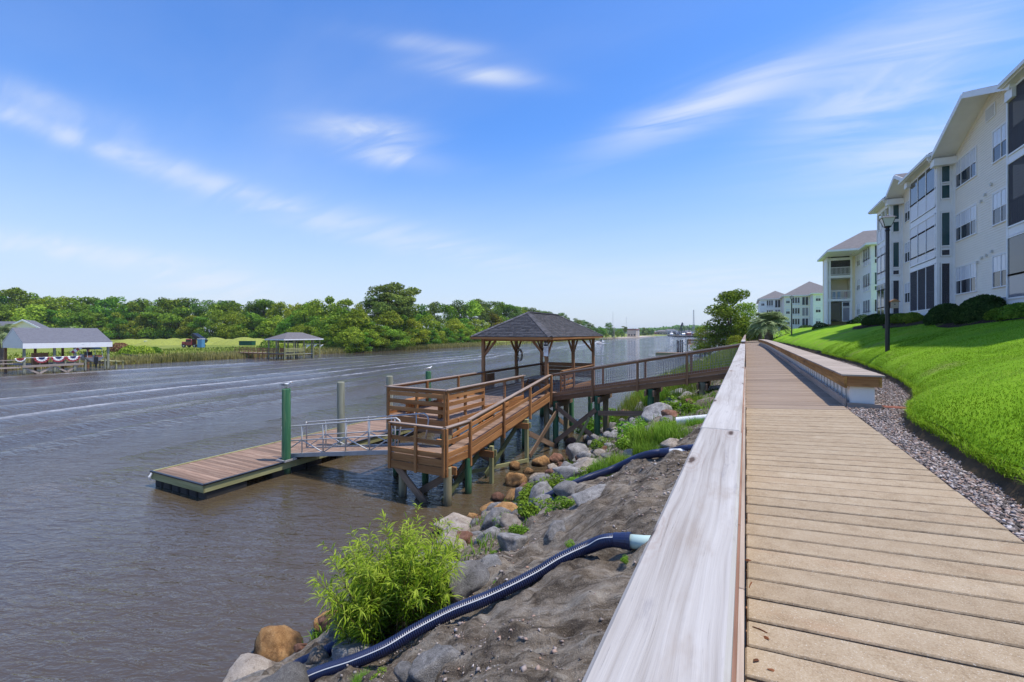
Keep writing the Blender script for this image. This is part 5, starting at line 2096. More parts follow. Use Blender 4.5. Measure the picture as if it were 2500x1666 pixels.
# mixed low cover on the greener part of the bank
n = 22000
xx, yy = rng.uniform(-7.2, -.4, n), 5 + 50 * rng.random(n) ** 1.4
sel = (fbm(xx * .6, yy * .6, 91, 3) > -.06) & ((yy > 12) | (xx < -3.0 - (12 - yy) * .2)) & (bank_z(xx, yy) > .25)
xx, yy = xx[sel], yy[sel]
V, F = blades(np.stack([xx, yy, bank_z(xx, yy)], -1), rng.uniform(.06, .24, len(xx)), rng.uniform(.012, .028, len(xx)), .8, 92)
tag(add_mesh('ground_cover', np_mesh('ground_cover', V, F, M['weed'], False, np.tile(rng.uniform(0, .8, len(xx)), 3))), 'low green growth scattered over the upper bank', 'ground cover', kind='stuff')
n = 15000
yy = rng.uniform(23.5, 75, n)
w_ = interp(WATERLINE, yy)
xx = w_ * rng.uniform(.1, 1.02, n)
V, F = blades(np.stack([xx, yy, np.maximum(bank_z(xx, yy), 0)], -1), rng.uniform(.4, 1.0, n), rng.uniform(.016, .034, n), .35, 95)
tag(add_mesh('marsh_grass', np_mesh('marsh_grass', V, F, M['reed_green'], False, np.tile(np.clip(.5 + .5 * fbm(xx * .4, yy * .3, 6, 3) + rng.normal(0, .2, n), 0, 1), 3))),
    'bright green marsh grass on the near bank past the walkway', 'marsh grass', kind='stuff')


def willow_bush():
    """arching stems with long narrow leaves"""
    base, t = on_bank(915, 1560)
    base.z = max(base.z, .25)
    b = thing('willow_bush', 'bright yellow green bush with long narrow leaves at the water edge', 'bush', tuple(base))
    r = np.random.default_rng(5)
    mb = MB()
    LP, LD, LT = [], [], []
    right = Vector((ray(1250).y, -ray(1250).x, 0)).normalized()
    fwd = Vector((ray(1000).x, ray(1000).y, 0)).normalized()
    for k in range(190):
        f = r.uniform(-1, 1)
        root = base + right * (f * .55 + .27) + fwd * r.uniform(-.5, .8) + Vector((0, 0, .0))
        root.z = max(float(bank_z(np.array(root.x), np.array(root.y))), .05) - .05
        H = r.uniform(.6, 1.7) if k % 12 else r.uniform(1.7, 2.3) * (1 - .35 * abs(f - .15))
        le = right * (f * .32 + r.normal(0, .14)) + fwd * r.normal(0, .3) - fwd * .12
        pts = []
        for q in np.linspace(0, 1, 7):
            pts.append(root + Vector((0, 0, H * (q - .22 * q * q))) + le * (H * .75 * q ** 1.6))
        mb.tube(pts, [.006 * (1 - .7 * q) for q in np.linspace(0, 1, 7)], 5)
        m = int(24 + H * 40)
        for j in range(m):
            q = r.uniform(.18, 1.0)
            i0 = min(int(q * 6), 5)
            p = pts[i0].lerp(pts[i0 + 1], q * 6 - i0)
            ax = (pts[i0 + 1] - pts[i0]).normalized()
            a = r.uniform(0, 6.283)
            o1 = ax.orthogonal().normalized()
            dr = (o1 * math.cos(a) + ax.cross(o1) * math.sin(a)) * r.uniform(.6, 1.0) + ax * r.uniform(.2, .8) + Vector((0, 0, -.15))
            LP.append(tuple(p))
            LD.append(tuple(dr.normalized()))
            LT.append(.05 + .75 * q + r.normal(0, .2))  # darker towards the stem foot: shade of the bush interior put into the tone
    mb.build('stem', M['stem'], b)
    P, D = np.array(LP), np.array(LD)
    n = len(P)
    S = np.cross(D, np.array([0, 0, 1.0]) + r.normal(0, .4, (n, 3)))
    S /= np.linalg.norm(S, axis=1)[:, None]
    L = r.uniform(.09, .21, n)[:, None]
    Wd = r.uniform(.0055, .0105, n)[:, None]
    mid = P + D * L * .5 + np.array([0, 0, .012])
    tip = P + D * L + np.array([0, 0, -.10]) * L
    V = np.stack([P, mid + S * Wd, tip, mid - S * Wd], 1).reshape(-1, 3)
    o = WM[b.name].translation
    V = V - np.array(o)
    me = np_mesh('leaves', V, np.arange(n * 4).reshape(n, 4), M['willow'], False, np.clip(LT, 0, 1))
    tag(add_mesh('leaves', me, b, WM[b.name].copy()), kind='stuff')


willow_bush()

# lawn: real blades, thick near the camera and thinner with distance
n = 190000
yy = 2.5 + 32 * rng.random(n) ** 2.0
ed = lawn_edge(yy)
xx = ed + .0 + (9.4 - ed) * rng.random(n) ** 1.35
P = np.stack([xx, yy, lawn_z(xx, yy) - .005], -1)
H = rng.uniform(.016, .038, n) * (1 + .5 * fbm(xx * 1.2, yy * 1.2, 61, 3))
keep = (fbm(xx * .55, yy * .38, 66, 4) < .17) | (rng.random(n) < .35)
P, H, xx, yy = P[keep], H[keep], xx[keep], yy[keep]
n = len(xx)
V, F = blades(P, H, rng.uniform(.005, .009, n) * (1 + yy * .05), .7, 62)
tn = np.clip(.45 + .8 * fbm(xx * .5, yy * .5, 63, 4) + rng.normal(0, .22, n), 0, 1)
tag(add_mesh('lawn_grass', np_mesh('lawn_grass', V, F, M['blade'], False, np.tile(tn, 3))), 'short bright green turf on the slope right of the boardwalk', 'grass', kind='stuff')
# overhanging fringe of the cut edge
n = 16000
yy = 3 + 31 * rng.random(n) ** 1.5
xx = lawn_edge(yy) + .05 * fbm(yy * 1.7, yy * 0, 77, 4) + rng.uniform(-.06, .06, n)
V, F = blades(np.stack([xx, yy, np.full(n, 4.205) - rng.uniform(0, .10, n)], -1), rng.uniform(.05, .11, n), rng.uniform(.006, .011, n), 1.2, 64)
tag(add_mesh('turf_fringe', np_mesh('turf_fringe', V, F, M['blade'], False, np.tile(rng.uniform(.1, .9, n), 3))), 'ragged grass fringe along the cut turf edge', 'grass', kind='stuff')

# litter on the boardwalk
for px, py, kd, lb in ((1826, 1370, 0, 'curled brown leaf beside the rail foot'), (1855, 1540, 1, 'thin dry twig lying across a tan plank'), (1846, 1615, 0, 'dark dead leaf near the bottom of the boardwalk'),
                       (1832, 1430, 1, 'short twig in the groove by the rail'), (1870, 1560, 0, 'small seed husk beside the dry twig'), (1885, 1640, 0, 'small dark leaf scrap by the lowest planks'),
                       (2010, 1600, 1, 'tiny twig in the middle of the walk'), (2190, 1450, 0, 'lone leaf scrap on the right of the walk')):
    r_ = ray(px, py)
    t = (DECK - CAM.z) / r_.z
    p = CAM + r_ * t
    mb = MB()
    a = random.uniform(0, 6.28)
    d = Vector((math.cos(a), math.sin(a), 0))
    if kd == 0:
        s = Vector((-d.y, d.x, 0))
        L_ = random.uniform(.014, .026)
        mb.add([p + d * -L_, p + s * L_ * .5 + Vector((0, 0, .008)), p + d * L_ + Vector((0, 0, .012)), p - s * L_ * .5 + Vector((0, 0, .002)), p + Vector((0, 0, .014))],
               [(0, 1, 4), (1, 2, 4), (2, 3, 4), (3, 0, 4)])
        tag(mb.build('dead_leaf', M['leaf_dead'], None, Matrix.Translation(p)), lb, 'leaf', 'litter on the boardwalk')
    else:
        mb.tube([p - d * .035 + Vector((0, 0, .004)), p + Vector((0, .004, .006)), p + d * .035 + Vector((0, 0, .004))], [.004, .003, .002], 6)
        tag(mb.build('twig', M['leaf_dead'], None, Matrix.Translation(p)), lb, 'twig', 'litter on the boardwalk')
# ------------------------------------------------------------------ lamp posts


def lamp_post(x, y, zb, H, label):
    t = thing('lamp_post', label, 'street lamp', (x, y, zb), 'black lamp posts on the lawn')
    mb = MB()
    mb.lathe([(.075, -.3), (.075, .0), (.072, 1.2), (.062, H - .62), (.062, H - .60)], 18, (x, y, zb))
    mb.build('pole', M['black'], t, None, True)
    mb = MB()
    mb.lathe([(.062, H - .62), (.085, H - .58), (.07, H - .54), (.06, H - .50), (.10, H - .46), (.12, H - .44), (.12, H - .42)], 18, (x, y, zb))
    mb.build('collar', M['black'], t)
    # square lantern: flaring glass, hipped cap
    z0, z1 = zb + H - .42, zb + H - .12
    a, b = .105, .205
    V = [(x + sx * a, y + sy * a, z0) for sx, sy in ((-1, -1), (1, -1), (1, 1), (-1, 1))] + [(x + sx * b, y + sy * b, z1) for sx, sy in ((-1, -1), (1, -1), (1, 1), (-1, 1))]
    mb = MB()
    mb.add(V, [(0, 1, 5, 4), (1, 2, 6, 5), (2, 3, 7, 6), (3, 0, 4, 7), (3, 2, 1, 0)])
    mb.build('lantern_glass', M['lampglass'], t)
    for i in range(4):
        beam('lantern_bar', t, V[i], V[i + 4], .02, .02, M['black'])
    c = b + .035
    V = [(x + sx * c, y + sy * c, z1) for sx, sy in ((-1, -1), (1, -1), (1, 1), (-1, 1))] + [(x + sx * c * .45, y + sy * c * .45, z1 + .09) for sx, sy in ((-1, -1), (1, -1), (1, 1), (-1, 1))]
    mb = MB()
    mb.add(V, [(0, 1, 5, 4), (1, 2, 6, 5), (2, 3, 7, 6), (3, 0, 4, 7), (3, 2, 1, 0), (4, 5, 6, 7)])
    mb.lathe([(.05, .09), (.045, .12), (.015, .15), (.001, .155)], 10, (x, y, z1))
    mb.build('lantern_cap', M['black'], t)
    return t


M['lampglass'] = plain('frosted lamp glass', (.62, .62, .62), .25, .5)
lx, ly = 4.85, 22.2
lamp_post(lx, ly, float(lawn_z(np.array(lx), np.array(ly))), 5.22, 'near black lamp post with a square lantern on the lawn')
lamp_post(5.2, 68, 5.13, 5.0, 'far black lamp post beside the palm down the boardwalk')
lamp_post(6.0, 130, 5.5, 4.8, 'most distant small lamp post in front of the far flats')
bh = thing('birdhouse', 'small wooden birdhouse fixed to the near lamp post', 'birdhouse', (lx + .21, ly - .05, 6.45))
abox('box', bh, lx + .075, lx + .30, ly - .14, ly + .06, 6.36, 6.60, M['rimgrey'], .004)
mb = MB()
mb.add([(lx + .04, ly - .18, 6.60), (lx + .36, ly - .18, 6.60), (lx + .36, ly + .10, 6.60), (lx + .04, ly + .10, 6.60), (lx + .19, ly - .18, 6.71), (lx + .19, ly + .10, 6.71)],
       [(0, 1, 4), (3, 5, 2), (0, 4, 5, 3), (1, 2, 5, 4), (3, 2, 1, 0)])
mb.build('roof', M['cedar_dark'], bh)
mb = MB()
mb.tube([(lx + .19, ly - .142, 6.50), (lx + .19, ly - .139, 6.50)], .025, 12)
mb.build('entrance_hole', M['black'], bh)

# ------------------------------------------------------------------ apartment buildings
ZG = 6.52


def fbox(name, parent, face, a, z, d, mat):
    """box on a facade. face=('x', X) looks towards -X, ('y', Y) towards -Y; a along it, d outwards"""
    k, v = face
    if k == 'x':
        return abox(name, parent, v - d[1], v - d[0], a[0], a[1], z[0], z[1], mat)
    return abox(name, parent, a[0], a[1], v - d[1], v - d[0], z[0], z[1], mat)


def mbox(mb, face, a, z, d, mi=0):
    k, v = face
    if k == 'x':
        mb.box(v - d[1], v - d[0], a[0], a[1], z[0], z[1], mi)
    else:
        mb.box(a[0], a[1], v - d[1], v - d[0], z[0], z[1], mi)


def siding(parent, face, a, z, mat='cream', gable=None, pitch=.115):
    """lapped boards; gable=(centre, apex z, eave z, half width) clips them to a triangle above the eave"""
    V, F = [], []
    k, v = face
    n = int(round((z[1] - z[0]) / pitch))
    for i in range(n):
        z0, z1 = z[0] + i * pitch, z[0] + (i + 1) * pitch
        a0, a1 = a
        if gable and z0 > gable[2]:
            hw = gable[3] * (gable[1] - z0) / (gable[1] - gable[2])
            a0, a1 = max(a0, gable[0] - hw), min(a1, gable[0] + hw)
            if a1 - a0 < .05:
                break
        o = len(V)
        for aa in (a0, a1):
            for dd, zz in ((.016, z0), (.002, z1), (.0, z0)):
                V.append((v - dd, aa, zz) if k == 'x' else (aa, v - dd, zz))
        F += [(o, o + 1, o + 4, o + 3), (o, o + 3, o + 5, o + 2)]
    mb = MB()
    mb.add(V, F)
    return tag(mb.build('siding', M[mat], parent), kind='stuff')


def window(parent, face, a, z, lights, mid=.5, top='blind', bot='glass', fr=.055, frame_mat='white'):
    w = part_empty('window', parent)
    mb = MB()
    mbox(mb, face, (a[0] - fr, a[1] + fr), (z[1], z[1] + fr), (.0, .05))
    mbox(mb, face, (a[0] - fr - .02, a[1] + fr + .02), (z[0] - fr, z[0]), (.0, .065))
    mbox(mb, face, (a[0] - fr, a[0]), (z[0], z[1]), (.0, .05))
    mbox(mb, face, (a[1], a[1] + fr), (z[0], z[1]), (.0, .05))
    n = len(lights)
    tot = sum(lights)
    s = a[0]
    zm = z[0] + (z[1] - z[0]) * mid
    for i, lw in enumerate(lights):
        e = s + (a[1] - a[0]) * lw / tot
        g = .022
        p0, p1 = s + (g if i else 0), e - (g if i < n - 1 else 0)
        if i < n - 1:
            mbox(mb, face, (e - g, e + g), (z[0], z[1]), (.0, .045))
        if mid < 1:
            mbox(mb, face, (p0, p1), (zm - .018, zm + .018), (.0, .038))
            fbox('pane', w, face, (p0, p1), (z[0], zm - .018), (.004, .020), M[bot])
            fbox('pane', w, face, (p0, p1), (zm + .018, z[1]), (.004, .028), M[top])
            if p1 - p0 > .5:
                mbox(mb, face, ((p0 + p1) / 2 - .008, (p0 + p1) / 2 + .008), (zm + .018, z[1]), (.028, .034))
        else:
            fbox('pane', w, face, (p0, p1), (z[0], z[1]), (.004, .020), M[bot])
        s = e
    mb.build('frame', M[frame_mat], w)
    return w


def panel_grid(parent, face, a, rows, n, post=.06, name='glazed_bay'):
    """a bay front: rows = [(z0, z1, material)], n bays; frame members between"""
    w = part_empty(name, parent)
    mb = MB()
    step = (a[1] - a[0]) / n
    zs = sorted(set([r[0] for r in rows] + [r[1] for r in rows]))
    z0, z1 = zs[0], zs[-1]
    for i in range(n + 1):
        x = a[0] + i * step
        mbox(mb, face, (x - post / 2, x + post / 2), (z0 - .03, z1 + .03), (.0, .05))
    for r0, r1, _ in rows:
        for zz in (r0, r1):
            mbox(mb, face, (a[0] - post / 2, a[1] + post / 2), (zz - .032, zz + .032), (.002, .047))
    mb.build('frame', M['white'], w)
    for r0, r1, m in rows:
        for i in range(n):
            fbox('pane', w, face, (a[0] + i * step + post / 2, a[0] + (i + 1) * step - post / 2), (r0 + .032, r1 - .032), (.008, .022), M[m])
    return w


def balusters(parent, face, a, z, d=(.0, .03), step=.12, mat='white', name='balustrade'):
    mb = MB()
    x = a[0] + step / 2
    while x < a[1]:
        mbox(mb, face, (x - .018, x + .018), z, d)
        x += step
    mbox(mb, face, a, (z[1], z[1] + .06), (d[0] - .015, d[1] + .015))
    mbox(mb, face, a, (z[0] - .05, z[0]), (d[0] - .01, d[1] + .01))
    return mb.build(name, M[mat], parent)


def slab_roof(parent, name, P, mat, th=.16, under='white'):
    """roof plane P (3 or 4 points, outline counter-clockwise seen from above) with a thick white edge below"""
    P = [Vector(p) for p in P]
    nr = (P[1] - P[0]).cross(P[2] - P[0]).normalized()
    if nr.z < 0:
        P = P[::-1]
        nr = -nr
    n = len(P)
    mb = MB()
    mb.add([p - nr * .03 for p in P] + [p - Vector((0, 0, th)) for p in P], [tuple(range(n)), tuple(range(2 * n - 1, n - 1, -1))] +
           [(i, i + n, (i + 1) % n + n, (i + 1) % n) for i in range(n)])
    mb.build('roof_board', M[under], parent)
    mb = MB()
    mb.add([p + nr * .012 for p in P] + [p - nr * .028 for p in P], [tuple(range(n)), tuple(range(2 * n - 1, n - 1, -1))] + [(i, i + n, (i + 1) % n + n, (i + 1) % n) for i in range(n)])
    return mb.build(name, M[mat], parent)


b1 = thing('apartment_building', 'cream three storey apartment building with gables, nearest on the right', 'building', (9.8, 32, ZG))
XW, XB = 9.80, 9.10
WF = ('x', XW)
EV = 14.80
F1, F2, F3 = ZG + .15, ZG + 2.91, ZG + 5.67
abox('wall', b1, XW + .005, 22, 16.0, 47.5, ZG - 1.6, EV + .1, M['cream'])
abox('foundation', b1, XW - .03, XW + .3, 24.4, 41.2, ZG - 1.2, ZG + .12, M['concrete'])
siding(b1, WF, (24.5, 32.1), (ZG + .14, 16.3), 'cream', (28.0, 16.25, EV, 4.15))
siding(b1, WF, (36.6, 41.1), (ZG + .14, 15.7), 'cream', (38.75, 15.75, EV, 2.4))
for y in (32.02, 36.68, 24.6, 41.0):
    fbox('corner_board', b1, WF, (y - .09, y + .09), (ZG + .14, EV), (.0, .035), M['white'])
for f, hh in ((F1, 1), (F2, 2), (F3, 3)):
    z0, z1 = f + .76, f + 2.10
    window(b1, WF, (29.45, 31.75), (z0, z1), (1, 1.9, 1))
    window(b1, WF, (26.35, 27.75), (z0, z1), (1, 1))
    window(b1, WF, (39.25, 40.35), (z0 + .05, z1), (1, 1))
for y, z in ((28.9, 11.55), (28.5, 11.75), (27.9, 12.05), (29.3, 8.75), (28.85, 8.9), (28.4, 8.95), (27.85, 9.05), (29.3, 6.9)):
    fbox('wall_vent', b1, WF, (y - .06, y + .06), (z - .06, z + .06), (.0, .09), M['soffit'])
vn = part_empty('gable_vent', b1)
fbox('vent_frame', vn, WF, (27.55, 28.45), (15.0, 15.62), (.0, .05), M['white'])
for k in range(6):
    fbox('louvre', vn, WF, (27.62, 28.38), (15.06 + k * .088, 15.10 + k * .088), (.05, .075), M['soffit'])

# bay with glazed porches
BF = ('x', XB)


def bay_block(y0, y1, top_kind, label_open=False):
    for z in (F1 - .12, F2 - .16, F3 - .16):
        abox('floor_band', b1, XB + .0, XW - .002, y0, y1, z - .14, z + .16, M['white'])
    abox('floor_band', b1, XB + .0, XW - .002, y0, y1, EV - .34, EV + .05, M['white'])
    for y in (y0 + .06, y1 - .06):
        abox('corner_post', b1, XB - .012, XB + .12, y - .07, y + .07, ZG - .6, EV - .3, M['white'])
    for x in (XW - .10,):
        abox('corner_post', b1, x - .05, x + .09, y0 - .01, y0 + .12, ZG - .6, EV - .3, M['white'])
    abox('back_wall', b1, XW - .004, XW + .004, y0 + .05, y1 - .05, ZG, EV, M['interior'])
    a = (y0 + .16, y1 - .16)
    if top_kind == 'closed':
        panel_grid(b1, BF, a, [(F3 + .06, F3 + 1.02, 'panel'), (F3 + 1.02, F3 + 2.42, 'glass')], 3)
    else:
        panel_grid(b1, BF, a, [(F3 + .06, F3 + 1.02, 'panel')], 3)
        for i in range(4):
            yy_ = a[0] + (a[1] - a[0]) * i / 3
            abox('porch_post', b1, XB + .0, XB + .09, yy_ - .05, yy_ + .05, F3 + 1.05, EV - .3, M['white'])
    panel_grid(b1, BF, a, [(F2 + .06, F2 + .52, 'panel'), (F2 + .52, F2 + 1.78, 'glass_grey'), (F2 + 1.78, F2 + 2.40, 'panel')], 3)
    if top_kind == 'closed':
        panel_grid(b1, BF, a, [(F1 + .04, F1 + 2.48, 'screen')], 3, .05, 'screen_porch')
        balusters(b1, ('x', XB + .07), a, (F1 + .12, F1 + .98), mat='panel')
    else:
        panel_grid(b1, BF, a, [(F1 + .06, F1 + .62, 'glass'), (F1 + .62, F1 + 1.95, 'glass'), (F1 + 1.95, F1 + 2.4, 'glass_grey')], 3)
    # narrow side facing down river
    SF = ('y', y0)
    abox('side_panel', b1, XB + .11, XW - .06, y0 + .03, y0 + .05, F2 - .1, EV - .3, M['white'])
    s = (XB + .17, XW - .17)
    panel_grid(b1, SF, s, [(F3 + .35, F3 + 1.10, 'glass_teal'), (F3 + 1.22, F3 + 2.42, 'glass_teal')], 1, .05, 'side_window')
    panel_grid(b1, SF, s, [(F2 + .08, F2 + .42, 'glass'), (F2 + .60, F2 + 2.40, 'glass_teal')], 1, .05, 'side_window')
    panel_grid(b1, SF, s, [(F1 + .04, F1 + 2.46, 'screen')], 1, .05, 'side_screen')
    balusters(b1, ('y', y0 + .06), s, (F1 + .12, F1 + .75), step=.10)


bay_block(32.1, 36.6, 'closed')
bay_block(41.1, 44.6, 'open')
abox('side_wall', b1, XB + .1, XW, 36.45, 36.6, ZG, EV - .3, M['white'])
# the porch block nearest the camera, cut by the picture edge
for z in (F1 - .12, F2 - .16, F3 - .16):
    abox('floor_band', b1, XB - .1, XW - .002, 17, 24.5, z - .14, z + .16, M['white'])
abox('floor_band', b1, XB - .1, XW - .002, 17, 24.5, EV - .1, EV + .25, M['white'])
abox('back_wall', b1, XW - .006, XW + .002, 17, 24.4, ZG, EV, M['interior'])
for y in (24.43, 22.6, 20.8, 19.0, 17.07):
    abox('corner_post', b1, XB - .11, XB + .03, y - .07, y + .07, ZG - .5, EV - .1, M['white'])
for f in (F2, F3):
    panel_grid(b1, ('x', XB - .09), (17.15, 24.35), [(f + .04, f + 2.48, 'screen')], 4, .05, 'screen_porch')
    balusters(b1, ('x', XB + .0), (17.15, 24.35), (f + .12, f + 1.0), mat='panel')
panel_grid(b1, ('x', XB - .09), (17.15, 24.35), [(F1 + .06, F1 + .95, 'glass_grey'), (F1 + .95, F1 + 2.4, 'glass')], 5)
abox('base_wall', b1, XB - .1, XW, 17, 24.5, ZG - 1.2, F1 - .26, M['cream'])
abox('base_wall', b1, XB + .02, XW, 32.1, 36.6, ZG - 1.2, F1 - .26, M['cream'])
abox('base_wall', b1, XB + .02, XW, 41.1, 44.6, ZG - 1.2, F1 - .26, M['cream'])

# roofs: long slope with eaves, cross gables over the two wall strips
XE = 8.72
TS = .40


def zr(x):
    return EV + .22 + (x - XE) * TS


for y0, y1 in ((31.9, 37.0), (40.7, 45.1), (16.5, 24.2)):
    slab_roof(b1, 'roof', [(XE, y0, zr(XE)), (XE, y1, zr(XE)), (14.5, y1, zr(14.5)), (14.5, y0, zr(14.5))], 'roof_grey')
    abox('soffit', b1, XE + .04, XB + .3, y0 + .05, y1 - .05, EV - .02, EV + .03, M['white'])
    abox('gutter', b1, XE - .10, XE - .005, y0 - .02, y1 + .02, EV + .03, EV + .17, M['white'])
    abox('fascia_board', b1, XE - .004, XE + .03, y0, y1, EV - .02, EV + .19, M['white'])
    mb = MB()
    mb.tube([(XE - .05, y0 + .08, EV + .05), (XE - .02, y0 + .08, EV - .12), (XB - .06, y0 + .16, EV - .22), (XB - .06, y0 + .16, EV - .5)], .045, 8)
    mb.build('downspout', M['white'], b1)
abox('roof_ridge_block', b1, 13.5, 22, 16.4, 46.5, EV - .2, EV + 1.6, M['soffit'])
slab_roof(b1, 'roof', [(14.4, 16.4, zr(14.4)), (14.4, 46.6, zr(14.4)), (17.5, 45, zr(17.0)), (17.5, 18, zr(17.0))], 'roof_grey')


def cross_gable(yc, hw, za, ze, xo, xr):
    for s in (-1, 1):
        y_e = yc + s * hw
        slab_roof(b1, 'roof', [(xo, yc, za), (xo, y_e, ze), (xr, y_e, ze), (xr, yc, za)], 'roof_grey', .20)
        beam('rake_board', b1, (xo - .02, yc + s * .02, za - .14), (xo - .02, y_e, ze - .14), .04, .24, M['white'])
        abox('cornice_return', b1, xo + .03, XW - .01, min(y_e, y_e - s * .55), max(y_e, y_e - s * .55), ze - .55, ze - .18, M['white'])
    # closed wall behind the siding triangle
    mb = MB()
    mb.add([(XW + .01, yc - hw, ze - .2), (XW + .01, yc + hw, ze - .2), (XW + .01, yc, za - .2)], [(0, 2, 1)])
    mb.build('gable_wall', M['cream'], b1)


cross_gable(28.0, 4.25, 16.42, 14.82, 8.84, 14.0)
cross_gable(38.75, 2.45, 15.98, 14.98, 8.84, 13.0)

# clipped shrubs and bed at its foot
bx_, by_ = np.linspace(0, 1, 6), np.arange(20, 48, .5)
BX, BY = np.meshgrid(bx_, by_, indexing='ij')
BX = (7.6 + .35 * np.sin(BY * .7)) * (1 - BX) + 9.9 * BX
BZ = lawn_z(BX, BY) + .02 + .03 * fbm(BX * 3, BY * 3, 9, 2)
n_, m_ = BX.shape
a_ = (np.arange(n_ - 1)[:, None] * m_ + np.arange(m_ - 1)[None, :]).ravel()
tag(add_mesh('mulch_bed', np_mesh('mulch_bed', np.stack([BX, BY, BZ], -1).reshape(-1, 3), np.stack([a_, a_ + m_, a_ + m_ + 1, a_ + 1], -1), M['mulch'], True)), kind='structure')


def shrub(p, r, h, label, seed, mat='bush_dark', leaf=.10, n=6500, group='dark shrubs along the building'):
    rr = np.random.default_rng(seed)
    d = rr.normal(size=(n, 3))
    d[:, 2] = np.abs(d[:, 2]) * 1.0 - .15
    d /= np.linalg.norm(d, axis=1)[:, None]
    rad = 1 + .10 * fbm(d[:, 0] * 2.2 + seed, d[:, 1] * 2.2 + d[:, 2], seed, 3) - .16 * rr.random(n) ** 2
    P = d * rad[:, None] * np.array([r, r * 1.05, h])
    N = d + rr.normal(size=(n, 3)) * .45
    N /= np.linalg.norm(N, axis=1)[:, None]
    V, F = leaf_quads(P, N, leaf * rr.uniform(.7, 1.4, n), .7, seed)
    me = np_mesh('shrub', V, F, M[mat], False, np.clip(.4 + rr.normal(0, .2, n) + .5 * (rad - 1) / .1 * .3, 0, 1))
    return tag(add_mesh('shrub', me, None, Matrix.Translation(p)), label, 'shrub', group)


shrub(Vector((8.35, 28.2, 5.92)), .76, .85, 'left dome shaped dark shrub by the bay', 401)
shrub(Vector((8.35, 26.5, 5.92)), .55, .62, 'small dark shrub between the two big domes', 402)
shrub(Vector((8.45, 24.9, 5.95)), .86, .95, 'largest dark dome shrub on the right', 403)
shrub(Vector((8.55, 30.3, 6.0)), .45, .5, 'low dark shrub left of the domes', 404)
shrub(Vector((8.6, 34.2, ZG - .4)), .55, .45, 'low spreading plant under the screened porch', 405, 'oak')
shrub(Vector((8.6, 36.4, ZG - .4)), .60, .5, 'green low plant before the wall strip', 406, 'oak')
shrub(Vector((8.7, 39.5, ZG - .4)), .7, .6, 'low shrub below the double windows', 407)
shrub(Vector((8.7, 43.0, ZG - .4)), .9, .7, 'low shrub below the open porch', 408)
shrub(Vector((8.4, 21.9, 5.95)), .6, .5, 'ragged green plant at the right picture edge', 409, 'oak', .09, 2500)
shrub(Vector((8.4, 23.1, 5.95)), .5, .40, 'low leafy plant right of the largest dome shrub', 410, 'oak', .09, 2500)
ac = thing('utility_box', 'low blue grey utility box at the foot of the nearest porch', 'box', (9.3, 23.7, ZG - .1))
abox('housing', ac, 8.95, 9.4, 24.55, 25.35, ZG - .2, ZG + .25, M['panel'], .02)
abox('lid', ac, 8.92, 9.43, 24.52, 25.38, ZG + .252, ZG + .29, M['panel'], .01)

# second building: pale yellow end with balconies
b2 = thing('apartment_building', 'pale yellow apartment block with stacked balconies beyond the near one', 'building', (10.8, 68, ZG))
G2 = 6.75
S2 = [G2, G2 + 2.85, G2 + 5.70]
E2 = 14.75
abox('wall', b2, 11.35, 24, 68.0, 72, G2 - 1.5, E2, M['cream_y'])
abox('wall', b2, 8.9, 11.36, 70.2, 71.2, G2 - 1.5, E2, M['cream_y'])
siding(b2, ('y', 67.99), (11.4, 13.5), (G2, E2 - .1), 'cream_y')
siding(b2, ('y', 70.19), (9.2, 11.3), (G2, E2 - .1), 'cream_y')
for x in (8.98, 9.22, 11.38):
    abox('corner_post', b2, x - .09, x + .09, 67.9, 68.1, G2 - .3, E2 - .15, M['white'])
abox('side_wall', b2, 8.9, 9.02, 68.1, 70.2, G2 - .3, E2, M['white'])
for s in S2[1:] + [E2 - .15]:
    abox('floor_band', b2, 8.88, 11.5, 67.93, 70.19, s - .34, s - .02, M['white'])
for s in S2[1:]:
    balusters(b2, ('y', 67.98), (9.32, 11.28), (s + .12, s + .92), step=.13)
fbox('screen_panel', b2, ('y', 68.06), (9.32, 11.28), (S2[2] + .02, S2[2] + 2.5), (.0, .02), M['screen'])
fbox('screen_panel', b2, ('y', 68.04), (9.34, 10.35), (G2 + .05, G2 + 2.35), (.0, .02), M['glass'])
panel_grid(b2, ('y', 68.04), (10.5, 11.25), [(G2 + .05, G2 + 1.7, 'glass_grey'), (G2 + 1.85, G2 + 2.4, 'glass')], 1, .09, 'porch_door')
for k, (x, m) in enumerate(((9.6, 'bluebox'), (10.1, 'bluebox'), (10.8, 'tan'))):
    abox('balcony_item', b2, x, x + .3, 68.6, 68.9, S2[1] + .02, S2[1] + .85, M[m], .03)
# bay wing between the buildings
abox('wing_wall', b2, 11.75, 20, 60.0, 67.98, G2 - 1.5, E2 - .1, M['white'])
for s in S2:
    panel_grid(b2, ('y', 60.0), (12.0, 12.62), [(s + .25, s + .72, 'glass_teal' if s == S2[1] else 'glass'), (s + .85, s + 2.15, 'glass_teal' if s == S2[1] else 'glass')], 1, .1, 'wing_window')
    panel_grid(b2, ('x', 11.75), (60.4, 63.6), [(s + .3, s + .9, 'panel'), (s + .9, s + 2.2, 'glass_grey')], 3, .1, 'wing_window')
    window(b2, ('x', 11.75), (65.2, 66.6), (s + .8, s + 2.0), (1, 1))


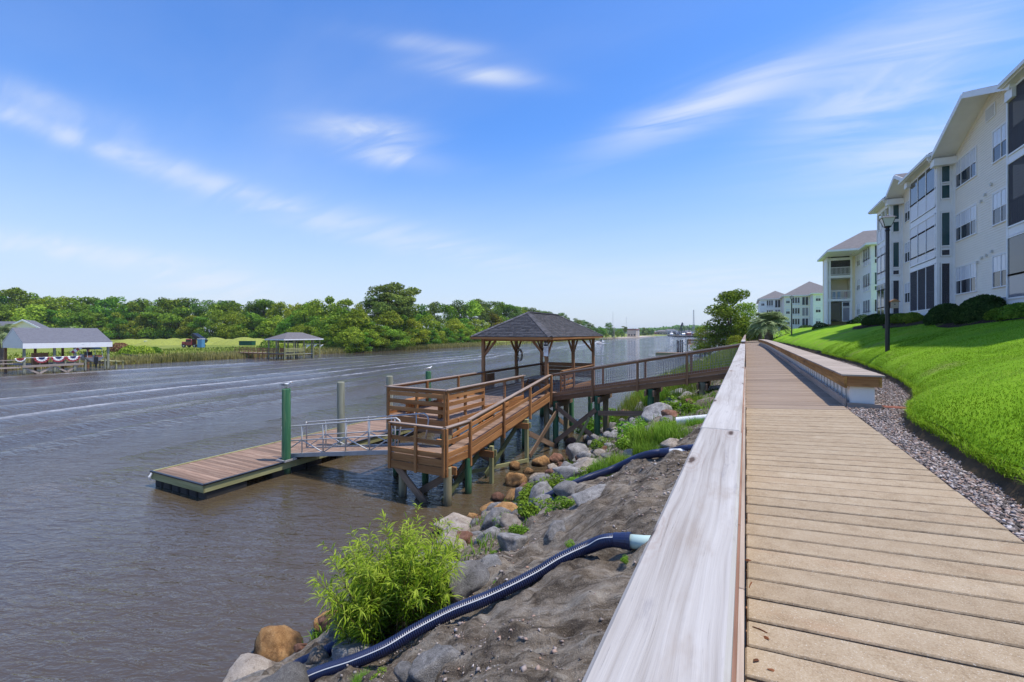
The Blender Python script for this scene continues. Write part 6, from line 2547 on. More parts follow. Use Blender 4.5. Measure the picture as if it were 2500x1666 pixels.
def hip_roof(parent, x0, x1, y0, y1, z, h, mat, ov=.55):
    x0, x1, y0, y1 = x0 - ov, x1 + ov, y0 - ov, y1 + ov
    w = min(x1 - x0, y1 - y0) / 2
    if x1 - x0 <= y1 - y0:
        ra_, rb_ = Vector(((x0 + x1) / 2, y0 + w, z + h)), Vector(((x0 + x1) / 2, y1 - w, z + h))
    else:
        ra_, rb_ = Vector((x0 + w, (y0 + y1) / 2, z + h)), Vector((x1 - w, (y0 + y1) / 2, z + h))
    a, b, c, d = Vector((x0, y0, z)), Vector((x1, y0, z)), Vector((x1, y1, z)), Vector((x0, y1, z))
    if x1 - x0 <= y1 - y0:
        fs = [(a, b, ra_), (b, c, rb_, ra_), (c, d, rb_), (d, a, ra_, rb_)]
    else:
        fs = [(a, b, rb_, ra_), (b, c, rb_), (c, d, ra_, rb_), (d, a, ra_)]
    mb = MB()
    for f in fs:
        mb.add(list(f), [tuple(range(len(f)))])
    mb.build('roof', M[mat], parent)
    mb = MB()
    mb.box(x0, x1, y0, y1, z - .22, z - .004)
    mb.build('eave_board', M['white'], parent)


hip_roof(b2, 8.9, 24, 64.0, 71.2, E2 + .2, 2.6, 'roof_brown')
hip_roof(b2, 11.75, 22, 60, 71, E2 + .1, 2.9, 'roof_brown')
shrub(Vector((8.3, 68.2, G2 - .9)), .9, .8, 'dark shrub before the yellow balcony block', 411, leaf=.09, n=2500)
shrub(Vector((12.3, 66.5, G2 - .3)), 1.6, .7, 'low dark hedge beside the bay wing', 412, leaf=.10, n=3000)
shrub(Vector((10.8, 58.5, G2 - .5)), 1.0, 1.0, 'dark rounded shrub seen left of the lamp pole', 413, leaf=.09, n=3000)
shrub(Vector((12.6, 58.3, G2 - .5)), 1.1, 1.0, 'dark rounded shrub seen right of the lamp pole', 414, leaf=.09, n=3000)

# third building: long cream block far down the boardwalk
b3 = thing('apartment_building', 'distant cream apartment block with brown hip roof behind the palm', 'building', (9, 146, 6.8))
G3 = 6.8
S3 = [G3, G3 + 2.85, G3 + 5.7]
for (x0, x1, y0, cw) in ((3.6, 9.2, 153.0, 'white'), (9.2, 15.0, 143.0, 'cream'), (15.0, 22.0, 136.0, 'white')):
    abox('wall', b3, x0, x1, y0, 175, G3 - 2, 15.2, M[cw])
    w = (x1 - x0)
    for s in S3:
        window(b3, ('y', y0), (x0 + .08 * w, x0 + .22 * w), (s + .8, s + 2.1), (1, 1), fr=.1)
        panel_grid(b3, ('y', y0 - .02), (x0 + .32 * w, x0 + .62 * w), [(s + .25, s + .8, 'panel'), (s + .8, s + 2.3, 'glass')], 3, .14)
        panel_grid(b3, ('y', y0 - .02), (x0 + .70 * w, x0 + .95 * w), [(s + .2, s + 2.35, 'screen' if s != S3[1] else 'glass_grey')], 2, .14)
        fbox('floor_band', b3, ('y', y0), (x0, x1), (s + 2.55, s + 2.75), (.0, .06), M['white'])
hip_roof(b3, 3.6, 12, 153, 175, 15.3, 2.6, 'roof_brown')
hip_roof(b3, 9.2, 22, 143, 172, 15.35, 4.2, 'roof_brown')
hip_roof(b3, 15.0, 24, 136, 160, 15.25, 2.6, 'roof_brown')
for k, (x, y) in enumerate(((5.5, 150), (9.5, 141), (14.0, 134.5), (12.4, 128))):
    shrub(Vector((x, y, 6.0)), 1.3, 1.2, ['round dark shrub at the left end of the distant block', 'dark shrub under the corner of the distant block',
          'dark shrub before the nearer wing of the distant block', 'wide dark shrub between the distant block and the balconies'][k], 420 + k, leaf=.16, n=1500)
# ------------------------------------------------------------------ trees


def tree_proto(kind, seed, H, mat, nleaf, leaf):
    """trunk with limbs and a crown of leaf clumps; returns (trunk mesh, crown mesh)"""
    r = np.random.default_rng(seed)
    mb = MB()
    lobes = []
    if kind == 'pine':
        bend = r.normal(0, .03, 2)
        top = Vector((bend[0] * H, bend[1] * H, H * .95))
        mb.tube([(0, 0, -.6), (bend[0] * H * .2, bend[1] * H * .2, H * .4), tuple(top)], [H * .018, H * .013, H * .004], 8)
        for k in range(16):
            f = r.uniform(.50, 1.0)
            a = r.uniform(0, 6.283)
            R = H * .24 * (1.15 - abs(f - .72) * 1.7) * r.uniform(.45, 1.0)
            c = np.array([math.cos(a) * R + bend[0] * H * f, math.sin(a) * R + bend[1] * H * f, H * f])
            s = H * r.uniform(.075, .125)
            lobes.append((c, np.array([s * 1.25, s * 1.25, s * .62])))
            mb.tube([(bend[0] * H * f, bend[1] * H * f, H * (f - .06)), tuple(c)], [H * .006, H * .002], 5)
    else:
        fork = H * r.uniform(.16, .28)
        mb.tube([(0, 0, -.6), (r.normal(0, .1), r.normal(0, .1), fork)], [H * .026, H * .019], 8)
        nl = 17
        W = H * {'oak': .40, 'round': .33, 'tall': .25}[kind]
        for k in range(nl):
            f = r.uniform(.02, 1.0) if k > 4 else (.03, .12, .3, .7, .95)[k]
            a = k * 2.4 + r.normal(0, .4)
            prof = math.sin(min(1, f * .86 + .24) * math.pi * .92) ** .6
            R = W * prof * r.uniform(.35, .85)
            s = W * r.uniform(.30, .50) * (.65 + .5 * prof)
            c = np.array([math.cos(a) * R, math.sin(a) * R, H * (.07 + .85 * f)])
            lobes.append((c, np.array([s, s, s * r.uniform(.6, .85)])))
            if k % 2 == 0:
                mb.tube([(0, 0, fork * .9), tuple(c * np.array([.45, .45, .7])), tuple(c)], [H * .012, H * .007, H * .002], 5)
    vol = np.array([l[1].prod() ** .67 for l in lobes])
    k = r.choice(len(lobes), nleaf, p=vol / vol.sum())
    C = np.array([l[0] for l in lobes])[k]
    S = np.array([l[1] for l in lobes])[k]
    d = r.normal(size=(nleaf, 3))
    d /= np.linalg.norm(d, axis=1)[:, None]
    rough = 1 + .35 * fbm(d[:, 0] * 2.6 + k * 3.1, d[:, 1] * 2.6 + d[:, 2] * 1.9, seed, 3)
    rad = (1 - .45 * r.random(nleaf) ** 2.2) * rough
    P = C + d * S * rad[:, None]
    N = d * .9 + r.normal(size=(nleaf, 3)) * .5
    N /= np.linalg.norm(N, axis=1)[:, None]
    V, F = leaf_quads(P, N, leaf * r.uniform(.6, 1.4, nleaf), .62, seed + 9, .1)
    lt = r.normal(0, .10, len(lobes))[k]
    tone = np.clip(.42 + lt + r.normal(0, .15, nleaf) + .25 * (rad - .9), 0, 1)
    if P[:, 2].min() < .1:
        pass
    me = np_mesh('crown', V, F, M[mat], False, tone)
    tm = bpy.data.meshes.new('trunk')
    tm.from_pydata(mb.V, [], mb.F)
    tm.materials.append(M['bark'])
    return tm, me, H


PROTO = {}
for kd, mat, seeds, H, nl, lf in (('oak', 'oak', (1, 2, 3), 14, 4200, .62), ('oak', 'oak_light', (4, 5), 14, 4200, .62), ('round', 'oak', (6, 7), 14, 3600, .58), ('tall', 'oak_light', (8, 9), 15, 3400, .55),
                                  ('pine', 'pine', (10, 11, 12), 20, 3800, .62), ('round', 'yellowleaf', (13,), 12, 3400, .58)):
    PROTO.setdefault((kd, mat), []).extend(tree_proto(kd, 500 + s, H, mat, nl, lf) for s in seeds)
NEAR_TREE = tree_proto('round', 561, 9, 'near_leaf', 11000, .25)


def tree(name, label, key, p, H, wide=1.0, group=None, proto=None):
    tm, cm, H0 = proto or random.choice(PROTO[key])
    s = H / H0
    t = thing(name, label, 'tree', tuple(p), group, random.uniform(0, 6.28))
    Mx = WM[t.name] @ Matrix.Diagonal((s * wide, s * wide, s, 1))
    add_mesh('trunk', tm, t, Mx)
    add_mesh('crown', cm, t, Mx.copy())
    return t


def gz_(p):
    return float(far_z(np.array(p.x), np.array(p.y)))


# far bank wood: (px, top py, depth); tops follow the skyline of the photograph
SKY_ = [(0, 718), (40, 706), (90, 716), (150, 728), (190, 724), (235, 734), (265, 726), (320, 732), (370, 730), (420, 728), (470, 742), (520, 742), (560, 738), (600, 740),
        (640, 736), (680, 732), (730, 742), (770, 738), (810, 722), (850, 728), (880, 742), (905, 735), (1060, 736), (1100, 742), (1140, 738), (1170, 734), (1200, 740), (1240, 742),
        (1280, 748), (1320, 756), (1355, 768)]
DEPTH = [(-100, 185), (300, 205), (560, 195), (760, 165), (840, 135), (880, 128), (1000, 155), (1063, 170), (1150, 200), (1250, 270), (1330, 340), (1400, 400)]


def sky_y(px):
    a = np.array(SKY_, float)
    return float(np.interp(px, a[:, 0], a[:, 1]))


def depth(px):
    a = np.array(DEPTH, float)
    return float(np.interp(px, a[:, 0], a[:, 1]))


names = {('oak', 'oak'): ('oak_tree', 'dark spreading tree'), ('oak', 'oak_light'): ('oak_tree', 'light green spreading tree'), ('round', 'oak'): ('broadleaf_tree', 'dense round crowned tree'),
         ('tall', 'oak_light'): ('broadleaf_tree', 'tall slender light green tree'), ('pine', 'pine'): ('pine_tree', 'dark pine'), ('round', 'yellowleaf'): ('broadleaf_tree', 'yellow green round tree')}
LAND = [(-80, 'behind the cream house on the left'), (60, 'above the white-fronted boathouse roof'), (170, 'right of the boathouse roof ridge'), (270, 'behind the reddish shrub'), (350, 'behind the left mounds'),
        (430, 'left of the red and black truck'), (500, 'right of the blue toilet'), (580, 'behind the green container'), (650, 'above the left end of the open dock roof'), (720, 'above the peak of the open dock roof'),
        (790, 'just right of the open dock roof'), (850, 'where the wood meets the river'), (930, 'below the tallest pine'), (1000, 'right of the tallest pine'), (1080, 'above the left eave of the gazebo'),
        (1150, 'behind the gazebo roof slope'), (1230, 'left of the gazebo ridge'), (1290, 'above the gazebo ridge'), (1350, 'at the thin right end of the wood')]


def where(px):
    lb = LAND[0][1]
    for x, s in LAND:
        if px >= x:
            lb = s
    return lb


used = {}
ORD = ['', 'second ', 'third ', 'fourth ', 'fifth ', 'sixth ', 'seventh ', 'eighth ', 'ninth ']


def wood_tree(px, d, key, H, wide, row):
    p = at(px, d)
    p.z = max(gz_(p), .3)
    nm, txt = names[key]
    k = (txt, where(px), row)
    i = used.get(k, 0)
    used[k] = i + 1
    lab = (ORD[min(i, 8)] + txt + (', front row, ' if row == 0 else ', back row, ') + where(px)).strip()
    tree(nm, lab, key, p, H, wide, 'trees of the wood on the far bank')


px = -60.0
while px < 1372:
    d = depth(px)
    step = random.uniform(24, 40) * 150 / d
    # back row makes the skyline
    db = d + random.uniform(14, 26)
    H = (HOR - sky_y(px)) * db / FX + 5.43 - 1.2
    if px < 250 or 560 < px < 900:
        key = random.choice([('oak', 'oak'), ('oak', 'oak_light'), ('tall', 'oak_light'), ('pine', 'pine'), ('round', 'oak')])
    elif px > 1050:
        key = random.choice([('pine', 'pine'), ('pine', 'pine'), ('oak', 'oak'), ('oak', 'oak_light')])
    else:
        key = random.choice([('oak', 'oak'), ('round', 'oak'), ('oak', 'oak'), ('pine', 'pine'), ('oak', 'oak_light')])
    wood_tree(px, db, key, H * random.uniform(.93, 1.04), random.uniform(.9, 1.2), 1)
    # front row, lower
    pf = px + step * .5
    df = depth(pf) + random.uniform(-3, 6)
    Hf = ((HOR - sky_y(pf)) * df / FX + 4.2) * random.uniform(.55, .85)
    key = random.choice([('oak', 'oak'), ('oak', 'oak_light'), ('round', 'oak'), ('oak', 'oak'), ('round', 'yellowleaf') if random.random() < .4 else ('oak', 'oak_light')])
    wood_tree(pf, df, key, Hf, random.uniform(1.0, 1.4), 0)
    px += step
# shrubby understorey where the wood comes down to the river
for px in np.arange(700, 1350, 17.0):
    d = depth(px) - random.uniform(2, 7)
    p = at(px, d)
    p.z = max(gz_(p), .2)
    k = ('low', where(px))
    used[k] = used.get(k, 0) + 1
    tree('shrub_tree', ORD[used[k] - 1] + 'low shrubby tree at the water ' + where(px), random.choice([('oak', 'oak'), ('oak', 'oak_light'), ('round', 'oak')]),
         p, random.uniform(4.5, 7.5), 1.5, 'low trees at the river edge')
for px, py, d, w in ((948, 690, 162, 1.0), (992, 702, 165, 1.0), (915, 728, 158, .9), (970, 716, 158, 1.05)):
    p = at(px, d)
    p.z = gz_(p)
    tree('pine_tree', {948: 'tallest pine rising above the whole wood', 992: 'second tall pine close right of the tallest', 915: 'lower pine close left of the tallest', 970: 'pine in front of the two tallest'}[px],
         ('pine', 'pine'), p, (HOR - py) * d / FX + 5.43 - p.z, w * 1.15, 'tall pines over the wood')
# bare pale snags
for px, py, d, lb in ((212, 735, 222, 'pale bare dead tree sticking out above the left wood'), (618, 752, 212, 'grey bare limbs among the trees behind the open dock')):
    p = at(px, d)
    p.z = gz_(p)
    t = thing('dead_tree', lb, 'tree', tuple(p))
    H = (HOR - py) * d / FX + 4
    mb = MB()
    mb.tube([p, p + Vector((.2, 0, H * .6)), p + Vector((.5, .2, H))], [.3, .2, .06], 7)
    mb.build('trunk', M['bark_pale'], t)
    for k in range(6):
        a = k * 1.3
        mb = MB()
        q0 = p + Vector((.2, 0, H * (.5 + .06 * k)))
        mb.tube([q0, q0 + Vector((math.cos(a) * 1.2, math.sin(a) * 1.2, 1.6)), q0 + Vector((math.cos(a) * 1.7, math.sin(a) * 1.7, 3.2))], [.13, .08, .03], 6)
        mb.build('limb', M['bark_pale'], t)

# scattered trees on the far spit upriver: (px, base depth, top py, kind)
for k, (px, d, py, key) in enumerate(((1410, 420, 778, 'pine'), (1425, 430, 782, 'pine'), (1442, 400, 789, 'pine'), (1455, 400, 797, 'round'), (1468, 390, 796, 'round'), (1478, 395, 802, 'round'), (1487, 410, 788, 'pine'),
                                      (1494, 420, 800, 'round'), (1508, 430, 803, 'round'), (1525, 430, 796, 'pine'), (1517, 440, 802, 'round'), (1395, 420, 784, 'pine'), (1383, 410, 775, 'pine'),
                                      (1572, 640, 799, 'round'), (1582, 660, 801, 'round'), (1560, 640, 800, 'round'), (1592, 680, 803, 'round'))):
    p = at(px, d)
    p.z = 1.2
    key = {'pine': ('pine', 'pine'), 'round': ('round', 'oak')}[key]
    w_ = ['behind the right gazebo eave', 'beyond the right gazebo eave', 'first past the gazebo roof', 'low past the gazebo roof', 'left of the twin poles', 'bushy just left of the twin poles', 'spindly by the twin poles',
          'right at the twin poles', 'right of the twin poles', 'left of the beige building', 'low before the beige building', 'over the gazebo right slope', 'over the gazebo ridge end',
          'right of the beige building', 'second right of the beige building', 'close behind the beige building', 'thin end of the group past the beige building'][k]
    tree('pine_tree' if key[0] == 'pine' else 'broadleaf_tree', 'far upriver tree ' + w_, key, p, max(3, (HOR - py) * d / FX + 4.0), 1.2 if key[0] == 'round' else 1.0, 'trees on the upriver shore')
for k, (px, d, py) in enumerate(((1706, 320, 798), (1716, 330, 802), (1728, 300, 800), (1740, 290, 799))):
    p = at(px, d)
    p.z = 1.0
    tree('broadleaf_tree', ['far right bank tree nearest the crane', 'second far right bank tree by the crane', 'far tree behind the distant gazebo', 'far tree touching the big leafy tree'][k], ('round', 'oak'), p, (HOR - py) * d / FX + 4.5, 1.3, 'trees on the far right bank')
# leafy tree and palms beside the boardwalk
tree('leafy_tree', 'yellow green leafy tree left of the boardwalk bend', None, Vector((-2.3, 90, 2.0)), 11.2, 1.25, None, NEAR_TREE)
tree('leafy_tree', 'lower leafy tree right behind the boardwalk tree', None, Vector((.2, 100, 2.4)), 9.0, 1.0, None, tree_proto('oak', 571, 9, 'oak_light', 5000, .30))
tree('leafy_tree', 'small light tree at the left foot of the boardwalk tree', None, Vector((-6.8, 92, 1.0)), 6.6, 1.0, None, tree_proto('round', 572, 7, 'oak_light', 3500, .26))
for k, (x, y, r_, h) in enumerate(((-1.2, 66, 1.1, 1.5), (-1.5, 80, 1.6, 2.4), (3.0, 97, 1.6, 2.2), (-.9, 96, 1.5, 2.8))):
    shrub(Vector((x, y, 2.6)), r_, h, ['wild shrub at the railing before the bend', 'wild shrub under the leafy tree', 'shrub behind the palm', 'tall shrub beyond the leafy tree'][k], 440 + k, 'oak_light', .16, 2200, 'wild shrubs by the boardwalk bend')


def palm(label, p, H, R, nf, seed, trunk_r=.28, fan=False):
    r = np.random.default_rng(seed)
    t = thing('palm_tree', label, 'palm', tuple(p))
    mb = MB()
    top = Vector(p) + Vector((r.normal(0, .1), r.normal(0, .1), H))
    mb.tube([Vector(p) - Vector((0, 0, .5)), Vector(p).lerp(top, .5), top], [trunk_r * 1.15, trunk_r, trunk_r * 1.1], 12)
    for k in range(40):
        f = r.uniform(.25, 1.0)
        a = r.uniform(0, 6.28)
        q0 = Vector(p).lerp(top, f) + Vector((math.cos(a), math.sin(a), 0)) * trunk_r * .9
        mb.tube([q0, q0 + Vector((math.cos(a) * .16, math.sin(a) * .16, .45))], [.06, .03], 5)
    mb.build('trunk', M['palm_bark'], t)
    V, tn = [], []
    for k in range(nf):
        a = k * 2.399 + r.normal(0, .2)
        el = r.uniform(-.25, 1.35)
        d = Vector((math.cos(a), math.sin(a), 0))
        pts = []
        for q in np.linspace(0, 1, 11):
            up = math.sin(el) * q - (.85 - .35 * math.sin(el)) * q * q
            pts.append(top + d * (R * (q * math.cos(el) * .75 + .28 * q)) + Vector((0, 0, R * up * .9)))
        s = Vector((-d.y, d.x, 0))
        for i in range(2, 11):
            c = pts[i]
            ax = (pts[i] - pts[i - 1]).normalized()
            for sg in (-1, 1):
                for h in (0, .5):
                    c2 = pts[i - 1].lerp(pts[i], h)
                    L = R * .30 * math.sin(min(1, (i - 1 + h) / 10 + .12) * math.pi) ** .6 + .06
                    o = (s * sg * .75 + ax * .6 + Vector((0, 0, r.uniform(-.35, .15)))).normalized()
                    w = ax * .045 * R / 2
                    V += [c2 - w, c2 + w, c2 + o * L * .6 + w * .8, c2 + o * L]
                    tn.append(min(1, max(0, .45 + .3 * math.sin(el) + r.normal(0, .18))))
        for i in range(10):
            w = s * .03
            V += [pts[i] - w, pts[i] + w, pts[i + 1] + w * .6, pts[i + 1] - w * .6]
            tn.append(.7)
    o = WM[t.name].translation
    V = np.array([tuple(v - o) for v in V])
    me = np_mesh('fronds', V, np.arange(len(V)).reshape(-1, 4), M['palm'], False, tn)
    add_mesh('fronds', me, t, WM[t.name].copy())


palm('grey green feather palm at the end of the long timber seat', Vector((2.95, 76, 4.2)), 2.7, 3.4, 95, 601, .55)
palm('smaller palm behind the boardwalk palm', Vector((2.2, 90, 4.2)), 2.6, 2.4, 44, 602, .3)
pp = at(4, 66)
palm('palm at the left picture edge beside the boathouse', Vector((pp.x, pp.y, 1.0)), 4.6, 2.6, 44, 603, .3)
pp = at(172, 120)
palm('pale palm top showing over the boathouse roof', Vector((pp.x, pp.y, 1.5)), 4.4, 2.6, 44, 604, .25)
pp = at(212, 122)
palm('second pale palm top right over the boathouse roof', Vector((pp.x, pp.y, 1.5)), 3.8, 2.3, 40, 605, .25)

# ------------------------------------------------------------------ reeds and shrubs on the far bank
n = 26000
yy = np.concatenate([rng.uniform(24, 160, n - 6000), rng.uniform(160, 400, 6000)])
xx = shore_x(yy) + 1.0 - np.abs(rng.normal(0, 3.2, n))
V, F = blades(np.stack([xx, yy, np.maximum(far_z(xx, yy), 0) - .05], -1), rng.uniform(.5, 1.35, n), rng.uniform(.07, .15, n), .25, 701)
tag(add_mesh('reeds', np_mesh('reeds', V, F, M['reed'], False, np.tile(np.clip(.5 + .7 * fbm(xx * .1, yy * .06, 5, 3) + rng.normal(0, .2, n), 0, 1), 3))), 'tan and green reeds along the far river edge', 'reeds', kind='stuff')
n = 16000
yy = rng.uniform(25, 150, n)
xx = shore_x(yy) - 3 - rng.uniform(0, 22, n)
V, F = blades(np.stack([xx, yy, far_z(xx, yy) - .03], -1), rng.uniform(.15, .5, n), rng.uniform(.08, .2, n), .4, 703)
tag(add_mesh('meadow_grass', np_mesh('meadow_grass', V, F, M['reed_green'], False, np.tile(np.clip(.45 + .8 * fbm(xx * .1, yy * .06, 15, 3) + rng.normal(0, .2, n), 0, 1), 3))), 'rough green grass on the far bank meadow', 'grass', kind='stuff')
for k, (px, d, r_, h, m, lb) in enumerate(((292, 96, 1.9, 1.9, 'redshrub', 'reddish shrub at the right end of the boathouse'), (318, 92, 1.7, 1.7, 'oak_light', 'green shrub beside the reddish one'),
                                            (350, 94, 1.9, 1.6, 'oak_light', 'round green shrub on the meadow edge'), (378, 96, 1.2, 1.3, 'oak', 'smaller dark shrub right of the round one'),
                                            (655, 112, 2.0, 3.2, 'oak', 'round dark tree-like bush behind the open dock'), (690, 112, 1.6, 2.0, 'oak_light', 'light bush seen through the open dock'))):
    p = at(px, d)
    p.z = gz_(p)
    shrub(p, r_, h, lb, 450 + k, m, .26, 1500, 'shrubs on the far meadow')

# ------------------------------------------------------------------ boathouse on the left
bt = thing('boathouse', 'grey roofed boathouse with broad white fascia on piles at left', 'boathouse', (-86, 27.8, 0))
hx0, hx1, hy0, hy1 = -89.3, -83.0, 23.5, 32.2
for x in (hx0, hx1):
    for y in (hy0, 26.4, 29.3, hy1):
        if x == hx1 and y == 29.3:
            y = 28.5
        beam('post', bt, (x, y, -1), (x, y, 3.6), .24, .24, M['pile_grey'] if x == hx1 else M['cedar_dark'], (0, 1, 0))
DZB = 1.13
boards_x('deck_board', bt, hx0, hx1, hy0, 29.0, DZB, M['cedar_grey'], .30)
beam('rim_board', bt, (hx1 + .15, hy0 - .2, DZB - .12), (hx1 + .15, 29.4, DZB - .12), .06, .30, M['rimgrey'])
beam('hand_rail', bt, (hx1 + .02, hy0, DZB + 1.0), (hx1 + .02, 29.2, DZB + 1.0), .12, .06, M['white'])
beam('hand_rail', bt, (hx1 - .05, hy0 - 4, DZB + .75), (hx1 - .05, hy0, DZB + .75), .06, .10, M['rimgrey'])
beam('hand_rail', bt, (hx1 - .05, hy0 - 4, DZB + .35), (hx1 - .05, hy0, DZB + .35), .06, .10, M['rimgrey'])
beam('rim_board', bt, (hx1 - .05, hy0 - 4, DZB - .2), (hx1 - .05, hy0 - .25, DZB - .2), .06, .22, M['rimgrey'])
for y in (25.0, 26.4, 27.5, 29.0):
    beam('rail_post', bt, (hx1, y, DZB - .2), (hx1, y, DZB + 1.0), .14, .14, M['pile_grey'], (0, 1, 0))
for a, b in ((23.6, 26.3), (26.5, 28.9)):
    beam('cross_brace', bt, (hx1, a, .8), (hx1, (a + b) / 2, .0), .08, .22, M['rimgrey'])
    beam('cross_brace', bt, (hx1, b, .9), (hx1, (a + b) / 2, .0), .08, .22, M['rimgrey'])
rx, ez_, rz_ = -86.1, 4.05, 6.05
slab_roof(bt, 'roof', [(-82.55, hy0 - .25, ez_), (-82.55, hy1 + .35, ez_), (rx, hy1 - .1, rz_), (rx, hy0 - .25, rz_)], 'roof_blue', .12)
slab_roof(bt, 'roof', [(-89.7, hy0 - .25, ez_), (rx, hy0 - .25, rz_), (rx, hy1 - .1, rz_), (-89.7, hy1 + .35, ez_)], 'roof_blue', .12)
abox('front_fascia', bt, -82.62, -82.54, hy0 - .25, hy1 + .35, ez_ - .72, ez_ - .03, M['white'])
mb = MB()
for yy_, s in ((hy0 - .20, 1), (hy0 - .12, -1)):
    mb.add([(-89.6, yy_, ez_ - .7), (-82.6, yy_, ez_ - .7), (-82.6, yy_, ez_), (rx, yy_, rz_ - .08), (-89.6, yy_, ez_)], [(0, 1, 2, 3, 4) if s > 0 else (4, 3, 2, 1, 0)])
mb.build('gable_panel', M['panel'], bt)
abox('dock_box', bt, hx1 - 1.6, hx1 - .9, 24.6, 26.1, DZB + .01, DZB + 1.55, M['cedar_dark'], .02)
# bunting fans on the rail
for k, y in enumerate((25.1, 26.75, 28.25, 23.1)):
    bn = thing('bunting', ['left red white and blue bunting fan on the boathouse rail', 'middle red white and blue bunting fan on the boathouse rail', 'right red white and blue bunting fan by the boat',
                           'bunched red bunting tail at the left end of the rail'][k], 'bunting', (hx1 + .22, y, DZB + 1.0), 'bunting fans on the rail')
    R0 = .78 if k < 3 else .5
    bands = (('blue_band', 'blue', .0, .42), ('white_band', 'white', .42, .72), ('red_band', 'red', .72, 1.0)) if k < 3 else (('red_band', 'red', .0, .75), ('white_band', 'white', .75, 1.0))
    for nm, m, r0, r1 in bands:
        mb = MB()
        nseg = 14
        for i in range(nseg):
            a0, a1 = math.pi * i / nseg, math.pi * (i + 1) / nseg
            q = []
            for a, rr_ in ((a0, r0), (a1, r0), (a1, r1), (a0, r1)):
                j = i if a == a0 else i + 1
                q.append((hx1 + .18 + .05 * (j % 2), y - math.cos(a) * R0 * rr_, DZB + 1.0 - math.sin(a) * R0 * rr_ * .95))
            mb.quad(*q)
        mb.build(nm, M[m], bn)
fl = thing('flag', 'small striped flag on a slanted staff at the boathouse post', 'flag', (hx1 + .2, 28.3, 3.0))
beam('staff', fl, (hx1 + .1, 27.9, 2.7), (hx1 + .5, 29.3, 3.9), .04, .04, M['white'])
for k in range(5):
    mb = MB()
    a = Vector((hx1 + .14, 28.05, 2.78)) + Vector((.06, .22, .18)) * k
    mb.quad(a, a + Vector((.06, .22, .18)), a + Vector((.03, .45, -.12)), a + Vector((-.03, .22, -.30)))
    mb.build('stripe', M['red'] if k % 2 == 0 else M['white'], fl)
# boat on the lift
bo = thing('motorboat', 'white motorboat with dark canopy hoisted on the boathouse lift', 'boat', (-84.6, 30.6, 1.3))
V, F = [], []
ns = 9
for i, f in enumerate(np.linspace(0, 1, 13)):
    y = 28.0 + 5.0 * 0 + (-1.9 + 3.8 * f) * 0
    x = -88.2 + 5.4 * f
    wv = 1.05 * (1 - max(0, .45 - f) ** 2 * 4.2) if f < .45 else 1.05
    wv = max(wv, .10)
    for s in np.linspace(-1, 1, ns):
        zz = 1.15 + .75 * abs(s) ** 1.6 + (.35 * (1 - f) ** 2)
        V.append((x, 30.7 + s * wv, zz))
for i in range(12):
    for k in range(ns - 1):
        F.append((i * ns + k, i * ns + k + 1, (i + 1) * ns + k + 1, (i + 1) * ns + k))
F.append(tuple(12 * ns + k for k in range(ns)))
mb = MB()
mb.add(V, F)
mb.build('hull', M['boatwhite'], bo, None, True)
abox('deck', bo, -87.2, -82.9, 29.75, 31.65, 1.72, 1.80, M['boatwhite'], .03)
for y in (30.1, 31.2):
    abox('seat', bo, -83.6, -83.0, y - .35, y + .35, 1.80, 2.2, M['tan'], .04)
abox('console', bo, -85.4, -84.8, 30.3, 31.1, 1.8, 2.6, M['black'], .05)
mb = MB()
for i in range(6):
    f0, f1 = i / 6, (i + 1) / 6
    mb.quad((-85.6 + 2.6 * f0, 29.8, 3.05 + .22 * math.sin(f0 * 3.14)), (-85.6 + 2.6 * f1, 29.8, 3.05 + .22 * math.sin(f1 * 3.14)), (-85.6 + 2.6 * f1, 31.6, 3.05 + .22 * math.sin(f1 * 3.14)), (-85.6 + 2.6 * f0, 31.6, 3.05 + .22 * math.sin(f0 * 3.14)))
    mb.quad((-85.6 + 2.6 * f0, 29.8, 2.99 + .22 * math.sin(f0 * 3.14)), (-85.6 + 2.6 * f0, 31.6, 2.99 + .22 * math.sin(f0 * 3.14)), (-85.6 + 2.6 * f1, 31.6, 2.99 + .22 * math.sin(f1 * 3.14)), (-85.6 + 2.6 * f1, 29.8, 2.99 + .22 * math.sin(f1 * 3.14)))
mb.build('canopy', M['black'], bo)
for x in (-85.4, -83.2):
    for y in (29.85, 31.55):
        beam('canopy_pole', bo, (x + .3, y, 1.8), (x, y, 3.05), .05, .05, M['metal'])
abox('outboard_motor', bo, -82.85, -82.45, 30.5, 30.9, .95, 2.0, M['black'], .08)
beam('motor_leg', bo, (-82.65, 30.7, .35), (-82.65, 30.7, 1.0), .12, .16, M['black'], (0, 1, 0))
lf_ = thing('boat_lift', 'low timber bunks and posts of the boat lift at the boathouse', 'boat lift', (-84, 31, 0))
for y in (29.6, 31.8):
    beam('bunk', lf_, (-88.5, y, 1.05), (-82.9, y, 1.05), .12, .16, M['cedar_grey'])
    beam('lift_post', lf_, (-82.9, y, -.8), (-82.9, y, 1.6), .16, .16, M['pile_grey'], (0, 1, 0))
beam('cross_bunk', lf_, (-83.2, 29.5, .93), (-83.2, 31.9, .93), .12, .1, M['cedar_grey'])

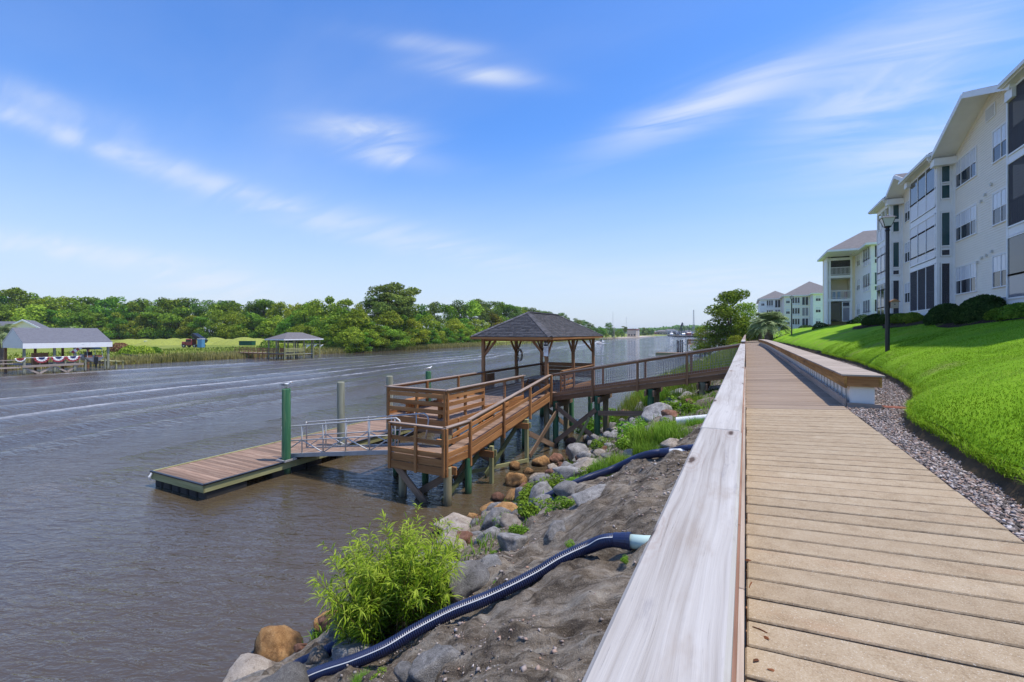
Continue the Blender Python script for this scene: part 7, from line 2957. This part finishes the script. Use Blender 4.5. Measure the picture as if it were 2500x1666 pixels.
# open dock roof in the middle distance
od = thing('covered_dock', 'open timber dock with low grey hip roof on the far bank', 'dock', (-84.5, 64.3, 0))
ox0, ox1, oy0, oy1 = -87.0, -82.1, 60.2, 68.6
ODK = 1.15
for x in (ox0, -84.6, ox1):
    for y in (oy0, 62.3, 64.6, 67.0, oy1):
        if x == -84.6 and y not in (oy0, 64.6, oy1):
            continue
        beam('post', od, (x, y, -1), (x, y, 4.0), .2, .2, M['treated'] if x == ox1 else M['pile_grey'], (0, 1, 0))
boards_x('deck_board', od, ox0, ox1, oy0, 65.0, ODK, M['cedar_grey'], .3)
beam('rim_board', od, (ox1 + .12, oy0, ODK - .13), (ox1 + .12, 64.8, ODK - .13), .06, .26, M['treated'])
beam('rim_board', od, (ox0, oy0 - .12, ODK - .13), (ox1, oy0 - .12, ODK - .13), .06, .26, M['cedar_dark'])
for z in (.45, .72, 1.0):
    beam('rail_board', od, (ox1 + .12, oy0, ODK + z), (ox1 + .12, 64.7, ODK + z), .05, .16, M['treated'])
    beam('rail_board', od, (ox0, oy0 - .12, ODK + z), (ox1 - 1.9, oy0 - .12, ODK + z), .05, .14, M['cedar_dark'])
abox('bench_back', od, -84.0, -82.4, 60.5, 60.6, ODK + .3, ODK + 1.15, M['cedar'], .01)
for y in (oy0 + 1.1, 61.8, 63.4, 65.0):
    beam('support_pile', od, (ox1 - .2, y, -1), (ox1 - .2, y, ODK - .2), .16, .16, M['pile_wood'], (0, 1, 0))
    beam('support_pile', od, (-84.6, y, -1), (-84.6, y, ODK - .2), .16, .16, M['pile_wood'], (0, 1, 0))
hip_roof(od, ox0, ox1, oy0, oy1, 4.08, 1.35, 'roof_grey', .55)
for y in (65.2, 66.9, 68.6):
    beam('hoist_arm', od, (ox1, y, 2.55), (ox1 + .05, y + .9, 2.75), .08, .14, M['white'])
    beam('hoist_arm', od, (ox1, y, 2.1), (ox1 + .05, y + .6, 2.65), .06, .08, M['white'])
beam('lift_beam', od, (ox1 - .4, 65, 2.95), (ox1 - .4, 68.6, 2.95), .1, .12, M['metal'])
beam('lift_beam', od, (ox1 - .4, 65, .95), (ox1 - .4, 67.2, .95), .1, .12, M['metal'])
beam('hoist_arm', od, (-84.9, 61.9, 3.3), (-84.9, 64.3, 3.3), .08, .08, M['white'])
dw = thing('dock_walkway', 'thin railed timber walkway from far meadow to the open dock', 'walkway', (-92, 60.3, 0))
boards_x('deck_board', dw, -98.5, ox0 - .05, 60.3, 61.6, ODK + .02, M['cedar_grey'], .32)
for y in (60.25, 61.65):
    for z in (.55, .95):
        beam('rail_board', dw, (-98.5, y, ODK + z), (ox0, y, ODK + z), .05, .11, M['cedar_dark'])
    beam('rim_board', dw, (-98.5, y, ODK - .1), (ox0, y, ODK - .1), .05, .22, M['cedar_dark'])
    for x in np.arange(-98.4, ox0, 1.55):
        beam('post', dw, (x, y, -.8), (x, y, ODK + 1.0), .12, .12, M['cedar_dark'], (0, 1, 0))
sd = thing('small_dock', 'short low timber dock stub just right of the boathouse', 'dock', (-86, 35, 0))
boards_x('deck_board', sd, -93, -83.6, 33.4, 34.4, 1.1, M['treated'], .3)
for x in (-92, -89, -86, -83.8):
    for y in (33.5, 34.3):
        beam('post', sd, (x, y, -1), (x, y, 1.25), .16, .16, M['treated'], (0, 1, 0))
bw_ = thing('retaining_wall', 'dark low timber retaining wall running into the reeds', 'wall', tuple(at(300, 84, .3)))
a, b = at(286, 92, .9), at(336, 84, .7)
for k in range(9):
    q0, q1 = a.lerp(b, k / 9), a.lerp(b, (k + .94) / 9)
    beam('wall_board', bw_, q0, q1, .08, .9, M['steel_dark'])

# house, vehicles and odds and ends on the far meadow
hs = thing('house', 'cream gabled house with white trim and dark roof at left edge', 'house', tuple(at(52, 118, 1.8)))
hc = at(56, 116, 1.8)
ux = Vector((ray(1250).y, -ray(1250).x, 0)).normalized()      # along the gable, left to right
vy = Vector((-ux.y, ux.x, 0))


def hp(a, d, z):
    return hc + ux * (a - .62 * d) + vy * (.78 * d) + Vector((0, 0, z))


WH, HH, AP = 6.8, 3.9, 6.9
mb = MB()
mb.add([hp(-WH + 1, 0, -1), hp(WH - 1, 0, -1), hp(WH - 1, 0, HH), hp(0, 0, AP - .3), hp(-WH + 1, 0, HH), hp(-WH + 1, 14, -1), hp(WH - 1, 14, -1), hp(WH - 1, 14, HH), hp(0, 14, AP - .3), hp(-WH + 1, 14, HH)],
       [(0, 1, 2, 3, 4), (9, 8, 7, 6, 5), (1, 6, 7, 2), (0, 4, 9, 5)])
mb.build('wall', M['cream'], hs)
for s in (-1, 1):
    slab_roof(hs, 'roof', [hp(0, -.8, AP), hp(s * WH, -.8, HH - .2), hp(s * WH, 15, HH - .2), hp(0, 15, AP)], 'roof_blue', .3)
    beam('rake_board', hs, hp(0, -.85, AP - .15), hp(s * WH, -.85, HH - .35), .08, .38, M['white'])
slab_roof(hs, 'roof', [hp(-20, 4, HH), hp(-2, 4, HH), hp(-2, 9, AP - .3), hp(-20, 9, AP - .3)], 'roof_blue', .3)
mb = MB()
mb.add([hp(-20, 4.5, -1), hp(-5.8, 4.5, -1), hp(-5.8, 4.5, HH), hp(-20, 4.5, HH)], [(0, 1, 2, 3)])
mb.build('wing_wall', M['cream'], hs)

tp = at(468, 116, 0)
tp.z = gz_(tp)
tk = thing('dump_truck', 'red cab truck with raised black dump bed on far meadow', 'truck', tuple(tp))


def tpt(a, d, z):
    return tp + ux * a + vy * d + Vector((0, 0, z))


def tbox(name, par, a0, a1, d0, d1, z0, z1, mat, ch=.05):
    c = tpt((a0 + a1) / 2, (d0 + d1) / 2, (z0 + z1) / 2)
    Mx = Matrix((ux, vy, Vector((0, 0, 1)))).transposed().to_4x4()
    Mx.translation = c
    return add_mesh(name, box_mesh(a1 - a0, d1 - d0, z1 - z0, mat, ch), par, Mx)


tbox('hood', tk, -1.9, -.8, -1, 1, .6, 1.5, M['redpaint'], .12)
tbox('cab', tk, -.9, .7, -1, 1, .6, 2.2, M['redpaint'], .15)
tbox('windscreen', tk, -.75, .5, -1.03, -1.0, 1.5, 2.0, M['glass'], .0)
tbox('bumper', tk, -2.0, -1.9, -1, 1, .5, .8, M['metal'], .02)
tbox('chassis', tk, -1.8, 3.2, -.6, .6, .5, .75, M['black'], .02)
beam('dump_bed', tk, tpt(.6, 0, 3.3), tpt(3.4, 0, 1.5), 1.9, .9, M['black'], (0, 0, 1), .05)
for a in (-1.3, 1.4, 2.4):
    for d in (-.95, .95):
        c = tpt(a, d, .45)
        w = bpy.data.objects.new
        mb = MB()
        mb.tube([c - vy * .13, c + vy * .13], .45, 14)
        wh = mb.build('wheel', M['rubber'], tk)
        mb = MB()
        mb.tube([c - vy * .14, c + vy * .14], .2, 10)
        mb.build('rim', M['metal'], wh, WM[wh.name].copy())
pt = at(491, 114, 0)
pt.z = gz_(pt)
po = thing('portable_toilet', 'blue portable toilet cabin beside the dump truck', 'portable toilet', tuple(pt))
tp = pt
tbox('cabin', po, -.6, .6, -.6, .6, .0, 2.1, M['bluebox'], .06)
tbox('door', po, -.42, .42, -.64, -.6, .1, 1.9, M['bluebox'], .02)
tbox('roof', po, -.64, .64, -.64, .64, 2.1, 2.25, M['panel'], .06)
tp = at(604, 128, 0)
tp.z = gz_(tp)
gc = thing('container', 'low dark green metal container on the meadow near the dock walkway', 'container', tuple(tp))
tbox('body', gc, -1.9, 1.9, -.9, .9, .2, 1.3, M['green_can'], .1)
tbox('lid', gc, -1.95, 1.95, -.95, .95, 1.3, 1.42, M['green_can'], .04)
for a in (-1.2, 0, 1.2):
    tbox('rib', gc, a - .05, a + .05, -.96, -.9, .25, 1.28, M['green_can'], .01)
tp = at(360, 140, 0)
tp.z = gz_(tp)
sb_ = thing('white_box', 'small pale utility box on the meadow left of the mounds', 'box', tuple(tp))
tbox('body', sb_, -.7, .7, -.5, .5, 0, 1.0, M['panel'], .04)
tbox('lid', sb_, -.75, .75, -.55, .55, 1.0, 1.1, M['white'], .03)

# ------------------------------------------------------------------ far gazebo, its pier and piles
fg = thing('distant_gazebo', 'small tan roofed gazebo on the next pier down river bank', 'gazebo', (-7.2, 114, 0))
fx0, fx1, fy0, fy1 = -9.2, -5.4, 112.0, 116.6
FD = 2.7
for x in (fx0, (fx0 + fx1) / 2, fx1):
    for y in (fy0, fy1):
        beam('post', fg, (x, y, -.6), (x, y, 5.0), .18, .18, M['cedar_dark'], (0, 1, 0))
boards_x('deck_board', fg, fx0 - 2.6, fx1, fy0 - 2.0, fy1, FD, M['deckwood'], .4)
for z in (.25, .55, .85, 1.05):
    beam('rail_board', fg, (fx0 - 2.6, fy0 - 2.0, FD + z), (fx1, fy0 - 2.0, FD + z), .06, .17, M['cedar_dark'])
    beam('rail_board', fg, (fx0 - 2.6, fy0 - 2.0, FD + z), (fx0 - 2.6, fy1, FD + z), .06, .17, M['cedar_dark'])
for x in (fx0 - 2.6, fx0, -7.3, fx1):
    beam('support_pile', fg, (x, fy0 - 2.0, -.6), (x, fy0 - 2.0, FD + 1.1), .2, .2, M['pile_wood'], (0, 1, 0))
mb = MB()
c = Vector(((fx0 + fx1) / 2, (fy0 + fy1) / 2, 6.25))
q = [Vector((fx0 - .9, fy0 - .9, 4.95)), Vector((fx1 + .9, fy0 - .9, 4.95)), Vector((fx1 + .9, fy1 + .9, 4.95)), Vector((fx0 - .9, fy1 + .9, 4.95))]
mb.add(q + [c], [(0, 1, 4), (1, 2, 4), (2, 3, 4), (3, 0, 4), (3, 2, 1, 0)])
mb.build('roof', M['roof_brown'], fg)
beam('stair_stringer', fg, (fx1 - .3, fy0 - 2.1, FD + 1.1), (fx1 - 1.2, fy0 - 2.2, FD - .2), .06, .3, M['rimgrey'])
fw = thing('distant_walkway', 'thin mesh railed walkway from the boardwalk to the small gazebo', 'walkway', (-2.5, 114, 3))
beam('deck', fw, (fx1, 113.5, FD), (.4, 113.5, DECK - .05), 1.7, .12, M['deckwood'])
for y in (112.6, 114.4):
    beam('rail_cap', fw, (fx1, y, FD + 1.05), (.4, y, DECK + 1.0), .1, .06, M['cedar_grey'])
    for k in range(5):
        f = k / 4
        x = fx1 + (0.4 - fx1) * f
        z = FD + (DECK - FD) * f
        beam('post', fw, (x, y, z - .3), (x, y, z + 1.05), .1, .1, M['cedar_grey'], (0, 1, 0))
    mesh_panel(fw, (fx1, y, FD), (.4, y, DECK), .1, 1.0, .25, .008)
ff = thing('distant_float', 'low floating dock beside the four far piles', 'dock', (-15, 116, .5))
abox('deck', ff, -19.5, -11.5, 114.5, 117.5, .25, .55, M['dockwood'], .03)
abox('side_skirt', ff, -19.55, -11.45, 114.42, 114.5, .0, .5, M['treated'])
fgw = thing('distant_gangway', 'faint grey gangway rails above the far floating dock', 'gangway', (-13, 113.6, 1))
for y in (112.9, 114.1):
    beam('rail_tube', fgw, (-17, y, 1.6), (-11.8, y, FD + .9), .06, .06, M['metal'])
    beam('rail_tube', fgw, (-17, y, 1.1), (-11.8, y, FD + .4), .05, .05, M['metal'])
    for k in range(5):
        f = k / 4
        beam('upright', fgw, (-17 + 5.2 * f, y, .6 + (FD - .7) * f), (-17 + 5.2 * f, y, 1.6 + (FD - .7) * f), .05, .05, M['metal'], (0, 1, 0))
for k, (px, lb) in enumerate(((1653.5, 'leftmost of the four far dark piles'), (1657, 'second of the four far dark piles'), (1661.5, 'third of the four far dark piles'), (1666, 'rightmost of the four far dark piles'))):
    p = at(px, 113)
    pl = thing('mooring_pile', lb, 'pile', (p.x, p.y, 0), 'four far mooring piles')
    mb = MB()
    mb.tube([(p.x, p.y, -1), (p.x, p.y, 3.5 - .15 * (k == 1))], .15, 12)
    mb.build('shaft', M['steel_dark'], pl)
    mb = MB()
    mb.box(p.x - .05, p.x + .05, p.y - .19, p.y - .15, .8, 3.3)
    mb.build('guide_strip', M['rimgrey'], pl)

# ------------------------------------------------------------------ speedboat and what lies upriver
sp = thing('speedboat', 'small white speedboat throwing spray on the river', 'boat', (-64.8, 226, 0))
V, F = [], []
ns = 7
for i, f in enumerate(np.linspace(0, 1, 9)):
    y = 223 + 6.2 * f
    wv = 1.1 if f < .5 else 1.1 * (1 - ((f - .5) * 2) ** 2 * .95)
    for s in np.linspace(-1, 1, ns):
        V.append((-64.8 + s * wv, y, .05 + .8 * abs(s) ** 1.5 + .45 * f * f))
for i in range(8):
    for k in range(ns - 1):
        F.append((i * ns + k, (i + 1) * ns + k, (i + 1) * ns + k + 1, i * ns + k + 1))
F.append(tuple(range(ns)))
mb = MB()
mb.add(V, F)
mb.build('hull', M['boatwhite'], sp, None, True)
abox('deck', sp, -65.7, -63.9, 223.2, 227.0, .7, .8, M['boatwhite'])
abox('console', sp, -65.2, -64.4, 225, 225.7, .8, 1.9, M['white'], .05)
abox('top', sp, -65.7, -63.9, 224.2, 226.2, 2.5, 2.58, M['white'], .03)
for x in (-65.6, -64.0):
    for y in (224.3, 226.1):
        beam('top_pole', sp, (x, y, .8), (x, y, 2.5), .06, .06, M['metal'], (0, 1, 0))
abox('outboard_motor', sp, -65.05, -64.55, 222.5, 223, .1, 1.3, M['black'], .06)
pn = thing('person', 'dark clothed person steering the white speedboat', 'person', (-64.8, 224.6, .8))
mb = MB()
mb.tube([(-64.8, 224.6, .8), (-64.8, 224.6, 1.2), (-64.8, 224.6, 1.7), (-64.8, 224.65, 1.95), (-64.8, 224.66, 2.05), (-64.8, 224.68, 2.15), (-64.8, 224.68, 2.28), (-64.8, 224.68, 2.36)],
        [.17, .19, .24, .20, .07, .10, .11, .04], 10)
for s in (-1, 1):
    mb.tube([(-64.8 + s * .22, 224.6, 1.85), (-64.8 + s * .28, 224.75, 1.55), (-64.8 + s * .12, 225.0, 1.6)], [.07, .055, .04], 8)
mb.build('body', M['steel_dark'], pn, None, True)

bb = thing('beige_building', 'beige flat roofed building with red band on the upriver shore', 'building', tuple(at(1545, 450, 1.2)))
p0 = at(1531, 446, 0)
p1 = at(1553, 446, 0)
p2 = at(1561.5, 462, 0)


def wall_prism(name, parent, P, z0, z1, mat):
    mb = MB()
    n = len(P)
    mb.add([(p.x, p.y, z0) for p in P] + [(p.x, p.y, z1) for p in P], [tuple(range(n))[::-1], tuple(range(n, 2 * n))] + [(i, (i + 1) % n, (i + 1) % n + n, i + n) for i in range(n)])
    return mb.build(name, mat, parent)


p3 = p0 + (p2 - p1)
wall_prism('wall', bb, [p0, p1, p2, p3], 1.0, 7.6, M['beige'])
wall_prism('roof_band', bb, [p0 + Vector((-.2, -.3, 0)), p1 + Vector((.2, -.3, 0)), p2 + Vector((.3, 0, 0)), p3], 7.6, 8.7, M['brick'])
wall_prism('roof_top', bb, [p0, p1, p2, p3], 8.7, 9.2, M['panel'])
for f in (.2, .5, .8):
    q = p0.lerp(p1, f)
    abox('window', bb, q.x - .8, q.x + .8, q.y - .25, q.y - .1, 2.2, 3.6, M['glass'])
q = p1.lerp(p2, .5)
abox('pilaster', bb, q.x - .6, q.x + .6, q.y - .5, q.y + .2, 1.0, 7.6, M['white'])
for k, px in enumerate((1497, 1499.8)):
    p = at(px, 330, 1.0)
    o = beam('pole', None, (p.x, p.y, .5), (p.x, p.y, 9.2), .35, .35, M['rimgrey'], (0, 1, 0))
    tag(o, ['left of the pale twin poles on the upriver shore', 'right of the pale twin poles on the upriver shore'][k], 'pole', 'pale twin poles')


def mast(name, label, px, d, z0, py, w, mat, lattice=True):
    p = at(px, d, z0)
    H = (HOR - py) * d / FX + 5.43 - z0
    t = thing(name, label, 'mast', tuple(p))
    mb = MB()
    if lattice:
        for sx, sy in ((-1, -1), (1, -1), (1, 1), (-1, 1)):
            mb.beam(p + Vector((sx * w, sy * w, 0)), p + Vector((sx * w * .4, sy * w * .4, H)), .28, .28, (0, 1, 0))
        n = int(H / (w * 3))
        for i in range(n):
            za, zb = H * i / n, H * (i + 1) / n
            ka, kb = w * (1 - .6 * i / n), w * (1 - .6 * (i + 1) / n)
            mb.beam(p + Vector((-ka, -ka, za)), p + Vector((kb, -kb, zb)), .2, .2)
            mb.beam(p + Vector((ka, -ka, za)), p + Vector((-kb, -kb, zb)), .2, .2)
    else:
        mb.beam(p, p + Vector((0, 0, H)), w, w, (0, 1, 0))
    mb.build('lattice' if lattice else 'pole', mat, t)
    return t


mast('radio_mast', 'tall thin radio mast left of the crane over the upriver shore', 1496.5, 700, 2, 762, .35, M['panel'], False)
mast('radio_mast', 'faint second radio mast above the beige building', 1529, 800, 2, 774, .35, M['panel'], False)
mast('crane_boom', 'tall pale lattice crane boom over the upriver barge', 1693.5, 548, 2.5, 757, .9, M['metal'])
mast('spud_pole', 'thin dark pole between the two barges upriver', 1682, 548, 1, 800, .6, M['steel_dark'], False)
for k, (px, w, lb) in enumerate(((1668, 11.5, 'left dark barge carrying the black derrick'), (1696, 15, 'right dark barge carrying the tall crane'))):
    c = at(px, 548, 0)
    bg = thing('work_barge', lb, 'barge', tuple(c), 'work barges upriver')
    tp = c
    tbox('hull', bg, -w, w, -5, 5, -.5, 1.9, M['steel_dark'], .3)
    tbox('deck_house', bg, w * .3, w * .75, -3, 3, 1.9, 5.2, M['redpaint'] if k == 0 else M['black'], .2)
    tbox('deck_crate', bg, -w * .2, w * .15, -2, 2, 1.9, 4.2, M['boatwhite'] if k == 0 else M['redpaint'], .2)
    tbox('deck_crate', bg, -w * .8, -w * .45, -2, 2, 1.9, 3.4, M['steel_dark'], .2)
dr = thing('derrick', 'black A-frame derrick with slanting boom on the left barge', 'derrick', tuple(at(1667, 548, 2)))
tp = at(1666, 548, 1.9)
for a0, a1 in ((-4.5, 0), (4.5, 0), (-1.5, 0)):
    beam('frame_leg', dr, tpt(a0, 0, 0), tpt(a1, 0, 15.5), .7, .7, M['steel_dark'], (0, 1, 0))
for h in (4, 8, 12):
    beam('cross_bar', dr, tpt(-4.5 * (1 - h / 15.5), 0, h), tpt(4.5 * (1 - h / 15.5), 0, h), .5, .5, M['steel_dark'])
beam('boom', dr, tpt(-6, 0, 1), tpt(-.5, 0, 15), .6, .9, M['steel_dark'], (0, 1, 0))
beam('stay', dr, tpt(.5, 0, 15), tpt(9, 0, 3), .25, .25, M['panel'], (0, 1, 0))
tp = at(1639, 640, 0)
tg = thing('tugboat', 'small dark tug on the river left of the barges', 'boat', tuple(tp))
tbox('hull', tg, -5, 5, -2, 2, -.3, 1.8, M['steel_dark'], .3)
tbox('cabin', tg, -2, 2, -1.4, 1.4, 1.8, 4.2, M['boatwhite'], .2)
tbox('wheelhouse', tg, -1, 1.2, -1, 1, 4.2, 6.2, M['panel'], .2)
for k, (px, w, h, m, rf, lb) in enumerate(((1625, 18, 6.5, 'beige', 'roof_brown', 'low tan waterfront building far upriver'), (1612, 9, 5.5, 'boatwhite', 'roof_grey', 'small white house far upriver left of the tan one'),
                                           (1637, 10, 8.5, 'white', 'roof_grey', 'white taller waterfront building far upriver'), (1652, 8, 5, 'panel', 'roof_blue', 'grey shed behind the left barge'),
                                           (1678, 8, 6, 'boatwhite', 'roof_grey', 'white shed seen between the two barges'), (1710, 12, 6, 'boatwhite', 'roof_blue', 'white marina building right of the tall crane'),
                                           (1598, 8, 4.5, 'tan', 'roof_brown', 'small brown house at the far left shore'))):
    c = at(px, 900, 1.0)
    hb = thing('waterfront_building', lb, 'building', tuple(c))
    tp = c
    tbox('wall', hb, -w, w, -6, 6, 0, h, M[m], .0)
    mb = MB()
    A = [tpt(-w - .6, -6.6, h), tpt(w + .6, -6.6, h), tpt(w + .6, 6.6, h), tpt(-w - .6, 6.6, h), tpt(-w * .7, 0, h + 2.6), tpt(w * .7, 0, h + 2.6)]
    mb.add(A, [(0, 1, 5, 4), (1, 2, 5), (2, 3, 4, 5), (3, 0, 4)])
    mb.build('roof', M[rf], hb)
    for i in range(3):
        tbox('window', hb, -w * .7 + i * w * .6, -w * .7 + i * w * .6 + 2, -6.15, -6.02, 1.4, 3.2, M['glass'], 0)
# low sandy spit upriver
sx = []
ssp = MB()
for px0, d0, px1, d1, px2, d2 in ((1475, 352, 1560, 450, 1470, 470), (1560, 450, 1600, 640, 1470, 470)):
    A = [at(px0, d0, .9), at(px1, d1, .9), at(px2, d2, .9)]
    ssp.add([tuple(a) for a in A] + [(a.x, a.y, -.5) for a in A], [(0, 1, 2), (0, 3, 4, 1), (1, 4, 5, 2), (2, 5, 3, 0)])
tag(ssp.build('sand_spit', M['beige']), kind='structure')

# ------------------------------------------------------------------ haze over the river
hz_ = MB()
hz_.box(-4200, 4200, -2700, 6200, -3.2, 42)
def haze_mat():
    m = bpy.data.materials.new('river haze')
    m.use_nodes = True
    N = m.node_tree.nodes
    N.clear()
    o = N.new('ShaderNodeOutputMaterial')
    v = N.new('ShaderNodeVolumePrincipled')
    v.inputs['Color'].default_value = (.80, .86, .95, 1)
    v.inputs['Density'].default_value = HAZE
    v.inputs['Anisotropy'].default_value = 0.0
    m.node_tree.links.new(v.outputs[0], o.inputs['Volume'])
    return m


if HAZE > 0:
    tag(hz_.build('haze', haze_mat()), kind='stuff')
